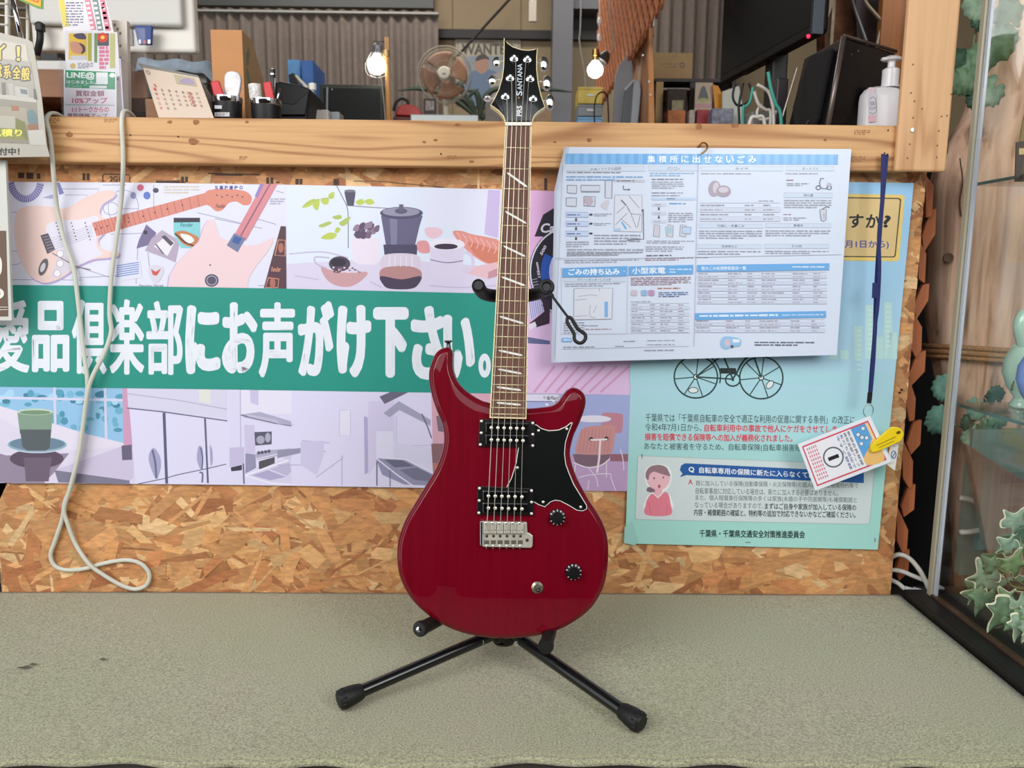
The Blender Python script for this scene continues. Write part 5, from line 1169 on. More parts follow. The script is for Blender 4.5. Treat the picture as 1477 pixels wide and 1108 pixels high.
# ================================================================ lanyard with price card
def lanyard():
    Y = -.0455
    m_bl = mat('navy_ribbon', (28, 38, 98), .6, noise=(900, .15))
    p0 = at(1277, 222, Y)
    root = thing('lanyard', 'navy blue ribbon lanyard hanging from a nail over the poster', 'lanyard', (p0.x, Y, p0.z - .4))
    def ribbon(px, w, y, name):
        A, B = [], []
        pts = [(p.x, p.y) for p in cat_rom([(x, yy, 0) for x, yy in px], 4)]
        for i, (x, yy) in enumerate(pts):
            A.append(at(x - w / 2, yy, y)); B.append(at(x + w / 2, yy, y))
        n = len(A); mb = MB(); mb.add(A + B, [(i, i + 1, n + i + 1, n + i) for i in range(n - 1)])
        o = mb.build(name, m_bl, root); md = o.modifiers.new('solid', 'SOLIDIFY'); md.thickness = .001; return o
    ribbon([(1279, 223), (1272, 300), (1266, 380), (1263.5, 430), (1262, 480), (1258, 530), (1254.5, 578)], 6.0, Y, 'strap')
    ribbon([(1274, 222), (1272.5, 290), (1268, 340), (1268.5, 390), (1266, 440), (1262.5, 470), (1260, 520), (1255, 576)], 5.5, Y - .003, 'strap')
    ribbon([(1262.5, 408), (1261.5, 430)], 7.5, Y - .005, 'slider')
    ribbon([(1255, 566), (1253.5, 582)], 6.5, Y - .0048, 'crimp').data.materials[0] = M_BLACK_M
    c = at(1252.4, 592.5, Y - .002)
    MB().tube([c + Vector((.0095 * math.cos(t), 0, .0125 * math.sin(t))) for t in [k * .2618 for k in range(24)]], .0008, 6, closed=True).build('split_ring', MATS['steel'], root, smooth=True)
    MB().tube([at(1281, 226, -.0385), at(1280, 222, -.05)], .0012, 6).build('nail', mat('rusty_steel'), root)
    # the card in its clear sleeve
    Yc = -.0520
    q = [(1150.7, 641), (1255, 600), (1286.7, 666), (1176, 708)]
    cc = at(1218, 654, Yc)
    card = thing('price_card', 'white number one card with red border clipped to the blue lanyard', 'card', (cc.x, Yc, cc.z - .05))
    MB().prism([at(x, y, Yc) for x, y in q], (0, .0012, 0), lin((236, 238, 246))).build('card', print_mat('laminated_paper'), card)
    def uv(u, v):                                   # u along the long edge (towards the ring), v down
        a = (q[0][0] + (q[1][0] - q[0][0]) * u, q[0][1] + (q[1][1] - q[0][1]) * u); b = (q[3][0] + (q[2][0] - q[3][0]) * u, q[3][1] + (q[2][1] - q[3][1]) * u)
        return a[0] + (b[0] - a[0]) * v, a[1] + (b[1] - a[1]) * v
    P = Print(lambda x, y, h: at(x, y, Yc - h), start=.0003)
    R4 = lambda u0, v0, u1, v1: [uv(u0, v0), uv(u1, v0), uv(u1, v1), uv(u0, v1)]
    P.poly(R4(.04, .07, .95, .93), (214, 72, 96)); P.poly(R4(.055, .10, .935, .90), (240, 241, 248))
    P.poly(R4(.70, .10, .93, .90), (96, 168, 226)); P.smooth([uv(.80, .60), uv(.93, .44), uv(.93, .90), uv(.72, .90), uv(.70, .75)], (244, 196, 120)); P.poly(R4(.90, .10, .935, .44), (246, 214, 150))
    for u, v in ((.85, .18), (.76, .26), (.84, .38), (.75, .45), (.79, .34)): P.ell(*uv(u, v), 3.2, 3.2, (226, 232, 240)); P.ring(*uv(u, v), 3.0, 3.0, .8, (90, 110, 140)) 
    vert = lambda u0, v0, u1, v1: (lambda a, b: uv(u1 + (u0 - u1) * b, v0 + (v1 - v0) * a))   # print runs down the card
    for k in range(4): P.text(('新規会員登録', '買取金額アップ', '友だち追加で', '今すぐ登録')[k], 0, 0, 1, 1, (60, 86, 150) if k > 1 else (90, 96, 110), .015, res=2, rot=vert(.49 + .05 * (3 - k), .12, .525 + .05 * (3 - k), .86))
    for k in range(5): 
        for j in range(9): P.poly(R4(.085 + .028 * k, .14 + .08 * j, .10 + .028 * k, .19 + .08 * j), (224, 120, 140), hold=True)
    P.up()
    P.ring(*uv(.36, .5), 14, 14, 2.2, (96, 102, 110), 36)
    P.text('1', 0, 0, 1, 1, (34, 36, 40), .012, rot=vert(.29, .47, .43, .545))
    P.build('print', M_INKG, card)
    # yellow clip
    m_y = mat('yellow_plastic', (246, 212, 30), .35, coat=.3)
    cl = [(1259, 641), (1256, 646), (1257.5, 651), (1264, 652), (1296, 638), (1301.5, 633), (1303.6, 625), (1299, 618), (1291, 616.5), (1283, 619)]
    clip = thing('yellow_clip', 'bright yellow plastic clip pinched on the edge of the number card', 'clip', at(1280, 640, Yc - .006))
    MB().prism(cat_rom([at(x, y, Yc - .0075) for x, y in cl], 3, True), (0, .006, 0)).build('clip_arm', m_y, clip, bevel=.001)
    P = Print(lambda x, y, h: at(x, y, Yc - .0076 - h), start=.0003)
    P.line([(1264, 643), (1292, 630)], 1.1, (140, 116, 20)); P.line([(1268, 646), (1290, 636)], .9, (150, 124, 24)); P.ell(1296, 624, 3.4, 2.2, (96, 78, 16), rot=-25)
    P.build('slot', print_mat('clip_ink', .5), clip)
    # small tag behind
    t = thing('key_tag', 'small white tag hanging behind the yellow clip', 'tag', at(1289, 676, -.047))
    tq = [(1285, 640), (1296.5, 641), (1291, 679), (1279, 670)]
    MB().prism([at(x, y, -.0475) for x, y in tq], (0, .0008, 0)).build('tag', M_WHITE, t)
    P = Print(lambda x, y, h: at(x, y, -.0476 - h), start=.0002); P.ring(1289, 656, 3.4, 5.2, 1.3, (60, 96, 160)); P.line([(1287, 660), (1291, 653)], 1.2, (60, 96, 160)); P.ell(1290, 643.5, 1, .8, (40, 40, 46), 8); P.build('mark', print_mat('clip_ink'), t)
lanyard()

# ================================================================ signs at the left edge
def left_signs():
    Y = -.072
    c = at(20, 227, Y)
    root = thing('hanging_sign', 'laminated grey sign with yellow lettering hung beside the wire rack', 'sign', (c.x, Y, c.z))
    sheet_part([(-60, 36), (0, 47), (40, 57), (47, 61), (49, 72), (54, 100), (60, 140), (68, 212), (72, 226), (-60, 228)], Y, .0012, print_mat('laminated_paper'), root, 'sheet', (172, 167, 154))
    P = Print(lambda x, y, h: at(x, y, Y - h), start=.0004)
    P.poly([(-60, 50), (0, 58), (38, 65), (44, 110), (-60, 90)], (181, 174, 156))
    P.poly([(-60, 78), (0, 84), (44, 89), (52, 142), (-60, 128)], (151, 144, 132)); P.poly([(-60, 132), (52, 146), (57, 208), (-60, 204)], (137, 130, 116)); P.poly([(-60, 128), (52, 142), (53, 148), (-60, 136)], (181, 176, 165))
    def glyph(t, x0, y0, x1, y1, b=.6):
        P.text(t, x0 - 2.2, y0 - 2.2, x1 + 2.2, y1 + 2.2, (54, 44, 26), px=2.7); P.k += 2; P.text(t, x0, y0, x1, y1, (226, 192, 62), px=b * .5)
    glyph('イ', -12, 64, 8, 86); glyph('！', 24, 67, 29, 88, 1.2); glyph('系', 5, 94, 16, 113); glyph('全', 18, 95.5, 30, 113.5); glyph('般', 30.5, 97, 43, 116); glyph('家電', -26, 92, 3, 111)
    P.poly([(2, 119), (8, 119), (9, 137), (3, 137)], (98, 93, 86)); P.poly([(12, 120), (19, 121), (20, 138), (13, 137)], (167, 163, 156)); P.poly([(21, 124), (40, 127), (42, 142), (22, 139)], (174, 170, 163)); P.poly([(29, 128), (39, 129.5), (40, 136.5), (30, 135)], (98, 100, 102)); P.poly([(48, 128), (51, 129), (54, 144), (49, 143)], (72, 72, 66))
    P.poly([(-60, 150), (38, 156), (40, 180), (-60, 175)], (156, 147, 130)); P.poly([(16, 152), (27, 153), (28, 160), (17, 160)], (150, 96, 54)); P.poly([(-10, 166), (22, 168), (22, 186), (-10, 184)], (172, 167, 151)); P.poly([(22, 170), (36, 176), (40, 202), (24, 200)], (112, 114, 56)); P.poly([(-60, 180), (24, 186), (38, 202), (-60, 196)], (132, 132, 70)); P.smooth([(40, 162), (46, 158), (52, 164), (54, 176), (48, 180), (41, 176)], (92, 118, 124)); P.poly([(40, 180), (54, 178), (56, 190), (41, 192)], (140, 92, 64))
    P.text('お見積り', -30, 186, 32, 197, (232, 222, 90), .03, res=2)
    P.text('受付中！', -14, 213, 28, 224, (44, 42, 40), .03); P.poly([(40, 188), (64, 187), (67, 210), (43, 209)], (184, 181, 172))
    P.build('print', M_INKG, root)
    # white board below with a brown sign
    Y2 = -.052
    c = at(0, 470, Y2)
    b = thing('menu_board', 'white framed brown sign board hanging below the laminated grey sign', 'sign', (c.x, Y2, c.z))
    sheet_part([(-60, 229), (8, 231), (12, 330), (17, 462), (-60, 464)], Y2, .006, mat('white_board', (206, 206, 200), .5), b, 'board', None or (206, 206, 200))
    P = Print(lambda x, y, h: at(x, y, Y2 - h), start=.0003)
    P.poly([(-60, 332), (8.8, 333), (12, 456.5), (-60, 458)], (104, 80, 66)); P.smooth([(-8, 366), (-1, 369), (2.6, 378), (2, 392), (-3, 399), (-10, 398)], (232, 228, 222)); P.ell(-3, 423.5, 8.6, 7.8, (232, 228, 222)); P.ell(-3, 423.5, 3.6, 3.2, (92, 70, 56)); P.line([(-60, 443.5), (10.6, 443), (10.8, 446.6), (-60, 447.4)], .8, (226, 222, 214))
    P.build('print', M_INKM, b)
left_signs()

# ================================================================ white cable over the rail and down the banner
def cable():
    top = BEAM_ZT + .006
    pts = []
    a = at(62, 150, -.046)
    pts += [Vector((a.x, .10, top - .010)), Vector((a.x, .03, top + .0005)), Vector((a.x + .002, -.018, top + .003)), Vector((at(67, 172, -.044).x, -.0435, top - .012))]
    for x, y, Y in ((73, 200, -.0445), (77, 247, -.042), (82.5, 301, -.020), (94, 352, -.016), (106.6, 389, -.016), (112, 429, -.016), (116.6, 471.7, -.016), (122, 517, -.017), (126, 548, -.018), (124.6, 582, -.015), (118.4, 623, -.015), (112, 660, -.015), (103, 701, -.013), (93.5, 724, -.009), (90, 748, -.0085), (79, 781.7, -.0075), (73, 800, -.0075), (78, 815, -.0075), (93.5, 822, -.0075), (121.5, 820.6, -.008), (149.5, 812.8, -.0075), (180.7, 808, -.0075), (202.5, 812.8, -.0075), (215, 826.9, -.0078), (212, 843, -.0085), (196, 850, -.009), (174.5, 844, -.0105), (146.4, 827.4, -.013), (127.7, 812.8, -.0155), (109, 784.8, -.011), (97.6, 755, -.014), (92.5, 735, -.017), (100.5, 706, -.021), (113.7, 655, -.023), (120, 612, -.024), (126, 568, -.026), (134, 542, -.026), (148, 515, -.022), (157, 492, -.018), (160.6, 475, -.016), (158, 452, -.016), (160.6, 400.6, -.016), (168, 344, -.016), (175, 287, -.018), (177.5, 245, -.040), (177, 205, -.044), (175.5, 178, -.0445)):
        pts.append(at(x, y, Y))
    b = at(174, 166, -.046)
    pts += [Vector((b.x, -.034, top + .004)), Vector((b.x - .002, .0, top + .006)), Vector((b.x - .012, .06, top - .006)), Vector((b.x - .02, .16, COUNTER_Z + .006))]
    mb = MB().tube(cat_rom(pts, 5), .0043, 10, flat=.8)
    return solo(mb, 'power_cable', mat('ivory_cable', (206, 206, 194), .4), 'ivory twin flex cable looped over the rail and down the banner', 'cable', smooth=True)
cable()
# ================================================================ behind the counter
def zline(px, py, Y): return at(px, py, Y).z
MID_Z = zline(600, 181, 1.22); FAR_Z = zline(650, 184, 2.42)
M_CAB = mat('dark_cabinet', (74, 62, 54), .6, noise=(5, .2))
solo(MB().box((at(395, 170, 1.2).x, 1.2, FLOOR), (at(1180, 170, 1.2).x, 1.98, MID_Z)), 'storage_cabinet', M_CAB, 'tall dark storage cabinet behind the worktop carrying the lamp and boxes', 'cabinet', bevel=.003)
solo(MB().box((at(300, 170, 2.4).x, 2.4, FLOOR), (at(880, 170, 2.4).x, 3.1, FAR_Z)), 'tall_cabinet', M_CAB, 'tall dark cabinet by the rear wall with the fan on top', 'cabinet', bevel=.003)

def pbox(mb, x0, y0, x1, y1, Y, depth, zb=None, col=None):
    """box whose front face fills the pixel rectangle at depth Y; it goes down to zb if given"""
    a, b = at(x0, y1, Y), at(x1, y0, Y); m0, m1 = at(x0, (y0 + y1) / 2, Y).x, at(x1, (y0 + y1) / 2, Y).x
    return mb.box((m0, Y, a.z if zb is None else zb), (m1, Y + depth, at((x0 + x1) / 2, y0, Y).z), col)
def ppoly(mb, pts, Y, depth, col=None): return mb.prism([at(x, y, Y) for x, y in pts], (0, depth, 0), col)
CZ = COUNTER_Z

# ---- steelwork and curtains on the rear wall
M_DSTEEL = mat('dark_steel', (48, 46, 46), .5, .4)
M_GSTEEL = mat('grey_steel', (104, 104, 108), .5, .3)
o = struct(pbox(MB(), 628, 43, 874, 54, 3.45, .04), 'trim_1', M_DSTEEL)
o = struct(pbox(MB(), 797, -60, 826, 190, 3.2, .16), 'trim_2', M_GSTEEL)
o = struct(pbox(MB(), 820, -14, 900, 12, 3.3, .16), 'trim_3', M_GSTEEL)
struct(MB().tube([at(745, -12, 3.3), at(655, 86, 3.3)], .008, 8), 'trim_4', M_DSTEEL)
for i, x in enumerate((652, 750)):
    struct(pbox(MB(), x, -40, x + 1.4, 180, 3.495, .01), 'trim_%d' % (5 + i), mat('panel_seam', (120, 106, 82), .7))
struct(pbox(MB(), 826, 12, 872, 46, 3.46, .05), 'window_1', mat('dark_pane', (40, 36, 34), .25))
struct(pbox(MB(), -40, 16, 632, 9, 3.33, .05), 'trim_7', mat('curtain_pelmet', (176, 176, 172), .5))
struct(pbox(MB(), 280, -60, 625, 7, 3.44, .06), 'window_2', mat('dim_transom', (84, 86, 84), .4))
M_CURT = mat('taupe_curtain', (124, 112, 104), .85, noise=(30, .08))
def curtain(px0, px1, ytop, Y, seed, label):
    rnd = random.Random(seed)
    x0, x1 = at(px0, 60, Y).x, at(px1, 60, Y).x; zt = zline((px0 + px1) / 2, ytop, Y); zb = FLOOR + .12
    n = int((x1 - x0) / .072); ph = [rnd.uniform(-.35, .35) for _ in range(n + 3)]; am = [rnd.uniform(.6, 1.25) for _ in range(n + 3)]
    def f(u, v):
        k = u * n; i = int(k); t = k - i
        p = ph[i] * (1 - t) + ph[i + 1] * t; a = am[i] * (1 - t) + am[i + 1] * t
        loose = 1 - v
        y = Y - .026 * a * math.sin(2 * math.pi * (k + p * loose)) * (.55 + .45 * min(1, (1 - v) * 6))
        return (x0 + (x1 - x0) * u + .008 * loose * math.sin(k * 2.1), y, zb + (zt - zb) * v)
    mb = MB().grid(f, n * 8, 14)
    root = thing('curtain', label, 'curtain', ((x0 + x1) / 2, Y, zb), 'taupe curtains on the rear wall')
    mb.build('drape', M_CURT, root, smooth=True, solid=.003)
curtain(150, 632, 13, 3.37, 1, 'wide taupe pleated curtain under the grey pelmet')
curtain(941, 1062, -30, 3.37, 2, 'narrow taupe pleated curtain behind the cardboard box')

# ---- poster on the rear wall
def wanted():
    Y = 3.485
    c = at(704, 140, Y); root = thing('wanted_poster', 'faded wanted poster with a portrait on the beige rear wall', 'poster', (c.x, Y, c.z))
    sheet_part([(657, 56), (751, 57), (752, 150), (658, 150)], Y, .004, mat('faded_paper', (176, 166, 148), .7), root)
    P = Print(lambda x, y, h: at(x, y, Y - h), start=.002, step=2e-5)
    P.line([(660, 59), (748, 60), (749, 149), (660, 149), (660, 59)], 1.2, (134, 126, 112)); P.text('WANTED', 666, 63, 742, 79, (104, 100, 92), .03)
    P.rect(668, 81, 742, 148, (136, 146, 156)); P.smooth([(672, 150), (674, 112), (690, 100), (712, 102), (728, 116), (736, 150)], (96, 116, 142)); P.smooth([(686, 100), (685, 88), (692, 81), (700, 82), (705, 90), (702, 102), (694, 106)], (168, 128, 108)); P.smooth([(686, 88), (690, 80), (700, 79), (706, 86), (698, 85)], (70, 60, 54)); P.poly([(705, 110), (740, 96), (742, 148), (712, 148)], (160, 150, 140))
    P.build('print', M_INKM, root)
wanted()

# ---- electric fan at rest
def fan():
    Y = 2.55; c = at(641, 107, Y); R0 = 36.0 / FPX * (Y - CAM.y) * 1.02
    root = thing('desk_fan', 'old round desk fan with brown blades on the tall cabinet', 'fan', (c.x, Y + .05, FAR_Z))
    mw = mat('fan_wire', (150, 142, 126), .4, .3)
    for r, yy, w in ((R0, 0, .0035), (R0 * .98, .05, .003)):
        MB().tube([c + Vector((r * math.cos(t), yy, r * math.sin(t))) for t in [k * .1309 for k in range(48)]], w, 6, closed=True).build('cage_ring', mw, root, smooth=True)
    mb = MB()
    for k in range(48):
        t = k * .1309; u = Vector((math.cos(t), 0, math.sin(t)))
        mb.tube([c + u * R0 * .2 + Vector((0, -.018, 0)), c + u * R0 * .7 + Vector((0, -.016, 0)), c + u * R0], .0010, 4)
    for r in (.45, .72): mb.tube([c + Vector((R0 * r * math.cos(t), -.0165, R0 * r * math.sin(t))) for t in [k * .1745 for k in range(36)]], .0011, 4, closed=True)
    mb.build('grille', mw, root, kind='stuff')
    mb2 = mat('amber_blade', (150, 104, 76), .35, noise=(20, .1))
    for k in range(4):
        a0 = k * math.pi / 2 + .3
        b = MB().grid(lambda u, v: c + Vector(((.03 + (R0 * .86 - .03) * v) * math.cos(a0 + (u - .5) * 1.42 * (.75 + .25 * v)), .012 + .024 * u, (.03 + (R0 * .86 - .03) * v) * math.sin(a0 + (u - .5) * 1.42 * (.75 + .25 * v)))), 8, 6)
        b.build('blade', mb2, root, smooth=True, solid=.002)
    h = MB().lathe([(R0 * .22, -.02), (R0 * .24, -.026), (R0 * .2, -.032), (.004, -.033)][::-1] if False else [(R0 * .24, .018), (R0 * .24, .026), (R0 * .19, .033), (.003, .034)], c, (0, -1, 0), 24).build('hub_badge', mat('fan_cream', (206, 200, 184), .4), root, smooth='auto')
    MB().box(c + Vector((-.009, -.0355, -.009)), c + Vector((.009, -.034, -.002))).build('badge_mark', mat('badge_grey', (132, 128, 120), .5), h)
    MB().lathe([(.03, .0), (.05, .02), (.05, .10), (.03, .13)], c + Vector((0, .035, 0)), (0, 1, 0), 20).build('motor', mat('fan_cream'), root, smooth='auto')
    MB().tube([c + Vector((0, .08, -.03)), (c.x + .005, Y + .09, FAR_Z + .02)], .016, 12).build('neck', mat('fan_cream'), root, smooth=True)
    MB().lathe([(.085, 0), (.085, .012), (.06, .026), (.02, .034)], (c.x + .005, Y + .09, FAR_Z), (0, 0, 1), 28).build('base', mat('fan_cream'), root, smooth='auto')
fan()

# ---- leaves of the plant behind the fan
def leaf_blade(path, w, m, parent, name='leaf', up=(0, 0, 1)):
    P_ = cat_rom(path, 5); n = len(P_); A, B, C_ = [], [], []
    for i, p in enumerate(P_):
        t = (P_[min(i + 1, n - 1)] - P_[max(i - 1, 0)]).normalized(); s = t.cross(Vector((0, 1, 0))).normalized()
        k = math.sin(math.pi * min(1, (i + .5) / n) ** .8) * w
        A.append(p + s * k); B.append(p + Vector((0, -.004, 0))); C_.append(p - s * k)
    mb = MB(); mb.add(A + B + C_, [(i, i + 1, n + i + 1, n + i) for i in range(n - 1)] + [(n + i, n + i + 1, 2 * n + i + 1, 2 * n + i) for i in range(n - 1)])
    return mb.build(name, m, parent, smooth=True, solid=.002)
def plant_far():
    Y = 2.95; c = at(690, 178, Y)
    root = thing('potted_plant', 'dark green plant with long arching leaves behind the round fan', 'plant', (c.x, Y, FAR_Z))
    MB().lathe([(.05, 0), (.07, .10), (.075, .10)], (c.x, Y, FAR_Z), (0, 0, 1), 18).build('pot', mat('clay_pot', (120, 78, 56), .7), root, smooth='auto')
    m = mat('dark_leaf', (52, 66, 52), .5, noise=(40, .2))
    for pts in ([(690, 172), (650, 140), (610, 128), (574, 131)], [(692, 172), (668, 135), (664, 120), (652, 126)], [(692, 172), (700, 140), (720, 128), (742, 138)], [(694, 172), (740, 140), (780, 129), (826, 133)], [(690, 172), (672, 146), (656, 142), (640, 150)], [(692, 172), (690, 142), (684, 132), (672, 132)], [(693, 172), (712, 150), (726, 146), (738, 156)], [(690, 174), (680, 150), (676, 140), (690, 128)], [(694, 174), (712, 160), (745, 152), (760, 160)]):
        leaf_blade([at(x, y, Y - .02) for x, y in pts], .016, m, root)
plant_far()

# ---- clamp lamp on its wooden pole
M_BULB = mat('lit_bulb', (255, 250, 240), .3, emit=((255, 248, 236), 9.0))
M_DOWEL = wood('dowel_wood', (214, 160, 96), (170, 116, 64), 'Z', 20, 2)
def clamp_lamp():
    Y = 1.32; a, b = at(561, 172, Y), at(557.5, 54, Y)
    root = thing('pole_lamp', 'lit bare bulb clamped to a slim wooden pole beside the dark screen', 'lamp', (a.x, Y, MID_Z))
    MB().tube([(a.x, Y, MID_Z), b], .0078, 12, radii=[.0095, .0075]).build('pole', M_DOWEL, root, smooth=True)
    MB().lathe([(.045, 0), (.045, .012), (.02, .018)], (a.x, Y, MID_Z), (0, 0, 1), 20).build('base', M_DOWEL, root, smooth='auto')
    s = at(545, 72, Y)
    MB().lathe([(.010, -.018), (.017, -.012), (.019, .012), (.012, .022)], s, (0.12, 0, 1), 16).build('socket', mat('socket_grey', (120, 120, 126), .4, .4), root, smooth='auto')
    c = at(543.5, 93, Y)
    MB().lathe([(.010, .036), (.016, .026), (.030, .010), (.0325, -.004), (.027, -.022), (.013, -.032), (.002, -.034)], c, (0, 0, 1), 22).build('bulb', M_BULB, root, smooth=True)
    mb = MB()
    for k in range(8):
        t = k * .7854; u = Vector((math.cos(t), math.sin(t), 0))
        mb.tube(cat_rom([s + u * .018, c + u * .040, c + u * .032 + Vector((0, 0, -.034)), c + Vector((0, 0, -.046))], 3), .0009, 4)
    mb.tube([c + Vector((.041 * math.cos(t), .041 * math.sin(t), .002)) for t in [k * .349 for k in range(18)]], .0009, 4, closed=True)
    mb.build('wire_guard', mat('guard_wire', (150, 150, 150), .3, .9), root, kind='stuff')
    p = at(557, 78, Y)
    MB().tube([s, p], .005, 8).build('clamp', mat('guard_wire'), root, smooth=True)
    MB().lathe([(.013, -.012), (.013, .012)], p, (0, 0, 1), 12).build('clamp_band', mat('brass_band', (190, 160, 110), .4, .6), root, smooth='auto')
    MB().tube([at(557, 60, Y), at(538, 60, Y)], .0015, 6).build('peg', mat('guard_wire'), root)
    MB().tube(cat_rom([at(548, 104, Y), at(551, 120, Y), at(554, 150, Y), at(556, 176, Y)], 4), .0025, 6).build('cord', mat('grey_cord', (150, 146, 140), .5), root, smooth=True)
clamp_lamp()
def pendant():
    Y = 1.65; c = at(858.5, 101, Y)
    root = thing('pendant_bulb', 'lit round bulb hanging on a cord beside the brown lattice', 'lamp', (c.x, Y, c.z - .03))
    MB().lathe([(.012, .034), (.018, .026), (.029, .012), (.031, -.002), (.026, -.018), (.012, -.028), (.002, -.030)], c, (0, 0, 1), 22).build('bulb', M_BULB, root, smooth=True)
    MB().lathe([(.011, .034), (.011, .05), (.014, .052), (.014, .075), (.006, .08)], c, (0, 0, 1), 16).build('socket', mat('aged_brass'), root, smooth='auto')
    s = at(872, 82, Y)
    MB().lathe([(.026, -.02), (.022, .004), (.012, .02)], s, (.5, 0, .8), 16).build('clip_shade', mat('shade_steel', (92, 92, 92), .35, .7), root, smooth='auto')
    MB().tube(cat_rom([c + Vector((0, 0, .078)), s, at(884, 60, Y), at(880, -40, Y), Vector((at(880, -40, Y).x, Y, 3.1))], 4), .0025, 6).build('cord', mat('grey_cord'), root, smooth=True)
pendant()
solo(MB().tube(cat_rom([Vector((at(838, -20, 2.6).x, 2.6, 3.1)), at(838, 10, 2.6), at(836, 60, 2.6), at(844, 110, 2.6), at(846, 180, 2.6), at(846, 190, 2.6)], 5), .004, 6), 'ceiling_cable', mat('grey_cord'), 'pale cord hanging from the ceiling behind the lit round bulb', 'cord', smooth=True)
solo(pbox(MB(), 763, 0, 774, 31, 2.7, .02).box((at(768, 5, 2.7).x - .004, 2.705, zline(768, 5, 2.7)), (at(768, 5, 2.7).x + .004, 2.712, 3.1)), 'hanging_batten', mat('pale_batten', (196, 190, 176), .5), 'pale slim batten hanging from the ceiling above the fan', 'batten', bevel=.003)
solo(MB().tube([Vector((at(868, -30, 1.9).x, 1.9, 3.1)), at(865, 0, 1.9), at(864, 60, 1.9)], .003, 6).lathe([(.006, 0), (.010, .012), (.006, .03)], at(864, 60, 1.9), (0, 0, 1), 10).lathe([(.006, 0), (.011, .012), (.006, .03)], at(864.5, 36, 1.9), (0, 0, 1), 10), 'pull_cord', M_WHITE, 'white pull cord with two knobs beside the brown lattice', 'cord', smooth=True)

# ---- things on the storage cabinet
def monitor_dark():
    Y = 1.36; root = thing('flat_monitor', 'dark flat screen monitor standing beside the wooden lamp pole', 'monitor', (at(507, 170, Y).x, Y + .03, MID_Z))
    a, b = at(461, 121, Y), at(553, 170, Y); x1 = at(553, 140, Y).x; x0 = at(461, 140, Y).x
    MB().box((x0, Y, MID_Z + .02), (x1, Y + .045, a.z)).build('housing', mat('dark_olive_case', (48, 53, 46), .6), root, bevel=.004)
    MB().box((x0 + .013, Y - .0012, MID_Z + .03), (x1 - .012, Y + .001, a.z - .014)).build('screen', mat('dead_screen', (26, 29, 26), .5, spec=.2), root)
    MB().box((x0 + .04, Y - .02, MID_Z), (x1 - .04, Y + .09, MID_Z + .012)).build('foot', M_BLACK_M, root, bevel=.003)
    MB().box(((x0 + x1) / 2 - .03, Y + .046, MID_Z + .012), ((x0 + x1) / 2 + .03, Y + .06, MID_Z + .10)).build('stand_neck', M_BLACK_M, root)
    MB().tube([at(472, 126, Y - .004), at(471.5, 172, Y - .004)], .004, 8).build('side_strip', mat('strip_grey', (128, 134, 140), .4), root)
    MB().lathe([(.002, 0), (.002, .002)], at(479, 129, Y - .001), (0, -1, 0), 8).build('indicator', M_WHITE, root)
monitor_dark()
M_BLUE = mat('blue_card', (44, 98, 168), .5, noise=(20, .15)); M_LBLUE = mat('light_blue_card', (84, 146, 200), .5, noise=(20, .15))
solo(pbox(MB(), 415, 86, 433, 110, 1.5, .12, MID_Z), 'blue_carton', M_LBLUE, 'light blue carton standing next to the deep blue carton', 'box', bevel=.002)
solo(pbox(MB(), 435, 87, 452, 124, 1.44, .19, MID_Z), 'blue_carton', M_BLUE, 'deep blue carton standing beside the dark flat screen', 'box', bevel=.002)
def red_case():
    Y = 1.5; root = thing('red_case', 'small red case with black looped handle behind the wooden pole', 'case', (at(588, 170, Y).x, Y + .04, MID_Z))
    ppoly(MB(), [(569, 166), (575, 153), (584, 150), (598, 152), (607, 160), (608, 168)], Y, .08).build('shell', mat('red_plastic', (176, 44, 40), .4), root, bevel=.004)
    z0 = zline(588, 168, Y)
    MB().box((at(567, 168, Y).x, Y, MID_Z), (at(610, 168, Y).x, Y + .09, z0)).build('lower_tray', mat('maroon_plastic', (104, 46, 40), .5), root, bevel=.003)
    MB().tube(cat_rom([at(568, 160, Y + .02), at(571, 148, Y + .02), at(580, 142, Y + .02), at(588, 147, Y + .02), at(586, 156, Y + .02)], 4), .006, 8).build('handle', M_BLACK_M, root, smooth=True)
red_case()
def frame_small():
    Y = 1.62; root = thing('framed_picture', 'small dark framed picture standing beside the red case', 'picture', (at(620, 170, Y).x, Y, MID_Z))
    pbox(MB(), 611, 142, 629, 172, Y, .012, MID_Z).build('frame', mat('dark_frame', (52, 44, 40), .5), root, bevel=.002)
    MB().box(at(614, 159, Y - .001), at(626, 145.5, Y + .001)).build('picture', mat('faded_print', (150, 140, 136), .5, noise=(90, .5)), root)
frame_small()
def tray_far():
    Y = 1.28; z = zline(640, 165, Y)
    solo(MB().box((at(592, 167, Y).x, Y, MID_Z), (at(690, 167, Y).x, Y + .2, z)), 'metal_tray', mat('pale_metal', (168, 172, 170), .4, .5), 'low pale metal tray in front of the fan', 'tray', bevel=.003)
tray_far()
solo(pbox(MB(), 700, 148, 722, 178, 1.5, .1, MID_Z), 'grey_carton', mat('grey_card', (120, 112, 104), .6, noise=(30, .2)), 'small grey carton standing beside the pale metal tray', 'box', bevel=.002)
solo(pbox(MB(), 772, 158, 796, 178, 1.5, .1, MID_Z), 'tan_carton', mat('tan_card', (158, 128, 98), .6, noise=(30, .2)), 'low tan carton standing near the grey steel column', 'box', bevel=.002)
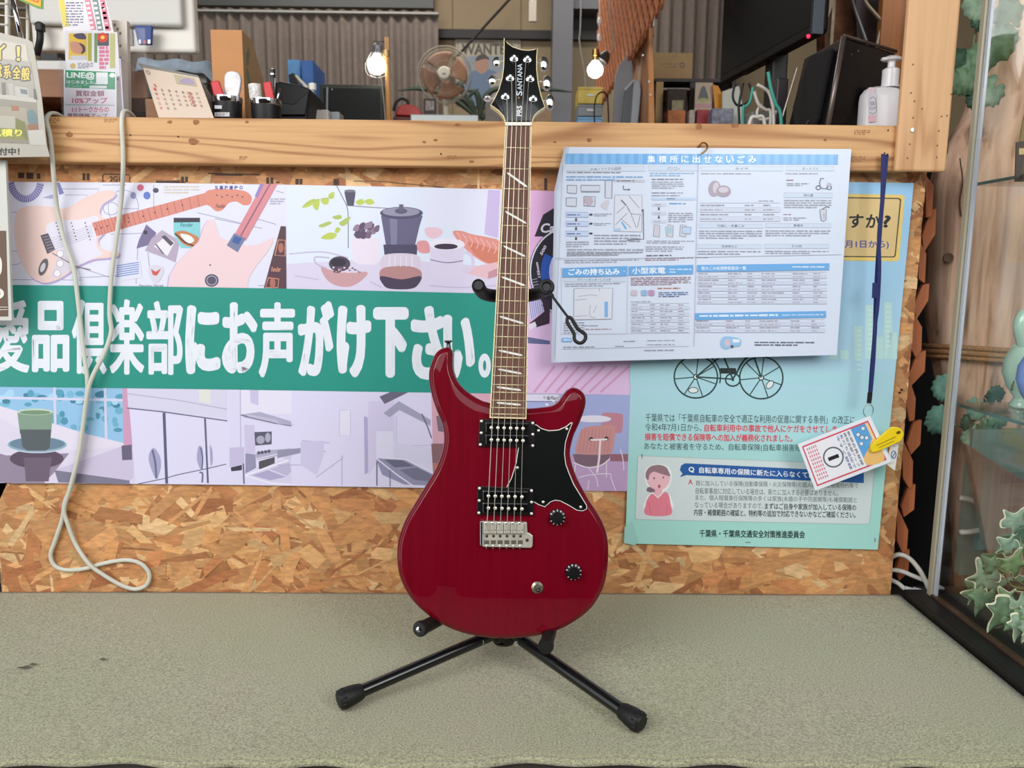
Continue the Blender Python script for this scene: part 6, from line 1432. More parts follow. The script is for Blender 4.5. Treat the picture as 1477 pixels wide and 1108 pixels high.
def crates():
    Y = 1.45
    z1, z2, z3 = zline(852, 150, Y), zline(852, 168, Y), zline(852, 125, Y)
    x0, x1 = at(834, 150, Y).x, at(869, 150, Y).x
    for nm, za, zb, m, lab in (('blue_crate', MID_Z, z2, mat('pale_blue_plastic', (126, 170, 206), .5), 'pale blue crate at the bottom of the stack under the lit bulb'), ('grey_crate', z2, z1, mat('grey_plastic', (132, 136, 140), .5), 'grey crate in the middle of the stack under the lit bulb'), ('yellow_crate', z1, z3, mat('dull_yellow', (206, 180, 84), .5, noise=(20, .2)), 'dull yellow crate on top of the stack under the lit bulb')):
        root = thing(nm, lab, 'crate', ((x0 + x1) / 2, Y + .06, za), 'stacked plastic crates')
        MB().box((x0, Y, za + .001), (x1, Y + .12, zb - .001)).build('crate_body', m, root, bevel=.003)
        MB().box((x0 - .003, Y - .003, zb - .010), (x1 + .003, Y + .002, zb - .003)).build('rim', m, root, bevel=.001)
        MB().box(((x0 + x1) / 2 - .012, Y - .004, (za + zb) / 2 - .004), ((x0 + x1) / 2 + .012, Y + .001, (za + zb) / 2 + .004)).build('grip', mat('grip_pale', (210, 210, 206), .5), root)
crates()
solo(MB().tube(cat_rom([at(858, 182, 1.40), at(857, 160, 1.40), at(860, 140, 1.40), at(868, 133, 1.40), at(876, 140, 1.42), at(878, 182, 1.44)], 5), .003, 6), 'looped_cable', M_BLACK_M, 'black cord looping in front of the stacked crates', 'cord', smooth=True)

# ---- hanging wooden lattice running back towards the rear wall
def lattice():
    X = .455; y0, y1 = .82, 2.45
    zb0, zb1 = zline(962, 0, .82) + .0, zline(884, 106, 2.45)
    m = mat('lattice_wood', (168, 100, 60), .6, noise=(30, .3)); m2 = mat('lattice_wood_dark', (128, 74, 44), .6, noise=(30, .3))
    root = thing('hanging_lattice', 'red brown diagonal wooden lattice hanging from the ceiling', 'lattice', (X, (y0 + y1) / 2, zb0))
    zt = 3.05; Hh = zt - zb0; st = .078
    def slat(p, q, dx):
        d = (q - p); 
        if d.length < .03: return
        d.normalize(); s = Vector((1, 0, 0)).cross(d) * .013; t = Vector((.003, 0, 0)); o = Vector((dx, 0, 0))
        vs = [p - s - t + o, p + s - t + o, p + s + t + o, p - s + t + o, q - s - t + o, q + s - t + o, q + s + t + o, q - s + t + o]
        MB().add(vs, [(0, 3, 2, 1), (4, 5, 6, 7), (0, 1, 5, 4), (1, 2, 6, 5), (2, 3, 7, 6), (3, 0, 4, 7)]).build('slat', m2 if dx else m, root)
    L_ = y1 - y0; k = -int(Hh / st)
    while y0 + k * st < y1:
        ya = y0 + k * st
        for sgn, dx in ((1, 0), (-1, .0065)):
            # line y = ya + (z - zb) (or mirrored), clipped to the rectangle
            t0, t1 = max(0, y0 - ya), min(Hh, y1 - ya)
            if t1 - t0 > .02:
                if sgn > 0: p, q = Vector((X, ya + t0, zb0 + t0)), Vector((X, ya + t1, zb0 + t1))
                else: p, q = Vector((X, y0 + y1 - ya - t0, zb0 + t0)), Vector((X, y0 + y1 - ya - t1, zb0 + t1))
                slat(p, q, dx)
        k += 1
    MB().box((X - .01, y0, 3.0), (X + .018, y1, 3.1)).build('head_rail', m, root)
lattice()
# ---- grey board, edge-on screen and wooden frame below the lattice
def right_partition():
    solo(ppoly(MB(), [(884, 182), (887, 112), (892, 95), (912, 70), (915, 182)], 1.45, .012), 'grey_board', mat('grey_panel', (134, 134, 138), .6), 'grey board leaning between the crates and the wooden frame', 'board', bevel=.002)
    Y = 1.385; root = thing('grey_monitor', 'slim grey computer monitor turned edge on in front of the grey board', 'monitor', (at(910, 178, Y).x, Y + .02, MID_Z))
    ppoly(MB(), [(914, 114), (922, 117), (924.5, 130), (922, 160), (919, 184), (903, 184)], Y, .03).build('housing', mat('silver_plastic', (160, 166, 174), .4), root, bevel=.002)
    ppoly(MB(), [(902, 127), (913.5, 115), (908, 184), (896, 184)], Y - .006, .02).build('screen', mat('dark_grey_screen', (70, 74, 78), .3), root)
    ppoly(MB(), [(900.5, 128), (913, 114.5), (914.5, 117), (902, 131)], Y - .008, .02).build('bezel', mat('silver_plastic'), root)
    Y = 1.24
    fr = thing('wooden_frame', 'orange brown wooden partition frame standing beside the cardboard box', 'frame', (at(935, 178, Y).x, Y + .1, MID_Z))
    ppoly(MB(), [(936, 39), (941.5, 40), (944, 184), (936.5, 184)], Y, .03).build('front_stile', wood('frame_wood', (206, 142, 84), (164, 104, 58), 'Z', 14, 2), fr)
    a, b = at(939, 42, Y + .031), at(916, 66, Y + .5)
    MB().box((a.x - .012, Y + .031, a.z - .02), (a.x + .012, Y + .62, a.z)).build('top_rail', mat('frame_wood'), fr)
    MB().box((a.x - .004, Y + .031, MID_Z), (a.x + .004, Y + .62, a.z - .02)).build('board', wood('frame_board', (166, 116, 76), (130, 86, 54), 'Z', 12, 2), fr)
    for x, y in ((927, 80), (936, 118), (938, 137)):
        MB().lathe([(.0035, 0), (.0035, .004)], at(x, y, Y - .002 if x > 934 else Y), (0, -1, 0), 8).build('plaster_spot', M_WHITE, fr)
    solo(MB().add([], []).box((a.x - .018, Y + .002, a.z + .001), (a.x + .006, Y + .03, a.z + .052)), 'white_carton', M_WHITE, 'small white carton on top of the wooden frame', 'box', bevel=.003)
right_partition()

# ---- shelf with the cardboard box
def shelf_right():
    Y = 1.62; zb = zline(970, 113, Y)
    x0, x1 = at(945, 120, Y).x, at(1062, 120, Y).x
    root = thing('open_shelf', 'small open shelf under the cardboard box', 'shelf', ((x0 + x1) / 2, Y + .1, MID_Z))
    MB().box((x0, Y, zb - .012), (x1, Y + .25, zb)).build('shelf_board', mat('dark_walnut', (56, 42, 40), .5), root)
    MB().box((x0, Y + .24, MID_Z), (x1, Y + .25, zb - .012)).build('back_board', mat('dark_walnut'), root)
    for x in (951, 1000, 1060):
        u = at(x, 150, Y).x
        MB().box((u - .014, Y + .004, MID_Z), (u + .014, Y + .03, zb - .012)).build('upright', mat('pale_pine', (206, 172, 118), .6) if x < 990 else mat('dark_walnut'), root)
    MB().box((x0 + .03, Y + .01, zline(980, 126, Y) - .008), (at(1000, 120, Y).x, Y + .22, zline(980, 126, Y))).build('lower_board', mat('pale_grey_board', (166, 156, 146), .5), root)
    c = thing('cardboard_box', 'brown cardboard box with printed logo in front of the taupe curtain', 'box', (at(971, 112, Y + .02).x, Y + .1, zb))
    pbox(MB(), 942, 76, 999, 113, Y + .03, .16, zb + .0005).build('carton', mat('kraft_card', (186, 152, 106), .7, noise=(15, .06)), c, bevel=.002)
    P = Print(lambda x, y, h: at(x, y, Y + .03 - h), start=.0006)
    P.ell(984, 94, 4, 4.4, (122, 92, 66)); P.ell(984, 94, 1.6, 1.8, (176, 142, 98)); P.scribble(954, 91, 978, 94, 1, (132, 100, 72), last=1, chunk=4); P.scribble(960, 95, 978, 98, 1, (132, 100, 72), last=1, chunk=4); P.rect(971, 79, 976, 84, (160, 126, 92))
    P.build('print', M_INKM, c)
    def small(nm, lab, cat_, x0, y0, x1, y1, m, Yb=1.5, d=.06, bev=.003): return solo(pbox(MB(), x0, y0, x1, y1, Yb, d, MID_Z), nm, m, lab, cat_, bevel=bev)
    small('orange_pack', 'orange pack standing in front of the dark rack under the cardboard box', 'pack', 963, 159, 989, 184, mat('orange_pack', (206, 120, 62), .5, noise=(30, .3)))
    small('brown_pack', 'dark brown pack standing behind the orange pack', 'pack', 962, 128, 990, 184, mat('brown_pack', (62, 48, 42), .6, noise=(60, .3)), 1.57, .03)
    small('olive_tin', 'olive tin with a pale lid between the orange and brown packs', 'tin', 968, 144, 986, 184, mat('olive_tin', (150, 138, 96), .4, noise=(60, .3)), 1.5615, .008)
    small('red_pack', 'dull red pack standing under the picture card', 'pack', 1005, 158, 1023, 184, mat('dull_red', (170, 60, 66), .5, noise=(30, .3)))
    small('floral_tin', 'grey blue tin with red pattern beside the dull red pack', 'tin', 1027, 156, 1058, 184, mat('floral_tin', (138, 140, 156), .5, noise=(60, .5)), 1.44)
    small('white_jar', 'small pale jar next to the dull red pack', 'jar', 994, 158, 1003, 184, mat('pale_jar', (186, 178, 166), .4, noise=(60, .3)), 1.48, .04, .006)
    k = thing('picture_card', 'cream card with a dark triangular figure standing behind the red pack', 'card', (at(1014, 155, 1.57).x, 1.58, MID_Z))
    pbox(MB(), 1002, 119, 1027, 184, 1.57, .01, MID_Z).build('card', mat('cream_card', (206, 190, 166), .6), k)
    P = Print(lambda x, y, h: at(x, y, 1.57 - h), start=.0006)
    P.smooth([(1007, 144), (1011, 128), (1015, 124), (1018, 128), (1022, 144), (1015, 141)], (92, 92, 98)); P.ell(1014.5, 144, 7, 2.6, (168, 178, 96)); P.rect(1002, 150, 1027, 155, (206, 150, 160))
    P.build('print', M_INKM, k)
    e = thing('orange_folder', 'orange folder leaning beside the picture card', 'folder', (at(1034, 150, 1.55).x, 1.555, MID_Z))
    ppoly(MB(), [(1028, 122), (1036, 124), (1045, 143), (1040, 150), (1046, 184), (1034, 184)], 1.55, .012).build('cover', mat('orange_card', (224, 148, 40), .5), e)
    w = solo(ppoly(MB(), [(1042, 132), (1066, 124), (1076, 184), (1042, 184)], 1.52, .012), 'pale_folder', mat('pale_folder', (206, 208, 196), .5), 'pale folder leaning under the black screen', 'folder')
shelf_right()

# ================================================================ on the worktop, right side
def big_monitor():
    zb = 1.19
    A = atz(1038, 121, zb); B = atz(1171, 49, zb)
    d = (B - A); d.z = 0; L_ = d.length; d.normalize(); nrm = Vector((-d.y, d.x, 0))
    if nrm.x < 0: nrm = -nrm
    Hh = .33
    root = thing('black_monitor', 'large black monitor seen from below with a red power light', 'monitor', ((A + B) / 2 * 1.0).to_tuple()[:2] + (CZ,))
    def slab(o0, o1, z0, z1, t0, t1, nm, m, bev=.003, par=root):
        vs = []
        for z in (z0, z1):
            for o_, t in ((o0, t0), (o1, t0), (o1, t1), (o0, t1)): vs.append(A + d * o_ + nrm * t + Vector((0, 0, z)))
        b = MB().add(vs, [(3, 2, 1, 0), (4, 5, 6, 7), (0, 1, 5, 4), (1, 2, 6, 5), (2, 3, 7, 6), (3, 0, 4, 7)])
        return b.build(nm, m, par, bevel=bev)
    slab(0, L_, 0, Hh, .0, .026, 'housing', mat('tv_black', (13, 13, 14), .5, spec=.25))
    slab(.008, L_ - .008, .02, Hh - .008, -.0008, .0004, 'screen', mat('tv_screen', (14, 14, 15), .5, spec=.2), 0)
    slab(.05, L_ - .03, .012, Hh - .05, .026, .06, 'rear_cover', mat('tv_black'), .01)
    slab(L_ - .008, L_ + .002, .0, Hh, -.001, .027, 'side_trim', mat('tv_trim', (70, 76, 84), .25, .6), .001)
    for k in range(5): slab(.07 + .05 * k, .105 + .05 * k, -.0012, .002, .008, .02, 'vent', mat('vent_grey', (40, 40, 42), .5), 0)
    c = A + d * (L_ - .014) + Vector((0, 0, -.001))
    MB().ball(c, .0045, 10).build('power_light', mat('red_light', (255, 40, 60), .3, emit=((255, 30, 70), 3)), root, smooth=True)
    m = A + d * (L_ * .5) + nrm * .045
    MB().box((m.x - .02, m.y - .03, CZ + .01), (m.x + .02, m.y + .03, zb + .05)).build('stand_neck', M_BLACK_M, root, bevel=.005)
    MB().box((m.x - .09, m.y - .1, CZ), (m.x + .07, m.y + .1, CZ + .012)).build('stand_foot', M_BLACK_M, root, bevel=.005)
big_monitor()
def loose_cables():
    W_, T, K = mat('white_cable', (206, 202, 194), .4), mat('teal_cable', (64, 158, 142), .4), M_BLACK_M
    data = [('teal', T, [(1108, 104), (1112, 128), (1119, 150), (1126, 166), (1131, 186)], .3, .0042), ('white', W_, [(1092, 122), (1108, 132), (1114, 150), (1116, 168), (1118, 186)], .32, .004), ('white', W_, [(1076, 186), (1082, 174), (1092, 169), (1102, 173), (1106, 186)], .28, .0042), ('white', W_, [(1088, 132), (1094, 150), (1104, 158), (1112, 166), (1108, 186)], .35, .004), ('black', K, [(1060, 122), (1057, 140), (1064, 152), (1078, 148), (1084, 134), (1080, 120)], .5, .003), ('black', K, [(1072, 120), (1066, 150), (1066, 168), (1072, 186)], .48, .003), ('teal', T, [(1086, 126), (1082, 146), (1076, 154), (1072, 160), (1074, 186)], .42, .0036), ('white', W_, [(1098, 150), (1092, 162), (1096, 172), (1112, 170), (1120, 160)], .36, .0036)]
    labs = ['thick teal cable dropping from the black monitor to the worktop', 'white cable running down beside the thick teal cable', 'white cable arched low on the worktop below the black monitor', 'white cable winding down between the arched one and the teal one', 'thin black cable hanging in a loop below the black monitor', 'thin black cable hanging straight beside the black loop', 'thinner teal cable hanging beside the black loop', 'short white cable coiled over the grey junction box']
    for k, (nm, m, pts, Y, r) in enumerate(data):
        P_ = [at(x, y, Y) for x, y in pts]
        for p in P_: p.z = max(p.z, CZ + r + .0005)
        if pts[-1][1] > 180: P_[-1].z = CZ + r
        if pts[0][1] > 180: P_[0].z = CZ + r
        solo(MB().tube(cat_rom(P_, 6), r, 8), nm + '_cable', m, labs[k], 'cable', 'cables below the black monitor', smooth=True)
    solo(pbox(MB(), 1119, 112, 1136, 186, .395, .05, CZ), 'power_adapter', mat('adapter_dark', (54, 48, 50), .4), 'dark upright power adapter beside the teal cables', 'adapter', bevel=.004)
    solo(pbox(MB(), 1084, 160, 1116, 186, .38, .06, CZ), 'junction_box', mat('adapter_grey', (120, 118, 116), .5), 'grey junction box among the white cables', 'box', bevel=.004)
loose_cables()
def black_case():
    zt = zline(1216, 53, .22)
    C0, R0, L0 = at(1190, 182, .17), at(1292, 182, .26), at(1128, 182, .36)
    C1, R1, L1 = at(1217, 53, .17), at(1292, 76, .26), at(1160, 84, .36)
    for p in (C0, R0, L0): p.z = CZ
    F0, F1 = R0 + (L0 - C0), R1 + (L1 - C1)
    root = thing('black_case', 'black upright equipment case with silver corner edge behind the soap bottle', 'case', (C0.x, C0.y + .1, CZ))
    mb = MB().add([C0, R0, F0, L0, C1, R1, F1, L1], [(3, 2, 1, 0), (4, 5, 6, 7), (0, 1, 5, 4), (1, 2, 6, 5), (2, 3, 7, 6), (3, 0, 4, 7)])
    mb.build('shell', mat('case_black', (20, 19, 21), .35, spec=.35), root, bevel=.004)
    e = (R1 - C1).normalized() * .004
    MB().tube([C0 + Vector((-.001, -.003, .0)), C1 + Vector((-.001, -.003, 0))], .0056, 8).build('corner_edge', mat('edge_metal', (128, 118, 112), .35, .7), root, smooth=True)
    MB().tube([C1 + Vector((0, -.002, .002)), R1 + Vector((0, -.002, .002))], .0036, 8).build('top_edge', mat('edge_bronze', (98, 84, 74), .4, .6), root, smooth=True)
    def face(u, v): return C0 + (L0 - C0) * u + (C1 - C0) * v
    n = (L0 - C0).cross(C1 - C0).normalized()
    if n.y > 0: n = -n
    cl = [(.12, .92), (.6, .96), (.8, .5), (.55, .12), (.3, .06), (.16, .3)]
    MB().prism([face(u, v) + n * .012 for u, v in cl], -n * .0115).build('fabric_flap', mat('black_cloth', (20, 19, 20), .9, bump=(60, .4, .004)), root, bevel=.004)
    for k in range(3):
        MB().tube([face(.58 + .05 * k, .12) + n * .014, face(.30 + .03 * k, .30 - .02 * k) + n * .014], .0014, 6).build('cord_edge', mat('grey_edge', (90, 90, 94), .5), root)
    MB().tube([at(1150, 98, .3), at(1124, 184, .3)], .0022, 6).build('side_rod', mat('edge_metal'), root)
    def fr(u, v): return C0 + (R0 - C0) * u + (C1 - C0) * v
    n2 = (R0 - C0).cross(C1 - C0).normalized()
    if n2.y > 0: n2 = -n2
    MB().prism([fr(u, v) + n2 * .006 for u, v in ((.42, .60), (.62, .62), (.66, .5), (.6, .36), (.46, .34), (.40, .46))], -n2 * .0055).build('handle_recess', mat('case_gloss', (40, 40, 44), .15, coat=.6), root, bevel=.003)
    for u, v in ((.14, .86), (.22, .9)): MB().lathe([(.0022, 0), (.0022, .001)], fr(u, v) + n2 * .0005, n2, 8).build('stud', M_CHROME, root)
black_case()
def soap():
    Y = .11; m = mat('soap_white', (236, 234, 238), .3, coat=.2)
    x0, x1 = at(1250, 150, Y).x, at(1306, 150, Y).x; cx = (x0 + x1) / 2; w = (x1 - x0) / 2
    zs = zline(1275, 122, Y); root = thing('soap_bottle', 'white pump soap bottle with pink and grey label on the rail', 'bottle', (cx, Y + .03, CZ))
    prof = [(.92, 0), (1, .012), (1, (zs - CZ) * .78), (.96, (zs - CZ) * .88), (.8, (zs - CZ) * .96), (.45, zs - CZ)]
    ring = lambda s, z: [Vector((cx + w * s * (abs(math.cos(t)) ** .55) * (1 if math.cos(t) > 0 else -1), Y + .026 + .026 * s * (abs(math.sin(t)) ** .55) * (1 if math.sin(t) > 0 else -1), CZ + z)) for t in [k * 6.28319 / 32 for k in range(32)]]
    mb = MB(); rings_mesh(mb, [ring(s, z) for s, z in prof]); mb.build('bottle', m, root, smooth='auto')
    c = at(1284, 116, Y + .026); c.z = zs
    MB().lathe([(.018, 0), (.018, .004), (.0165, .005), (.0165, zline(1284, 96, Y) - zs), (.0105, zline(1284, 93, Y) - zs)], c, (0, 0, 1), 22).build('collar', m, root, smooth='auto')
    zc = zline(1284, 93, Y)
    MB().lathe([(.007, 0), (.0075, .012), (.017, .014), (.019, .018), (.012, .022), (.002, .0225)], (c.x, c.y, zc), (0, 0, 1), 20).build('pump_head', m, root, smooth='auto')
    MB().tube([(c.x, c.y, zc + .017), (c.x - .022, c.y - .006, zc + .015)], .006, 10, flat=.6).build('spout', m, root, smooth=True)
    P = Print(lambda x, y, h: at(x, y, Y - .0006 - h), start=.0002)
    P.rrect(1252, 134, 1264, 174, 2, (226, 226, 236)); P.rrect(1252.5, 166, 1264, 176, 2, (240, 196, 212)); P.text('うるおい', 1254, 146, 1263, 152, (104, 104, 124), .03); P.text('ハンド', 1254, 153, 1263, 159, (104, 104, 124), .03); P.curve([(1255, 143), (1259, 140), (1263, 144), (1264, 160), (1259, 164), (1254, 162)], .8, (110, 112, 134)); P.rrect(1252.5, 126, 1262, 134, 2, (240, 216, 226))
    P.build('label_print', M_INKM, root)
soap()
# timber and bars behind the case
solo(ppoly(MB(), [(1276, -30), (1318, -30), (1306, 92), (1292, 186), (1262, 186), (1270, 60)], .52, .025), 'leaning_plank', wood('red_plank', (176, 112, 62), (132, 78, 42), 'Z', 10, 2.4), 'reddish plank leaning behind the black case', 'plank', bevel=.002)
solo(ppoly(MB(), [(1188, -30), (1232, -30), (1240, 62), (1226, 186), (1192, 186)], .66, .06), 'rough_board', mat('rough_bark', (122, 82, 58), .9, noise=(25, .4), bump=(25, 1, .01)), 'rough bark board standing behind the black monitor', 'board', bevel=.006)
solo(ppoly(MB(), [(1206, -30), (1216, -30), (1190, 38), (1190, 18)], .60, .02).box((at(1204, 0, .6).x - .004, .602, CZ), (at(1204, 0, .6).x + .004, .618, zline(1204, 0, .6))), 'pale_stake', mat('weathered_pale', (176, 156, 136), .8, noise=(40, .2)), 'pale weathered stake leaning against the rough bark board', 'stake')
def dark_slab():
    solo(ppoly(MB(), [(1234, -30), (1284, -30), (1276, 60), (1270, 186), (1240, 186)], .60, .02), 'dark_board', mat('dark_walnut'), 'dark board standing between the bark board and reddish plank', 'board')
dark_slab()
for nm, pts, lab in (('grey_bar', [(1224, -20), (1236, 22), (1249, 58), (1256, 90), (1262, 186)], 'slim grey metal bar leaning beside the bark board'), ('bent_bar', [(1244, -6), (1252, 8), (1268, 26), (1274, 32), (1268, 50), (1264, 70), (1262, 186)], 'bent beige metal bar in front of the dark board')):
    P_ = [at(x, y, .56 if nm == 'grey_bar' else .53) for x, y in pts]; P_[-1].z = CZ + .004
    solo(MB().tube(P_, .0048, 8), nm, mat('bar_' + nm, (110, 108, 110) if nm == 'grey_bar' else (142, 128, 108), .4, .4), lab, 'bar', smooth=True)

# ================================================================ on the worktop, left side
M_CLEAR = None
def thin_glass(name, tint=(.93, .97, .96), rough=.02, fac=1.0):
    if name in MATS: return MATS[name]
    m, N, L, b = new_mat(name); N.remove(b)
    out = N['Material Output']; tr = N.new('ShaderNodeBsdfTransparent'); tr.inputs[0].default_value = (*tint, 1)
    gl = N.new('ShaderNodeBsdfGlossy'); gl.inputs['Roughness'].default_value = rough
    ge = N.new('ShaderNodeNewGeometry'); dt = N.new('ShaderNodeVectorMath'); dt.operation = 'DOT_PRODUCT'; L.new(ge.outputs['Normal'], dt.inputs[0]); L.new(ge.outputs['Incoming'], dt.inputs[1])
    def mth(op, a, b):
        n = N.new('ShaderNodeMath'); n.operation = op
        for i, v in enumerate((a, b)):
            if v is None: continue
            if isinstance(v, (int, float)): n.inputs[i].default_value = v
            else: L.new(v, n.inputs[i])
        return n.outputs[0]
    ab = mth('ABSOLUTE', dt.outputs['Value'], None); sch = mth('MULTIPLY_ADD', mth('POWER', mth('SUBTRACT', 1.0, ab), 5.0), .9)
    sch.node.inputs[2].default_value = .035                         # Schlick reflectance of one glass face
    mx = N.new('ShaderNodeMixShader'); L.new(sch, mx.inputs[0]); L.new(tr.outputs[0], mx.inputs[1]); L.new(gl.outputs[0], mx.inputs[2]); L.new(mx.outputs[0], out.inputs[0])
    MATS[name] = m; return m
M_ACRYL = thin_glass('clear_acrylic', (.965, .97, .985), .45)
def magazine_file():
    Y = .22; x0, x1 = at(306, 100, Y).x, at(351, 100, Y).x; zt = zline(327, 43, Y)
    root = thing('magazine_file', 'orange brown upright cardboard magazine file behind the tumblers', 'file box', ((x0 + x1) / 2, Y + .1, CZ))
    m = mat('kraft_orange', (200, 140, 86), .6, noise=(12, .06)); m2 = wood('file_side', (170, 134, 92), (146, 112, 74), 'Z', 8, 1.5)
    MB().box((x0, Y, CZ), (x1, Y + .004, zt)).build('spine', m, root)
    prof = [(Y + .004, CZ), (Y + .26, CZ), (Y + .26, CZ + .06), (Y + .07, zt - .004), (Y + .004, zt)]
    for x in (x0, x1 - .004): MB().prism([(x, y, z) for y, z in prof], (.004, 0, 0)).build('side', m2, root)
    MB().box((x0 + .004, Y + .256, CZ), (x1 - .004, Y + .26, CZ + .06)).build('front_lip', m, root)
    P = Print(lambda y, z, h: Vector((x1 + h, y, z)), start=.0003)
    for (y, z, r) in ((Y + .03, zt - .05, .010), (Y + .04, zt - .035, .008), (Y + .028, zt - .085, .010), (Y + .04, zt - .1, .007)): P.ell(y, z, r, r * 1.5, (98, 118, 84), 10)
    P.build('sticker', M_INKM, root)
magazine_file()
def tumbler(cx, Y, rpx, ytop, lab):
    c = at(cx, 160, Y); r = rpx / FPX * (Y - CAM.y) * 1.0; zt = zline(cx, ytop, Y); zr = zline(cx, ytop + 8.5, Y)
    root = thing('tumbler', lab, 'tumbler', (c.x, Y, CZ), 'black steel rimmed tumblers')
    MB().lathe([(r * .86, 0), (r * .9, .004), (r * .99, zr - CZ)], (c.x, Y, CZ), (0, 0, 1), 26).build('cup', mat('cup_black', (24, 24, 28), .45), root, smooth='auto')
    MB().lathe([(r, zr - CZ), (r * 1.02, zr - CZ + .002), (r * 1.02, zt - CZ), (r * .93, zt - CZ), (r * .93, zt - CZ - .012)], (c.x, Y, CZ), (0, 0, 1), 26).build('steel_rim', M_CHROME, root, smooth='auto')
    return root, c, zt
t1, c1, zt1 = tumbler(328, .13, 20, 141, 'black steel rimmed tumbler holding a red marker and a clear brush')
P = Print(lambda x, y, h: at(x, y, .13 - .0305 - h), start=.0002)
P.rect(309.5, 152, 320, 157, (206, 206, 208)); P.rect(309.5, 162, 331, 168, (206, 206, 208)); P.scribble(311, 163, 330, 167, 2, (120, 120, 126), chunk=3); P.build('sticker', M_INKM, t1)
t2, c2, zt2 = tumbler(384, .13, 20.5, 145, 'black steel rimmed tumbler holding a paper roll and a pen')
def pp(Y, pts): return [at(x, y, Y) for x, y in pts]
o = solo(ppoly(MB(), [(303, 118), (315, 115.5), (324, 142), (326, 160), (314, 160), (309, 143)], .12, .008), 'red_marker', mat('red_gloss', (206, 24, 40), .35), 'wide red marker leaning beside the clear brush in a tumbler', 'marker', bevel=.002)
o = solo(MB().prism(cat_rom(pp(.135, [(322, 160), (323, 125), (324, 108), (331, 102.5), (342, 104), (347, 112), (346, 128), (342, 145), (341, 160)]), 3, True), (0, .01, 0)), 'clear_brush', mat('clear_plastic', (206, 204, 206), .15, coat=.5, noise=(60, .35)), 'clear plastic brush standing in the tumbler near the desk calendar', 'brush', bevel=.002)
o = solo(MB().lathe([(.0125, 0), (.0125, .04), (.003, .04)], Vector((at(371, 150, .13).x, .128, zline(371, 152, .13))), (-.08, 0, 1), 18), 'paper_roll', mat('printed_paper', (226, 224, 220), .6, noise=(150, .35)), 'small printed paper roll standing in the tumbler near the black printer', 'roll', smooth='auto')
o = solo(ppoly(MB(), [(379, 118.5), (390, 117), (395.5, 144), (396, 160), (384, 160), (383, 145)], .105 + .012, .008), 'red_marker', mat('red_gloss'), 'wide red marker standing beside the printed paper roll', 'marker', bevel=.002)
pn = thing('ballpoint_pen', 'black and clear ballpoint pen standing in the tumbler with the paper roll', 'pen', at(394, 158, .14))
MB().tube(pp(.14, [(394, 158), (393, 112)]), .0048, 10).build('barrel', mat('pen_smoke', (90, 92, 98), .2, coat=.4), pn, smooth=True)
MB().tube(pp(.14, [(393, 112), (392.8, 100), (392.6, 98.5)]), .0056, 10, radii=[.0056, .0056, .002]).build('cap', M_BLACK, pn, smooth='auto')
MB().lathe([(.0062, 0), (.0062, .003)], at(393, 108.5, .14), (0, 0, 1), 12).build('ring', M_CHROME, pn, smooth='auto')
solo(MB().tube(pp(.12, [(399, 158), (401, 140), (403.5, 127)]), .0022, 8), 'silver_pen', M_CHROME, 'slim silver pen leaning in the tumbler with the paper roll', 'pen', smooth=True)

def calendar():
    def cl(u, v):                                       # u across, v down; the easel leans back
        t = (206 + (287 - 206) * u, 97.5 + 14.5 * u, .12); b = (229 + (309 - 229) * u, 170 + 1.5 * u, .055)
        return at(t[0] + (b[0] - t[0]) * v, t[1] + (b[1] - t[1]) * v, t[2] + (b[2] - t[2]) * v)
    c = cl(.5, 1)
    root = thing('desk_calendar', 'beige desk calendar on a clear easel leaning on the rail', 'calendar', (c.x, .09, CZ))
    q = [cl(0, 0), cl(1, 0), cl(1, 1.05), cl(0, 1.05)]; n = (q[1] - q[0]).cross(q[3] - q[0]).normalized()
    if n.y > 0: n = -n
    for p in q[2:]: p.z = max(p.z, CZ + .0005)
    MB().grid(lambda u, v: cl(u, 1.03 - 1.03 * v), 6, 6).build('page', mat('beige_paper', (226, 206, 188), .6), root, solid=.0004)
    e = [cl(-.07, -.1), cl(1, -.08), cl(1, .06), cl(-.02, .02)]
    MB().prism([p - n * .003 for p in e], -n * .002).build('easel', mat('smoky_plastic', (150, 148, 142), .2, coat=.5), root)
    MB().prism([cl(0, 0) - n * .004, cl(1, 0) - n * .004, Vector((q[2].x + .01, .19, CZ + .001)), Vector((q[3].x + .01, .19, CZ + .001))], (0, .002, .001)).build('rear_prop', mat('smoky_plastic'), root)
    P = Print(lambda u, v, h: cl(u, v) + n * h, start=.0012, step=1e-5)
    ink, red = (120, 104, 100), (214, 84, 84)
    P.ring(.07, .09, .03, .035, .008, ink); P.rect(.54, .04, .9, .24, (196, 186, 158)); P.smooth([(.6, .2), (.7, .1), (.82, .08), (.88, .18), (.75, .22)], (178, 160, 190))
    for k in range(3): P.scribble(.25 + .03 * k, .07 + .05 * k, .5, .11 + .05 * k, 1, ink, chunk=.05, last=1)
    P.scribble(.06, .27, .4, .31, 1, (120, 130, 180), chunk=.05, last=1)
    d = 1
    for r in range(5):
        for k in range(7):
            if d <= 31: P.text(str(d), .08 + .125 * k, .40 + .095 * r, .12 + .125 * k, .45 + .095 * r, red if k in (0,) else ink, res=2)
            d += 1
    for r in range(4): P.ring(.715, .44 + .085 * r, .045, .03, .008, red)
    P.text('5', .1, .32, .15, .38, red)
    P.scribble(.10, .90, .92, .94, 1, (104, 92, 90), chunk=.06, last=1); P.scribble(.12, .95, .9, .98, 1, ink, chunk=.06, last=1)
    P.build('print', M_INKM, root)
calendar()
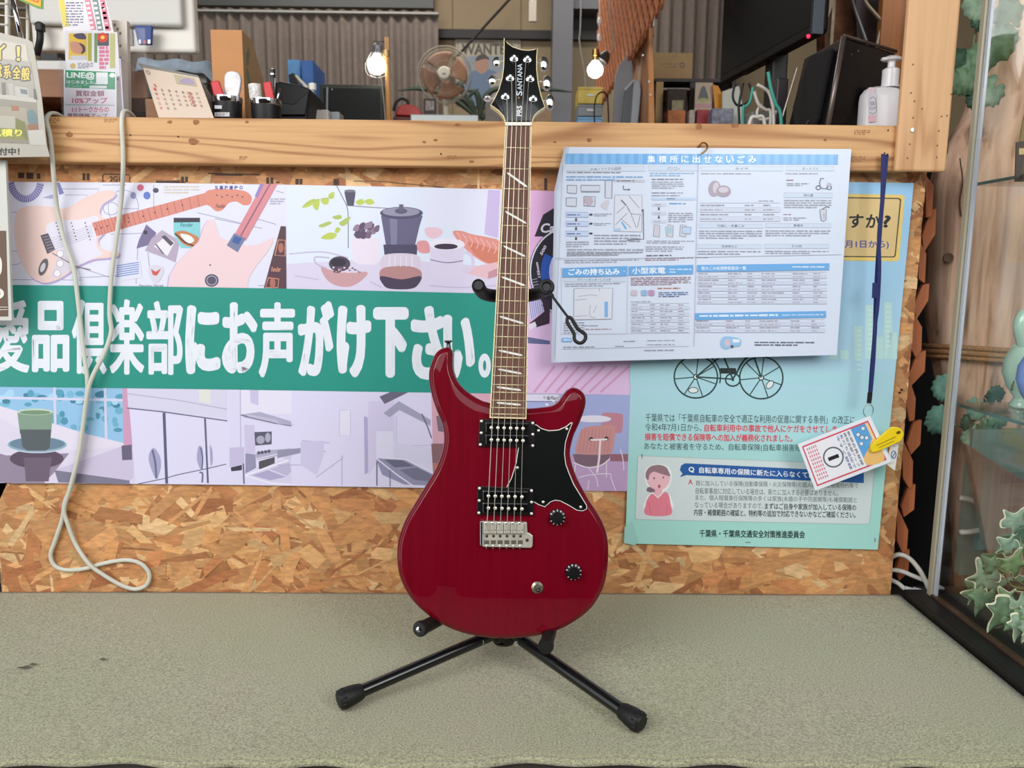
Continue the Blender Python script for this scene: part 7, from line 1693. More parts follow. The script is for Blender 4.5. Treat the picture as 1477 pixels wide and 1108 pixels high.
def paper_pile():
    Y = .34; x0, x1 = at(203, 110, Y).x, at(302, 110, Y).x; zt = zline(250, 92, Y)
    root = thing('paper_tray', 'grey tray stacked with papers behind the desk calendar', 'tray', ((x0 + x1) / 2, Y + .1, CZ))
    for k, (a, b, m) in enumerate(((0, .25, mat('tray_dark', (40, 36, 34), .5)), (.25, .62, M_CTOP), (.62, .8, mat('tray_dark')), (.8, 1, mat('tray_grey', (150, 150, 148), .5)))):
        MB().box((x0 + .004 * k, Y + .003 * k, CZ + (zt - CZ) * a), (x1 - .003 * k, Y + .2, CZ + (zt - CZ) * b)).build('layer', m, root, bevel=.003)
    def f(u, v):
        x = x0 - .005 + (x1 - x0 + .02) * u; 
        return (x, Y - .012 + .2 * v, zt + .014 * math.sin(min(1, v * 5) * 1.57) * (1 - .35 * u) - .03 * max(0, u - .86) * 7 - .02 * (max(0, .06 - v) / .06) + .003 * math.sin(u * 14 + v * 9))
    cl = MB().grid(f, 26, 14)
    solo(cl, 'folded_cloth', mat('blue_grey_cloth', (142, 154, 166), .9, noise=(60, .12), bump=(200, .3)), 'blue grey cloth folded over the paper tray', 'cloth', smooth=True, solid=.004)
paper_pile()
def black_phone():
    Y = .34
    root = thing('black_printer', 'angular black printer behind the tumblers', 'printer', (at(424, 168, Y).x, Y + .06, CZ))
    a = [(396, 119), (404, 117), (432, 122), (447.5, 128), (445, 150), (441, 186), (396, 186)]
    mb = ppoly(MB(), a, Y, .14); mb.v = [Vector((v.x, v.y, max(v.z, CZ))) for v in mb.v]
    mb.build('body', mat('printer_black', (16, 16, 18), .5, spec=.3), root, bevel=.004)
    ppoly(MB(), [(404, 148), (424, 150), (446, 130), (440, 166), (404, 166)], Y - .008, .0075).build('front_cover', mat('printer_face', (12, 12, 14), .45, spec=.3), root, bevel=.002)
    ppoly(MB(), [(416, 108), (423, 105), (430, 121), (417, 118)], Y + .05, .03).build('paper_guide', mat('printer_black'), root)
    ppoly(MB(), [(425, 109), (428, 108), (446, 126), (440, 126)], Y + .04, .004).build('paper', mat('old_paper', (196, 188, 170), .6), root)
black_phone()
def sbox(nm, lab, cat_, x0, y0, x1, y1, Y, d, m, bev=.003): return solo(pbox(MB(), x0, y0, x1, y1, Y, d, CZ), nm, m, lab, cat_, bevel=bev)
sbox('white_carton', 'small off white carton beside the black printer', 'box', 449, 158, 474, 186, .42, .06, mat('off_white', (196, 190, 184), .5))
sbox('grey_packet', 'small grey packet beside the off white carton', 'packet', 476, 161, 490, 186, .44, .05, mat('grey_packet', (140, 146, 150), .4))
bt = thing('spray_bottle', 'clear blue grey bottle standing behind the off white carton', 'bottle', (at(452, 168, .6).x, .6, CZ))
MB().lathe([(.014, 0), (.016, .01), (.016, zline(452, 146, .6) - CZ), (.008, zline(452, 138, .6) - CZ), (.008, zline(452, 130, .6) - CZ)], (at(452, 168, .6).x, .6, CZ), (0, 0, 1), 16).build('bottle', mat('blue_clear', (112, 132, 150), .2, coat=.5), bt, smooth='auto')
MB().lathe([(.010, 0), (.010, .016), (.004, .018)], (at(452, 168, .6).x, .6, zline(452, 130, .6)), (0, 0, 1), 14).build('cap', M_WHITE, bt, smooth='auto')
def white_monitor():
    Y = .50; m = mat('white_case', (226, 220, 210), .4)
    x0, x1 = at(44, 40, Y).x, at(281, 40, Y).x; zb = zline(200, 74.5, Y); zt = zb + .36
    root = thing('white_monitor', 'large white monitor seen from behind above the leaflets', 'monitor', ((x0 + x1) / 2, Y + .03, CZ))
    MB().box((x0, Y, zb), (x1, Y + .03, zt)).build('shell', m, root, bevel=.008, bevseg=3)
    z2 = zline(160, 36, Y - .022); xb = at(262, 18, Y - .022).x
    MB().box((x0 + .01, Y - .022, z2), (xb, Y + .0005, zt - .02)).build('rear_panel', mat('white_case_grey', (206, 204, 198), .45), root, bevel=.008, bevseg=3)
    MB().box((at(192, 50, Y).x, Y - .004, zline(200, 66, Y)), (at(186, 50, Y).x, Y + .001, zline(200, 40, Y))).build('port_strip', mat('port_grey', (150, 150, 150), .5), root)
    cx = at(120, 80, Y).x
    MB().box((cx - .04, Y + .004, CZ + .012), (cx + .04, Y + .026, zb + .01)).build('stand_neck', m, root, bevel=.004)
    MB().box((cx - .11, Y - .06, CZ), (cx + .11, Y + .12, CZ + .012)).build('stand_foot', m, root, bevel=.004)
    MB().tube(cat_rom([at(57, 34, Y - .02), at(58, 50, Y - .03), at(57, 62, Y - .03), at(53, 78, Y - .02)], 4), .008, 10).build('black_lead', M_BLACK_M, root, smooth=True)
    MB().box(at(50, 44, Y - .04), at(66, 35, Y - .021)).build('plug', M_BLACK_M, root, bevel=.003)
    bl = thing('blue_tag', 'blue label block hanging below the white monitor edge', 'label', (at(207, 64, Y - .03).x, Y - .03, zline(207, 64, Y - .03)))
    ppoly(MB(), [(193, 36), (219, 37), (218, 64), (199, 64)], Y - .034, .010).build('block', mat('blue_label', (40, 66, 132), .5), bl, bevel=.002)
    P = Print(lambda x, y, h: at(x, y, Y - .0345 - h), start=.0002); P.rect(200, 57, 203, 63, (226, 230, 238)); P.rect(206, 58, 211, 63, (160, 40, 60)); P.rect(213, 57, 217, 63, (226, 230, 238)); P.build('print', M_INKM, bl)
white_monitor()
def left_shelf():
    Y = .66; x0, x1 = at(20, 120, Y).x, at(300, 120, Y).x; za, zb = zline(150, 101, Y), zline(150, 141, Y)
    root = thing('low_shelf', 'low brown wooden shelf behind the leaflets', 'shelf', ((x0 + x1) / 2, Y + .1, CZ))
    MB().box((x0, Y, zb), (x1, Y + .2, za)).build('shelf_board', wood('shelf_wood', (150, 104, 70), (120, 80, 52), 'X', 8, 2), root, bevel=.002)
    for x in (x0, x1 - .02): MB().box((x, Y + .01, CZ), (x + .02, Y + .2, zb)).build('side', M_CTOP, root)
    MB().box((x0 + .02, Y + .18, CZ), (x1 - .02, Y + .2, zb)).build('back', mat('tray_dark'), root)
    z = zline(75, 94, Y - .02)
    t = thing('wire_tray', 'white tray lying on the low brown shelf', 'tray', (at(75, 90, Y).x, Y + .04, za))
    MB().box((at(46, 90, Y + .01).x, Y + .004, za), (at(100, 90, Y + .01).x, Y + .12, zline(75, 87, Y + .004))).build('tray', mat('white_tray', (226, 224, 220), .4), t, bevel=.003)
    MB().box((at(56, 80, Y + .03).x, Y + .03, zline(75, 87, Y + .004)), (at(84, 80, Y + .03).x, Y + .10, zline(70, 72, Y + .03))).build('charger', mat('charger_black', (40, 40, 40), .5), t, bevel=.004)
left_shelf()
def leaflets():
    Y = .04
    h = thing('leaflet_holder', 'clear acrylic leaflet holder standing on the rail end', 'holder', (at(135, 165, Y).x, Y + .03, CZ))
    x0, x1 = at(89, 140, Y).x, at(186, 140, Y).x; zt = zline(130, 108, Y)
    MB().box((x0, Y - .004, CZ), (x1 - .01, Y - .002, zt)).build('front', M_ACRYL, h)
    MB().box((x0, Y + .085, CZ), (x1, Y + .087, zline(170, 40, Y + .085))).build('back', M_ACRYL, h)
    for x in (x0, x1 - .012): MB().box((x, Y - .002, CZ + .001), (x + .002, Y + .085, zt + .03)).build('side', M_ACRYL, h)
    MB().tube([(x1 - .011, Y - .003, CZ), (x1 - .011, Y - .003, zt + .03)], .0015, 6).build('bright_edge', mat('edge_lilac', (200, 196, 226), .2), h)
    # front leaflet
    def sheet(nm, lab, pts, Y_, col, draw, th=.0012):
        r = thing(nm, lab, 'leaflet', at(sum(p[0] for p in pts) / len(pts), max(p[1] for p in pts), Y_))
        mb = ppoly(MB(), pts, Y_, th, lin(col)); mb.v = [Vector((v.x, v.y, max(v.z, CZ + .001))) for v in mb.v]
        mb.build('paper', M_INKM, r)
        if draw:
            P = Print(lambda x, y, hh: at(x, y, Y_ - hh), start=.0003, step=1.2e-5); draw(P); P.build('print', M_INKM, r)
        return r
    def line_leaf(P):
        gr = (30, 146, 96)
        P.poly([(94, 101), (166, 104), (166, 129), (94, 126)], gr); P.text('LINE@', 96, 103.5, 136.5, 114.5, (240, 244, 242), .03, slope=.02); P.text('はじめました。', 96, 115.5, 138, 120.5, (232, 240, 236), .02, slope=.02)
        P.scribble(96, 121.8, 128, 125.6, 2, (150, 206, 180), chunk=5); P.rect(138.6, 104.5, 155.4, 121.5, (232, 236, 234)); P.ell(162, 108.5, 4.4, 3.4, (232, 236, 234)); P.rect(129, 123.6, 154, 127.4, (226, 232, 228))
        P.poly([(94, 128), (165, 130), (165, 151), (94, 150)], (232, 226, 232)); P.poly([(94, 152), (165, 153), (165, 170), (94, 170)], (232, 226, 232))
        pk = (206, 82, 112)
        P.text('買取金額', 109, 130.5, 150.5, 139, (150, 70, 92), .02); P.text('10%アップ', 104, 140.4, 155, 149.6, pk, .03); P.text('1:1トークからの', 104, 153.8, 157, 162, pk, .025); P.text('買取価格アップ', 97, 163.4, 155, 171, (150, 80, 100), .02)
        P.line([(94, 151), (165, 152)], .8, (140, 170, 160))
    sheet('green_leaflet', 'white leaflet with green header in the acrylic holder', [(92, 100), (168, 103), (168, 172), (92, 172)], Y + .004, (236, 236, 240), line_leaf)
    def mid(P):
        P.rect(99, 48, 125, 86, (232, 190, 50)); P.smooth([(106, 50), (120, 48), (124, 56), (112, 56)], (70, 60, 90)); P.smooth([(101, 62), (108, 60), (120, 64), (122, 74), (114, 78), (104, 74)], (206, 146, 120)); P.smooth([(114, 62), (122, 66), (123, 74), (117, 78), (119, 70)], (70, 46, 40)); P.rect(102, 80, 124, 86, (206, 206, 216))
        P.rect(126.5, 48, 132, 88, (176, 172, 60)); P.rect(136, 48, 140, 90, (120, 150, 90)); P.rect(140.5, 48, 157, 66, (90, 84, 96)); P.ell(148, 54, 7.5, 7, (224, 70, 50)); P.ell(148, 54, 3, 2.6, (250, 210, 90))
        P.text('ひろぴー', 0, 0, 1, 1, (224, 110, 150), .03, rot=lambda a, b: (157 - b * 15, 66 + a * 34)) if False else P.scribble(143, 66, 157, 100, 6, (224, 120, 156), chunk=6, fill=.8)
        P.rect(158.5, 48, 166, 98, (196, 192, 130)); P.scribble(112, 90, 134, 99, 4, (140, 140, 160), chunk=4); P.ell(105, 95, 4, 4, (206, 180, 110))
    sheet('photo_leaflet', 'colourful leaflet with a yellow photograph behind the green headed leaflet', [(93, 44), (169, 46.5), (173, 110), (95, 110)], Y + .022, (232, 230, 236), mid)
    def news(P):
        P.poly([(84, 0), (92, -2), (100, 38), (91, 39)], (222, 206, 90)); P.scribble(95, 2, 120, 38, 9, (130, 130, 150), chunk=5, fill=.5)
        P.poly([(122, 0), (130, 0), (139, 43), (131, 43)], (222, 130, 150)); P.poly([(133, -2), (141, -2), (149, 44), (141, 44)], (120, 140, 134)); P.poly([(144, 0), (151, 0), (160, 44), (152, 44)], (222, 120, 140))
        for k in range(6): 
            for j in range(3): P.rect(124 + 10.7 * j + k * 1.3, 3 + 7 * k, 129 + 10.7 * j + k * 1.3, 6.5 + 7 * k, (238, 232, 238), hold=True)
    sheet('newsprint_leaflet', 'tall newsprint style leaflet tilted at the back of the holder', [(80, -20), (148, -20), (164, 46), (166, 80), (98, 80), (91, 42)], Y + .045, (232, 228, 234), news)
    def side(P):
        for k in range(14): P.rect(164 + (k % 3) * 4, 34 + 6 * k, 167 + (k % 3) * 4, 38 + 6 * k, (130, 112, 92), hold=True)
    sheet('brown_leaflet', 'stack of brown printed leaflets at the back of the acrylic holder', [(162, 29), (183, 30), (186, 170), (166, 170)], Y + .066, (214, 204, 192), side, .012)
leaflets()
def wire_rack():
    Y = -.03; root = thing('wire_rack', 'white wire grid rack standing on the rail beside the laminated sign', 'rack', (at(20, 60, Y).x, Y, BEAM_ZT))
    m = mat('white_wire', (214, 210, 200), .35)
    def rod(p, q, r=.0024, mm=m, nm='wire'): return MB().tube([at(*p, Y), at(*q, Y)], r, 8).build(nm, mm, root, smooth=True)
    for x in (-20, 11, 40): 
        b = at(x, 170, Y); b.z = BEAM_ZT
        MB().tube([at(x, -40, Y), b], .0028 if x != 11 else .0045, 8).build('wire', m, root, smooth=True)
    for y in (4, 34): MB().tube([at(-40, y, Y - .003), at(12, y + 2, Y - .003)], .0022, 8).build('wire', m, root, smooth=True)
    MB().tube([at(-40, 17, Y - .003), at(42, 27, Y - .003)], .0012, 6).build('wire', m, root, smooth=True)
    MB().tube([at(14, -20, -.05), at(31, 58, -.068)], .0042, 10).build('hanger_tube', M_CHROME, root, smooth=True)
    tg = thing('yellow_tag', 'yellow and green tag hanging from the white wire rack', 'tag', at(45, 12, -.06))
    ppoly(MB(), [(14, -30), (63, -30), (62, 13), (54, 12), (18, -4)], -.06, .0012).build('tag', mat('tag_green', (104, 150, 74), .5), tg)
    ppoly(MB(), [(14, -30), (60, -30), (59, 10), (52, 8), (20, -6)], -.0608, .0006).build('yellow_face', mat('tag_yellow', (226, 176, 40), .5), tg)
    P = Print(lambda x, y, h: at(x, y, -.061 - h), start=.0003); P.line([(30, -10), (44, -1), (54, 3), (58, -10)], 2.4, (206, 96, 40)); P.build('print', M_INKM, tg)
wire_rack()

# ================================================================ right edge: trellis, driftwood, glass case
def trellis():
    Y = .032; m = wood('terracotta_slat', (190, 112, 70), (160, 88, 54), 'Z', 20, 2)
    c = at(1325, 855, Y); root = thing('expanding_trellis', 'orange brown expanding trellis poking out behind the strand board edge', 'trellis', (c.x, Y, 0))
    polys = [[(1335, 252), (1347, 268), (1344, 311), (1336, 314)], [(1343, 303), (1350.5, 301), (1349, 338), (1333, 364), (1330, 340)], [(1326, 345), (1336, 366), (1334, 409), (1325, 402)], [(1331, 411), (1340.5, 409), (1339, 433), (1322, 461), (1318, 440)], [(1314, 445), (1330, 472), (1329, 505), (1321, 516), (1313, 500)], [(1324, 508), (1335.5, 506), (1334, 536), (1314, 557), (1311, 540)], [(1308, 535), (1321, 575), (1319, 606), (1312, 608), (1306, 580)], [(1318, 609), (1329.5, 606), (1327.5, 641), (1314, 656), (1308, 640)], [(1300, 630), (1317, 665), (1316, 701), (1312, 705), (1303, 690)], [(1310, 702), (1320.5, 699), (1318.5, 735), (1304, 746), (1300, 730)], [(1294, 730), (1310, 765), (1308, 794), (1302, 798), (1294, 780)], [(1300, 796), (1312, 793), (1310, 826), (1297, 838), (1292, 822)]]
    for k, p in enumerate(polys):
        MB().prism([at(x, y, Y + .010 * (k % 2)) for x, y in p], (0, .008, 0)).build('slat', m, root)
    MB().box((OSB_X1 - .04, .053, 0), (OSB_X1 - .005, .065, .86)).build('batten', m, root)
trellis()
solo(MB().box((.90, .66, FLOOR), (1.75, .68, 1.0)), 'dark_gap_sheet', mat('dark_gap_black', (9, 9, 10), .95), 'black sheet added to fill the dark gap behind the driftwood trunk', 'screen')  # near-black sheet added to give the gap beside the trunk its shade
def trunk():
    Yc = .25
    rows = [(900, 1436, 62), (800, 1436, 64), (700, 1434, 66), (620, 1430, 68), (540, 1424, 74), (470, 1418, 76), (420, 1416, 75), (360, 1419, 73), (300, 1424, 76), (250, 1434, 78), (200, 1452, 72), (160, 1470, 70), (100, 1488, 72), (40, 1500, 76), (-60, 1512, 80)]
    pts, rr = [], []
    for y, x, r in rows:
        p = at(x, y, Yc); pts.append(p); rr.append(r / FPX * (Yc - CAM.y))
    pts[0].z = FLOOR if False else pts[0].z
    low = Vector((pts[0].x, Yc, FLOOR)); pts.insert(0, low); rr.insert(0, rr[0] * 1.1)
    P_ = cat_rom(pts, 5); R_s = [v.x for v in cat_rom([(r, 0, 0) for r in rr], 5)]
    mb = MB(); n = 40; rnd = random.Random(11); ph = [rnd.uniform(0, 6.28) for _ in range(6)]
    for i, (p, r) in enumerate(zip(P_, R_s)):
        for k in range(n):
            t = 6.28319 * k / n
            q = r * (1 + .05 * math.sin(3 * t + ph[0] + p.z * 2) + .03 * math.sin(7 * t + ph[1] - p.z * 5) + .012 * math.sin(15 * t + ph[2] + p.z * 3))
            if abs(t - 4.3 - .15 * math.sin(p.z * 4)) < .09: q *= .93
            mb.v.append(p + Vector((q * math.cos(t), q * math.sin(t) * .8, 0)))
    m_ = len(P_)
    for i in range(m_ - 1):
        for k in range(n):
            k2 = (k + 1) % n; mb.f.append((i * n + k, i * n + k2, (i + 1) * n + k2, (i + 1) * n + k)); mb.c.append(None)
    root = thing('driftwood_trunk', 'pale weathered driftwood trunk standing beside the glass case', 'trunk', (low.x, Yc, FLOOR))
    m, N, L, b = new_mat('driftwood')
    tc = N.new('ShaderNodeTexCoord'); mp = N.new('ShaderNodeMapping'); mp.inputs['Scale'].default_value = (34, 34, 3.2); L.new(tc.outputs['Object'], mp.inputs[0])
    nz = N.new('ShaderNodeTexNoise'); nz.inputs['Scale'].default_value = 1; nz.inputs['Detail'].default_value = 7; nz.inputs['Distortion'].default_value = .6; L.new(mp.outputs[0], nz.inputs['Vector'])
    r = N.new('ShaderNodeValToRGB'); r.color_ramp.elements[0].position = .3; r.color_ramp.elements[0].color = lin((140, 108, 88)); r.color_ramp.elements[1].position = .62; r.color_ramp.elements[1].color = lin((246, 208, 182))
    e = r.color_ramp.elements.new(.45); e.color = lin((220, 176, 148))
    L.new(nz.outputs['Fac'], r.inputs[0]); L.new(r.outputs[0], b.inputs['Base Color']); b.inputs['Roughness'].default_value = .85
    bp = N.new('ShaderNodeBump'); bp.inputs['Strength'].default_value = .7; bp.inputs['Distance'].default_value = .006; L.new(nz.outputs['Fac'], bp.inputs['Height']); L.new(bp.outputs[0], b.inputs['Normal'])
    mb.build('wood', m, root, smooth=True)
    # knot and cracks lie on the surface
    def surf(px, py):
        d = ray(px, py); best = None
        for p, rad in zip(P_, R_s):
            pass
        # nearest: solve with the local axis at that height
        Y = Yc - .09
        for _ in range(6):
            q = at(px, py, Y); i = min(range(m_), key=lambda j: abs(P_[j].z - q.z)); dx = (q.x - P_[i].x) / R_s[i]
            Y = Yc - R_s[i] * .8 * math.sqrt(max(0.02, 1 - min(.98, dx * dx)))
        return at(px, py, Y - .004)
    k = surf(1369, 372)
    MB().lathe([(.011, -.004), (.010, .001), (.006, .0), (.002, -.001)], k + Vector((0, .002, 0)), (-.35, -1, 0), 14).build('knot', mat('knot_dark', (104, 82, 66), .8), root, smooth='auto')
    for cr in ([(1386, 228), (1390, 262), (1386, 290), (1388, 312)],):
        MB().tube(cat_rom([surf(x, y) + Vector((0, .004, 0)) for x, y in cr], 4), .0014, 5).build('crack', mat('crack_dark', (84, 66, 54), .9), root)
    # straw rope
    rope = thing('straw_rope', 'twisted straw rope tied around the driftwood trunk', 'rope', (P_[20].x, Yc, at(1400, 512, Yc - .08).z))
    zz = at(1390, 512, Yc - .08).z; i = min(range(m_), key=lambda j: abs(P_[j].z - zz))
    for dz, r_ in ((0, .0065), (.012, .0055), (-.011, .005)):
        MB().tube([Vector((P_[i].x + (R_s[i] * 1.10 + .004) * math.cos(t), Yc + (R_s[i] * 1.10 + .004) * .82 * math.sin(t), zz + dz + .004 * math.sin(t * 2))) for t in [k_ * .1571 for k_ in range(40)]], r_, 8, closed=True).build('strand', mat('straw', (168, 124, 84), .8, noise=(200, .3), bump=(200, .6)), rope, smooth=True)
trunk()

# ---- leaves
def ivy_leaf(mb, c, size, ang, tilt, col=None, lobes=True, face=Vector((0, -1, 0))):
    """five-lobed leaf blade, gently cupped"""
    prof = [(0, -.05), (.28, -.32), (.5, -.1), (.42, .12), (.62, .34), (.3, .42), (.18, .62), (0, 1.0)] if lobes else [(0, .05), (.12, -.22), (.30, -.26), (.36, -.10), (.52, -.02), (.50, .16), (.60, .32), (.50, .46), (.48, .64), (.32, .70), (.24, .86), (.10, .84), (0, .90)]
    pts = prof + [(-x, y) for x, y in reversed(prof[1:-1])]
    pts = [(p.x, p.y) for p in cat_rom([(x, y, 0) for x, y in pts], 3, True)]
    right = Vector((math.cos(ang), 0, math.sin(ang))); up = Vector((-math.sin(ang), 0, math.cos(ang)))
    fwd = face.normalized(); n = len(pts); V = [Vector(c) + fwd * size * .06]
    for f in (.5, 1.0):
        for x, y in pts:
            X, Y_ = x * f, (y - .3) * f
            V.append(Vector(c) + (right * X + up * Y_) * size + fwd * (.06 - abs(X) * .22 * f + tilt * Y_ + .05 * math.sin(9 * Y_ + 3 * X) * f) * size)
    mb.add(V, [(0, 1 + i, 1 + (i + 1) % n) for i in range(n)] + [(1 + i, 1 + n + i, 1 + n + (i + 1) % n, 1 + (i + 1) % n) for i in range(n)], col)
def leaf_obj(name, parent, px, py, Y, spx, ang, m, tilt=.2, lobes=True, rim=None):
    c = at(px, py, Y); s = spx / FPX * (Y - CAM.y)
    if rim:
        mb = MB(); ivy_leaf(mb, c + Vector((0, .0015, 0)), s * 1.12, ang, tilt, None, lobes); mb.build('leaf_margin', rim, parent, smooth=True)
    mb = MB(); ivy_leaf(mb, c, s, ang, tilt, None, lobes)
    return mb.build(name, m, parent, solid=.0006, smooth=True)
M_LEAF = mat('ivy_green', (94, 124, 92), .5, noise=(60, .4)); M_LEAF2 = mat('ivy_pale', (132, 158, 132), .5, noise=(60, .3)); M_TEAL = mat('silk_teal', (104, 150, 134), .6, noise=(40, .3)); M_MARG = mat('ivy_cream', (226, 224, 196), .5); M_STEM = mat('ivy_stem', (122, 128, 84), .6)
def vine_top():
    Y = .10; root = thing('ivy_garland', 'artificial green ivy hanging between the post and glass case', 'ivy', at(1400, 150, Y))
    MB().tube(cat_rom([Vector((at(1412, -30, Y).x, Y, 1.7))] + [at(x, y, Y) for x, y in ((1412, 0), (1404, 60), (1398, 110), (1410, 140))], 5), .002, 6).build('stem', M_STEM, root, smooth=True)
    for x, y, s, a, m in ((1410, 8, 34, 2.6, M_LEAF2), (1413, 30, 22, 1.8, mat('ivy_dark', (54, 84, 66), .5)), (1398, 106, 46, 2.9, M_LEAF), (1383, 92, 32, 1.2, mat('ivy_dark')), (1416, 84, 34, -.4, M_LEAF), (1384, 118, 30, 2.2, M_LEAF), (1440, 62, 40, -1.0, M_LEAF), (1428, 132, 34, 2.4, M_LEAF2), (1408, 145, 22, 3.2, mat('ivy_dark')), (1455, 20, 34, .4, M_LEAF)): leaf_obj('leaf', root, x, y, Y - .01 * random.random() - .005, s * 1.15, a, m, lobes=False)
vine_top()
def vine_mid():
    Y = .12; root = thing('silk_ivy', 'dusty teal silk ivy beside the glass case back', 'ivy', at(1375, 640, Y))
    MB().tube(cat_rom([at(x, y, Y) for x, y in ((1350, 545), (1362, 580), (1372, 610), (1410, 620), (1440, 640))], 5), .002, 6).build('stem', M_STEM, root, smooth=True)
    for x, y, s, a, m in ((1362, 560, 34, 2.6, M_TEAL), (1354, 606, 40, 1.4, M_TEAL), (1410, 590, 30, 3, M_TEAL), (1404, 632, 34, 2.6, M_LEAF2), (1424, 618, 30, .8, M_LEAF), (1436, 570, 26, .2, mat('ivy_dark')), (1440, 606, 26, -.6, M_LEAF), (1398, 610, 26, 1.6, mat('ivy_dark'))): leaf_obj('leaf', root, x, y, Y - .004 - .012 * random.random(), s, a, m, lobes=False)
vine_mid()
solo(ppoly(MB(), [(1394, 640), (1478, 694), (1520, 730), (1520, 880), (1440, 880), (1420, 770)], .03, .02), 'driftwood_slab', wood('grey_slab', (168, 132, 112), (120, 90, 74), 'Z', 8, 3), 'grey brown driftwood slab standing behind the case lower shelf', 'slab', bevel=.004)
solo(pbox(MB(), 1392, 620, 1500, 868, .10, .02, 0.0), 'grey_green_board', mat('grey_green', (128, 148, 140), .5), 'grey green board behind the driftwood slab', 'board')

# ---- glass showcase on its black plinth
GX = atz(1350, 866, .012).x
M_GLASS = thin_glass('showcase_glass', (.985, .995, .99), .01)
M_GEDGE = mat('glass_edge', (150, 176, 168), .2)
def showcase():
    x0 = GX; yb = -.042
    root = thing('glass_showcase', 'tall glass showcase on a black plinth beside the carpet', 'showcase', (x0 + .35, -.4, -.0125))
    MB().box((.829, -.70, -.0125), (1.72, -.012, .016)).build('plinth', mat('plinth_black', (22, 21, 22), .45, noise=(30, .3)), root, bevel=.003)
    MB().box((x0 - .006, -.70, .0162), (x0 + .008, yb, .020)).build('channel', mat('bronze_channel', (104, 78, 62), .4, .5), root)
    MB().box((x0 - .002, -.70, .0202), (x0 + .003, yb - .006, 1.75)).build('side_pane', M_GLASS, root)
    MB().box((x0 + .012, yb, .0165), (1.70, yb + .005, 1.75)).build('back_pane', M_GLASS, root)
    MB().box((x0 - .0065, yb - .006, .0165), (x0 + .0035, yb + .006, 1.75)).build('corner_strip', mat('beige_strip', (176, 168, 146), .35), root)
    a = atz(1362.5, 871, .0165).x
    MB().box((a - .0025, yb - .014, .0165), (a + .0025, yb - .006, 1.75)).build('pane_edge', mat('pale_edge', (196, 202, 214), .25), root)
    for (px, py) in ((1421, 264), (1391, 581)):
        p = at(px, py, yb - .01)
        sh = MB().box((a + .004, -.55, p.z - .005), (1.69, yb - .001, p.z)).build('glass_shelf', M_GLASS, root)
        MB().box((a + .0025, -.55, p.z - .0052), (a + .004, yb - .001, p.z + .0002)).build('shelf_edge', mat('shelf_edge_dark', (70, 96, 94), .2), sh)
    return a
SHX = showcase()
S1 = at(1421, 264, -.052).z; S2 = at(1391, 581, -.052).z
def flask():
    Y = -.125; m = mat('amber_glass', (202, 184, 122), .12, coat=.8, trans=.3, ior=1.3)
    c = at(1512, 262, Y); root = thing('glass_decanter', 'golden glass decanter bottle on the upper glass shelf', 'bottle', (c.x, Y, S1))
    px = lambda w: w / FPX * (Y - CAM.y)
    MB().lathe([(px(60), .0005), (px(66), .006), (px(68), px(40)), (px(64), px(78)), (px(58), px(104)), (px(44), px(130)), (px(28), px(158)), (px(18), px(186)), (px(18), px(230))], (c.x, Y, S1), (0, 0, 1), 36, squash=.6).build('bottle', m, root, smooth='auto')
    MB().lathe([(px(40), 0), (px(43), .004), (px(40), .007), (px(30), .007)], (c.x, Y - px(40), S1 + px(62)), (0, -1, 0), 30).build('medallion', mat('gold_relief', (190, 164, 100), .25, .4), root, smooth='auto')
    ppoly(MB(), [(1466, 205), (1490, 200), (1490, 262), (1464, 262)], Y - px(44), .002).build('label_band', mat('dark_label', (62, 48, 38), .4), root)
    ppoly(MB(), [(1470, 214), (1490, 213), (1490, 222), (1470, 223)], Y - px(44) - .001, .001).build('label_strip', mat('gold_strip', (170, 150, 104), .3, .3), root)
flask()
def swan(cxp, ybot, Y, sc, body, name, lab):
    px = lambda w: w * sc / FPX * (Y - CAM.y)
    c = at(cxp, ybot, Y); c.z = S2 + .0005
    root = thing(name, lab, 'vase', (c.x, Y, S2), 'swan shaped ceramic vases')
    m = mat('glaze_' + name, body, .12, coat=.8); gd = mat('gold_line', (190, 160, 90), .25, .8)
    MB().lathe([(px(24), 0), (px(26), px(4)), (px(20), px(12)), (px(18), px(16)), (px(34), px(34)), (px(46), px(58)), (px(44), px(80)), (px(30), px(102)), (px(12), px(116))], c, (0, 0, 1), 32, squash=.75).build('vase_body', m, root, smooth=True)
    nk = [c + Vector((px(x), -px(12), px(z))) for x, z in ((-6, 92), (-16, 116), (-24, 136), (-22, 152), (-12, 160), (-2, 154), (-4, 144), (-12, 144))]
    MB().tube(cat_rom(nk, 5), px(9), 12, radii=[px(15 - 11 * i / (len(cat_rom(nk, 5)) - 1)) for i in range(len(cat_rom(nk, 5)))]).build('neck', m, root, smooth=True)
    for k in range(4):
        pth = []
        for i in range(14):
            t = i / 13; z = 30 + 66 * t; r = 46.6 * math.sin(math.pi * min(1, (z - 6) / 112)) ** .7; a = R_(-150 + 28 * k + 46 * t)
            pth.append(c + Vector((px(r * math.cos(a)), px(r * math.sin(a)) * .75, px(z))))
        MB().tube(pth, px(2.6) if k % 2 else px(1.3), 6).build('wing_ridge', m if k % 2 else gd, root, smooth=True)
swan(1474, 588, -.098, .88, (176, 206, 184), 'green_swan_vase', 'pale green swan vase with gold lines on the lower glass shelf')
swan(1494, 618, -.19, .93, (120, 150, 226), 'blue_swan_vase', 'blue swan vase with gold lines beside the pale green vase')
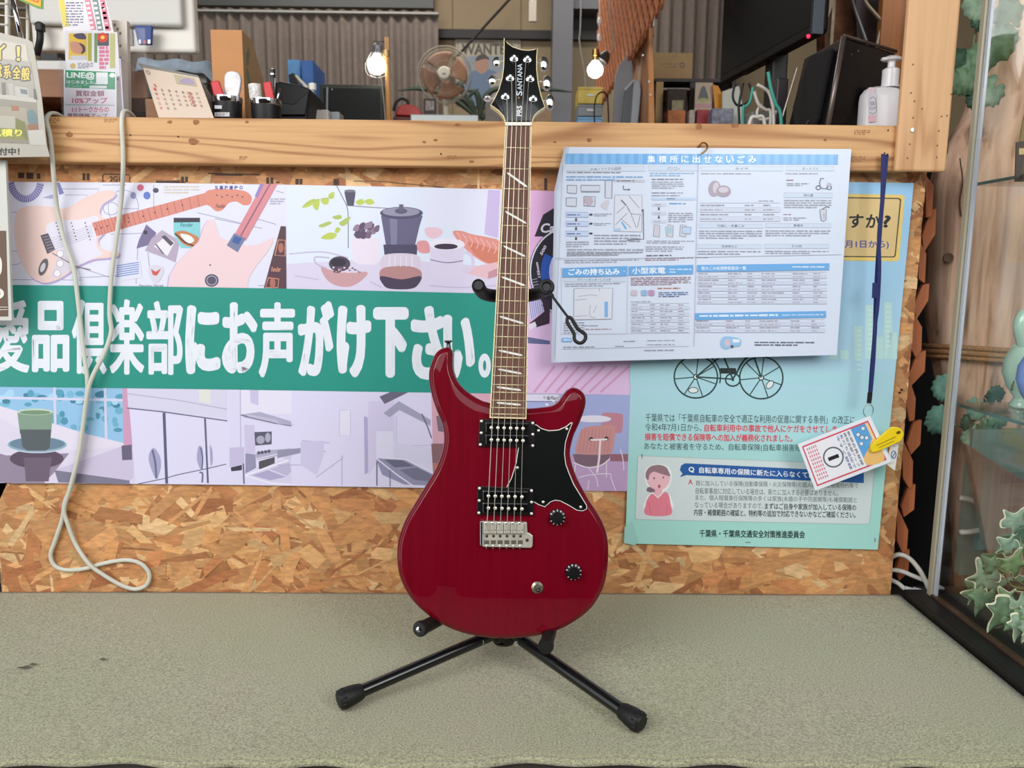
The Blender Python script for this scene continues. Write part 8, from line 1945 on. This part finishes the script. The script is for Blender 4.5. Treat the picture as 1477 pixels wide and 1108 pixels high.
def ivy_pot():
    rnd = random.Random(21); Y = -.13
    root = thing('variegated_ivy', 'trailing variegated ivy with cream edged leaves inside the showcase', 'ivy', (at(1440, 900, Y).x, Y, .0165))
    p0 = Vector((at(1462, 880, Y).x + .03, Y, .0165))
    MB().lathe([(.035, 0), (.045, .05), (.047, .05)], p0, (0, 0, 1), 18).build('pot', mat('ivy_pot_dark', (54, 50, 46), .6), root, smooth='auto')
    L_ = [(1392, 866, 34, 2.6), (1408, 826, 38, .4), (1418, 864, 26, 3.1), (1414, 888, 40, 2.3), (1438, 844, 30, -.5), (1450, 862, 28, .9), (1437, 802, 30, .2), (1432, 906, 26, 2.9), (1456, 900, 30, -2.6), (1470, 840, 30, .5), (1468, 880, 34, 3.4), (1462, 812, 34, -.2), (1472, 770, 38, .3), (1452, 786, 26, 1.0), (1445, 880, 26, 2.0), (1426, 838, 24, -1.2), (1474, 912, 26, 2.6), (1458, 930, 22, 2.9), (1402, 846, 22, 1.2), (1466, 750, 30, -.5), (1485, 800, 36, .6), (1488, 860, 36, -.4), (1490, 900, 34, 2.7), (1384, 858, 26, 1.5), (1424, 812, 24, 1.0), (1440, 922, 20, 3.3)]
    for i, (x, y, s, a) in enumerate(L_):
        Yl = -.085 - .09 * rnd.random()
        c = at(x, y, Yl)
        if c.z < .056: c = atz(x, y, .056); Yl = c.y
        x += max(0, GX + .028 - c.x) * 720
        m = (M_LEAF, M_LEAF2, mat('ivy_mid', (112, 148, 104), .45, noise=(60, .3)))[i % 3]
        leaf_obj('leaf', root, x, y, Yl, s * 1.12, a + rnd.uniform(-.3, .3), m, rnd.uniform(-.1, .4), True, M_MARG if i % 2 else None)
        if i % 2 == 0:
            e = at(x, y, Yl); MB().tube(cat_rom([p0 + Vector((0, 0, .05)), (p0 + e) / 2 + Vector((rnd.uniform(-.01, .01), 0, rnd.uniform(-.005, .03))), e + Vector((0, .002, 0))], 5), .0013, 5).build('stem', M_STEM, root, smooth=True)
ivy_pot()
def floor_cables():
    m = mat('white_cable')
    for nm, pts, lab in (('white_lead', [(1283, 806, .03), (1296, 800, .02), (1312, 806, .012), (1328, 825, .0), (1340, 850, -.004)], 'white lead arching out behind the strand board edge'), ('white_lead', [(1284, 822, .03), (1300, 824, .022), (1320, 832, .01), (1340, 840, .004), (1360, 850, .004)], 'white lead running flat towards the showcase'), ('white_lead', [(1284, 836, .03), (1296, 842, .02), (1306, 850, .012), (1316, 854, .010)], 'short white lead ending in the clear plug')):
        P_ = [at(x, y, Y) for x, y, Y in pts]
        for p in P_: p.z = max(p.z, .004); p.y = max(p.y, -.004)
        solo(MB().tube(cat_rom(P_, 6), .0048, 8), nm, m, lab, 'cable', smooth=True)
    pl = thing('clear_plug', 'translucent white plug connector lying at the carpet corner', 'plug', at(1325, 856, .008))
    a, b = at(1305, 849, .008), at(1343, 860, -.004)
    MB().tube([a, a.lerp(b, .3), a.lerp(b, .32), a.lerp(b, .6), a.lerp(b, .62), b], .008, 12, radii=[.006, .006, .009, .009, .0075, .0075]).build('connector', mat('frosted_plug', (206, 208, 214), .2, coat=.5), pl, smooth='auto')
    for nm, pts in (('white_hose', [(1384, 718), (1402, 722), (1420, 732), (1436, 738)]), ('white_hose', [(1384, 768), (1404, 767), (1424, 762), (1436, 760)])):
        solo(MB().tube(cat_rom([at(x, y, .07) for x, y in pts], 5), .006, 10), nm, m, 'upper white hose behind the showcase glass' if pts[0][1] < 740 else 'lower white hose behind the showcase glass', 'hose', smooth=True)
floor_cables()
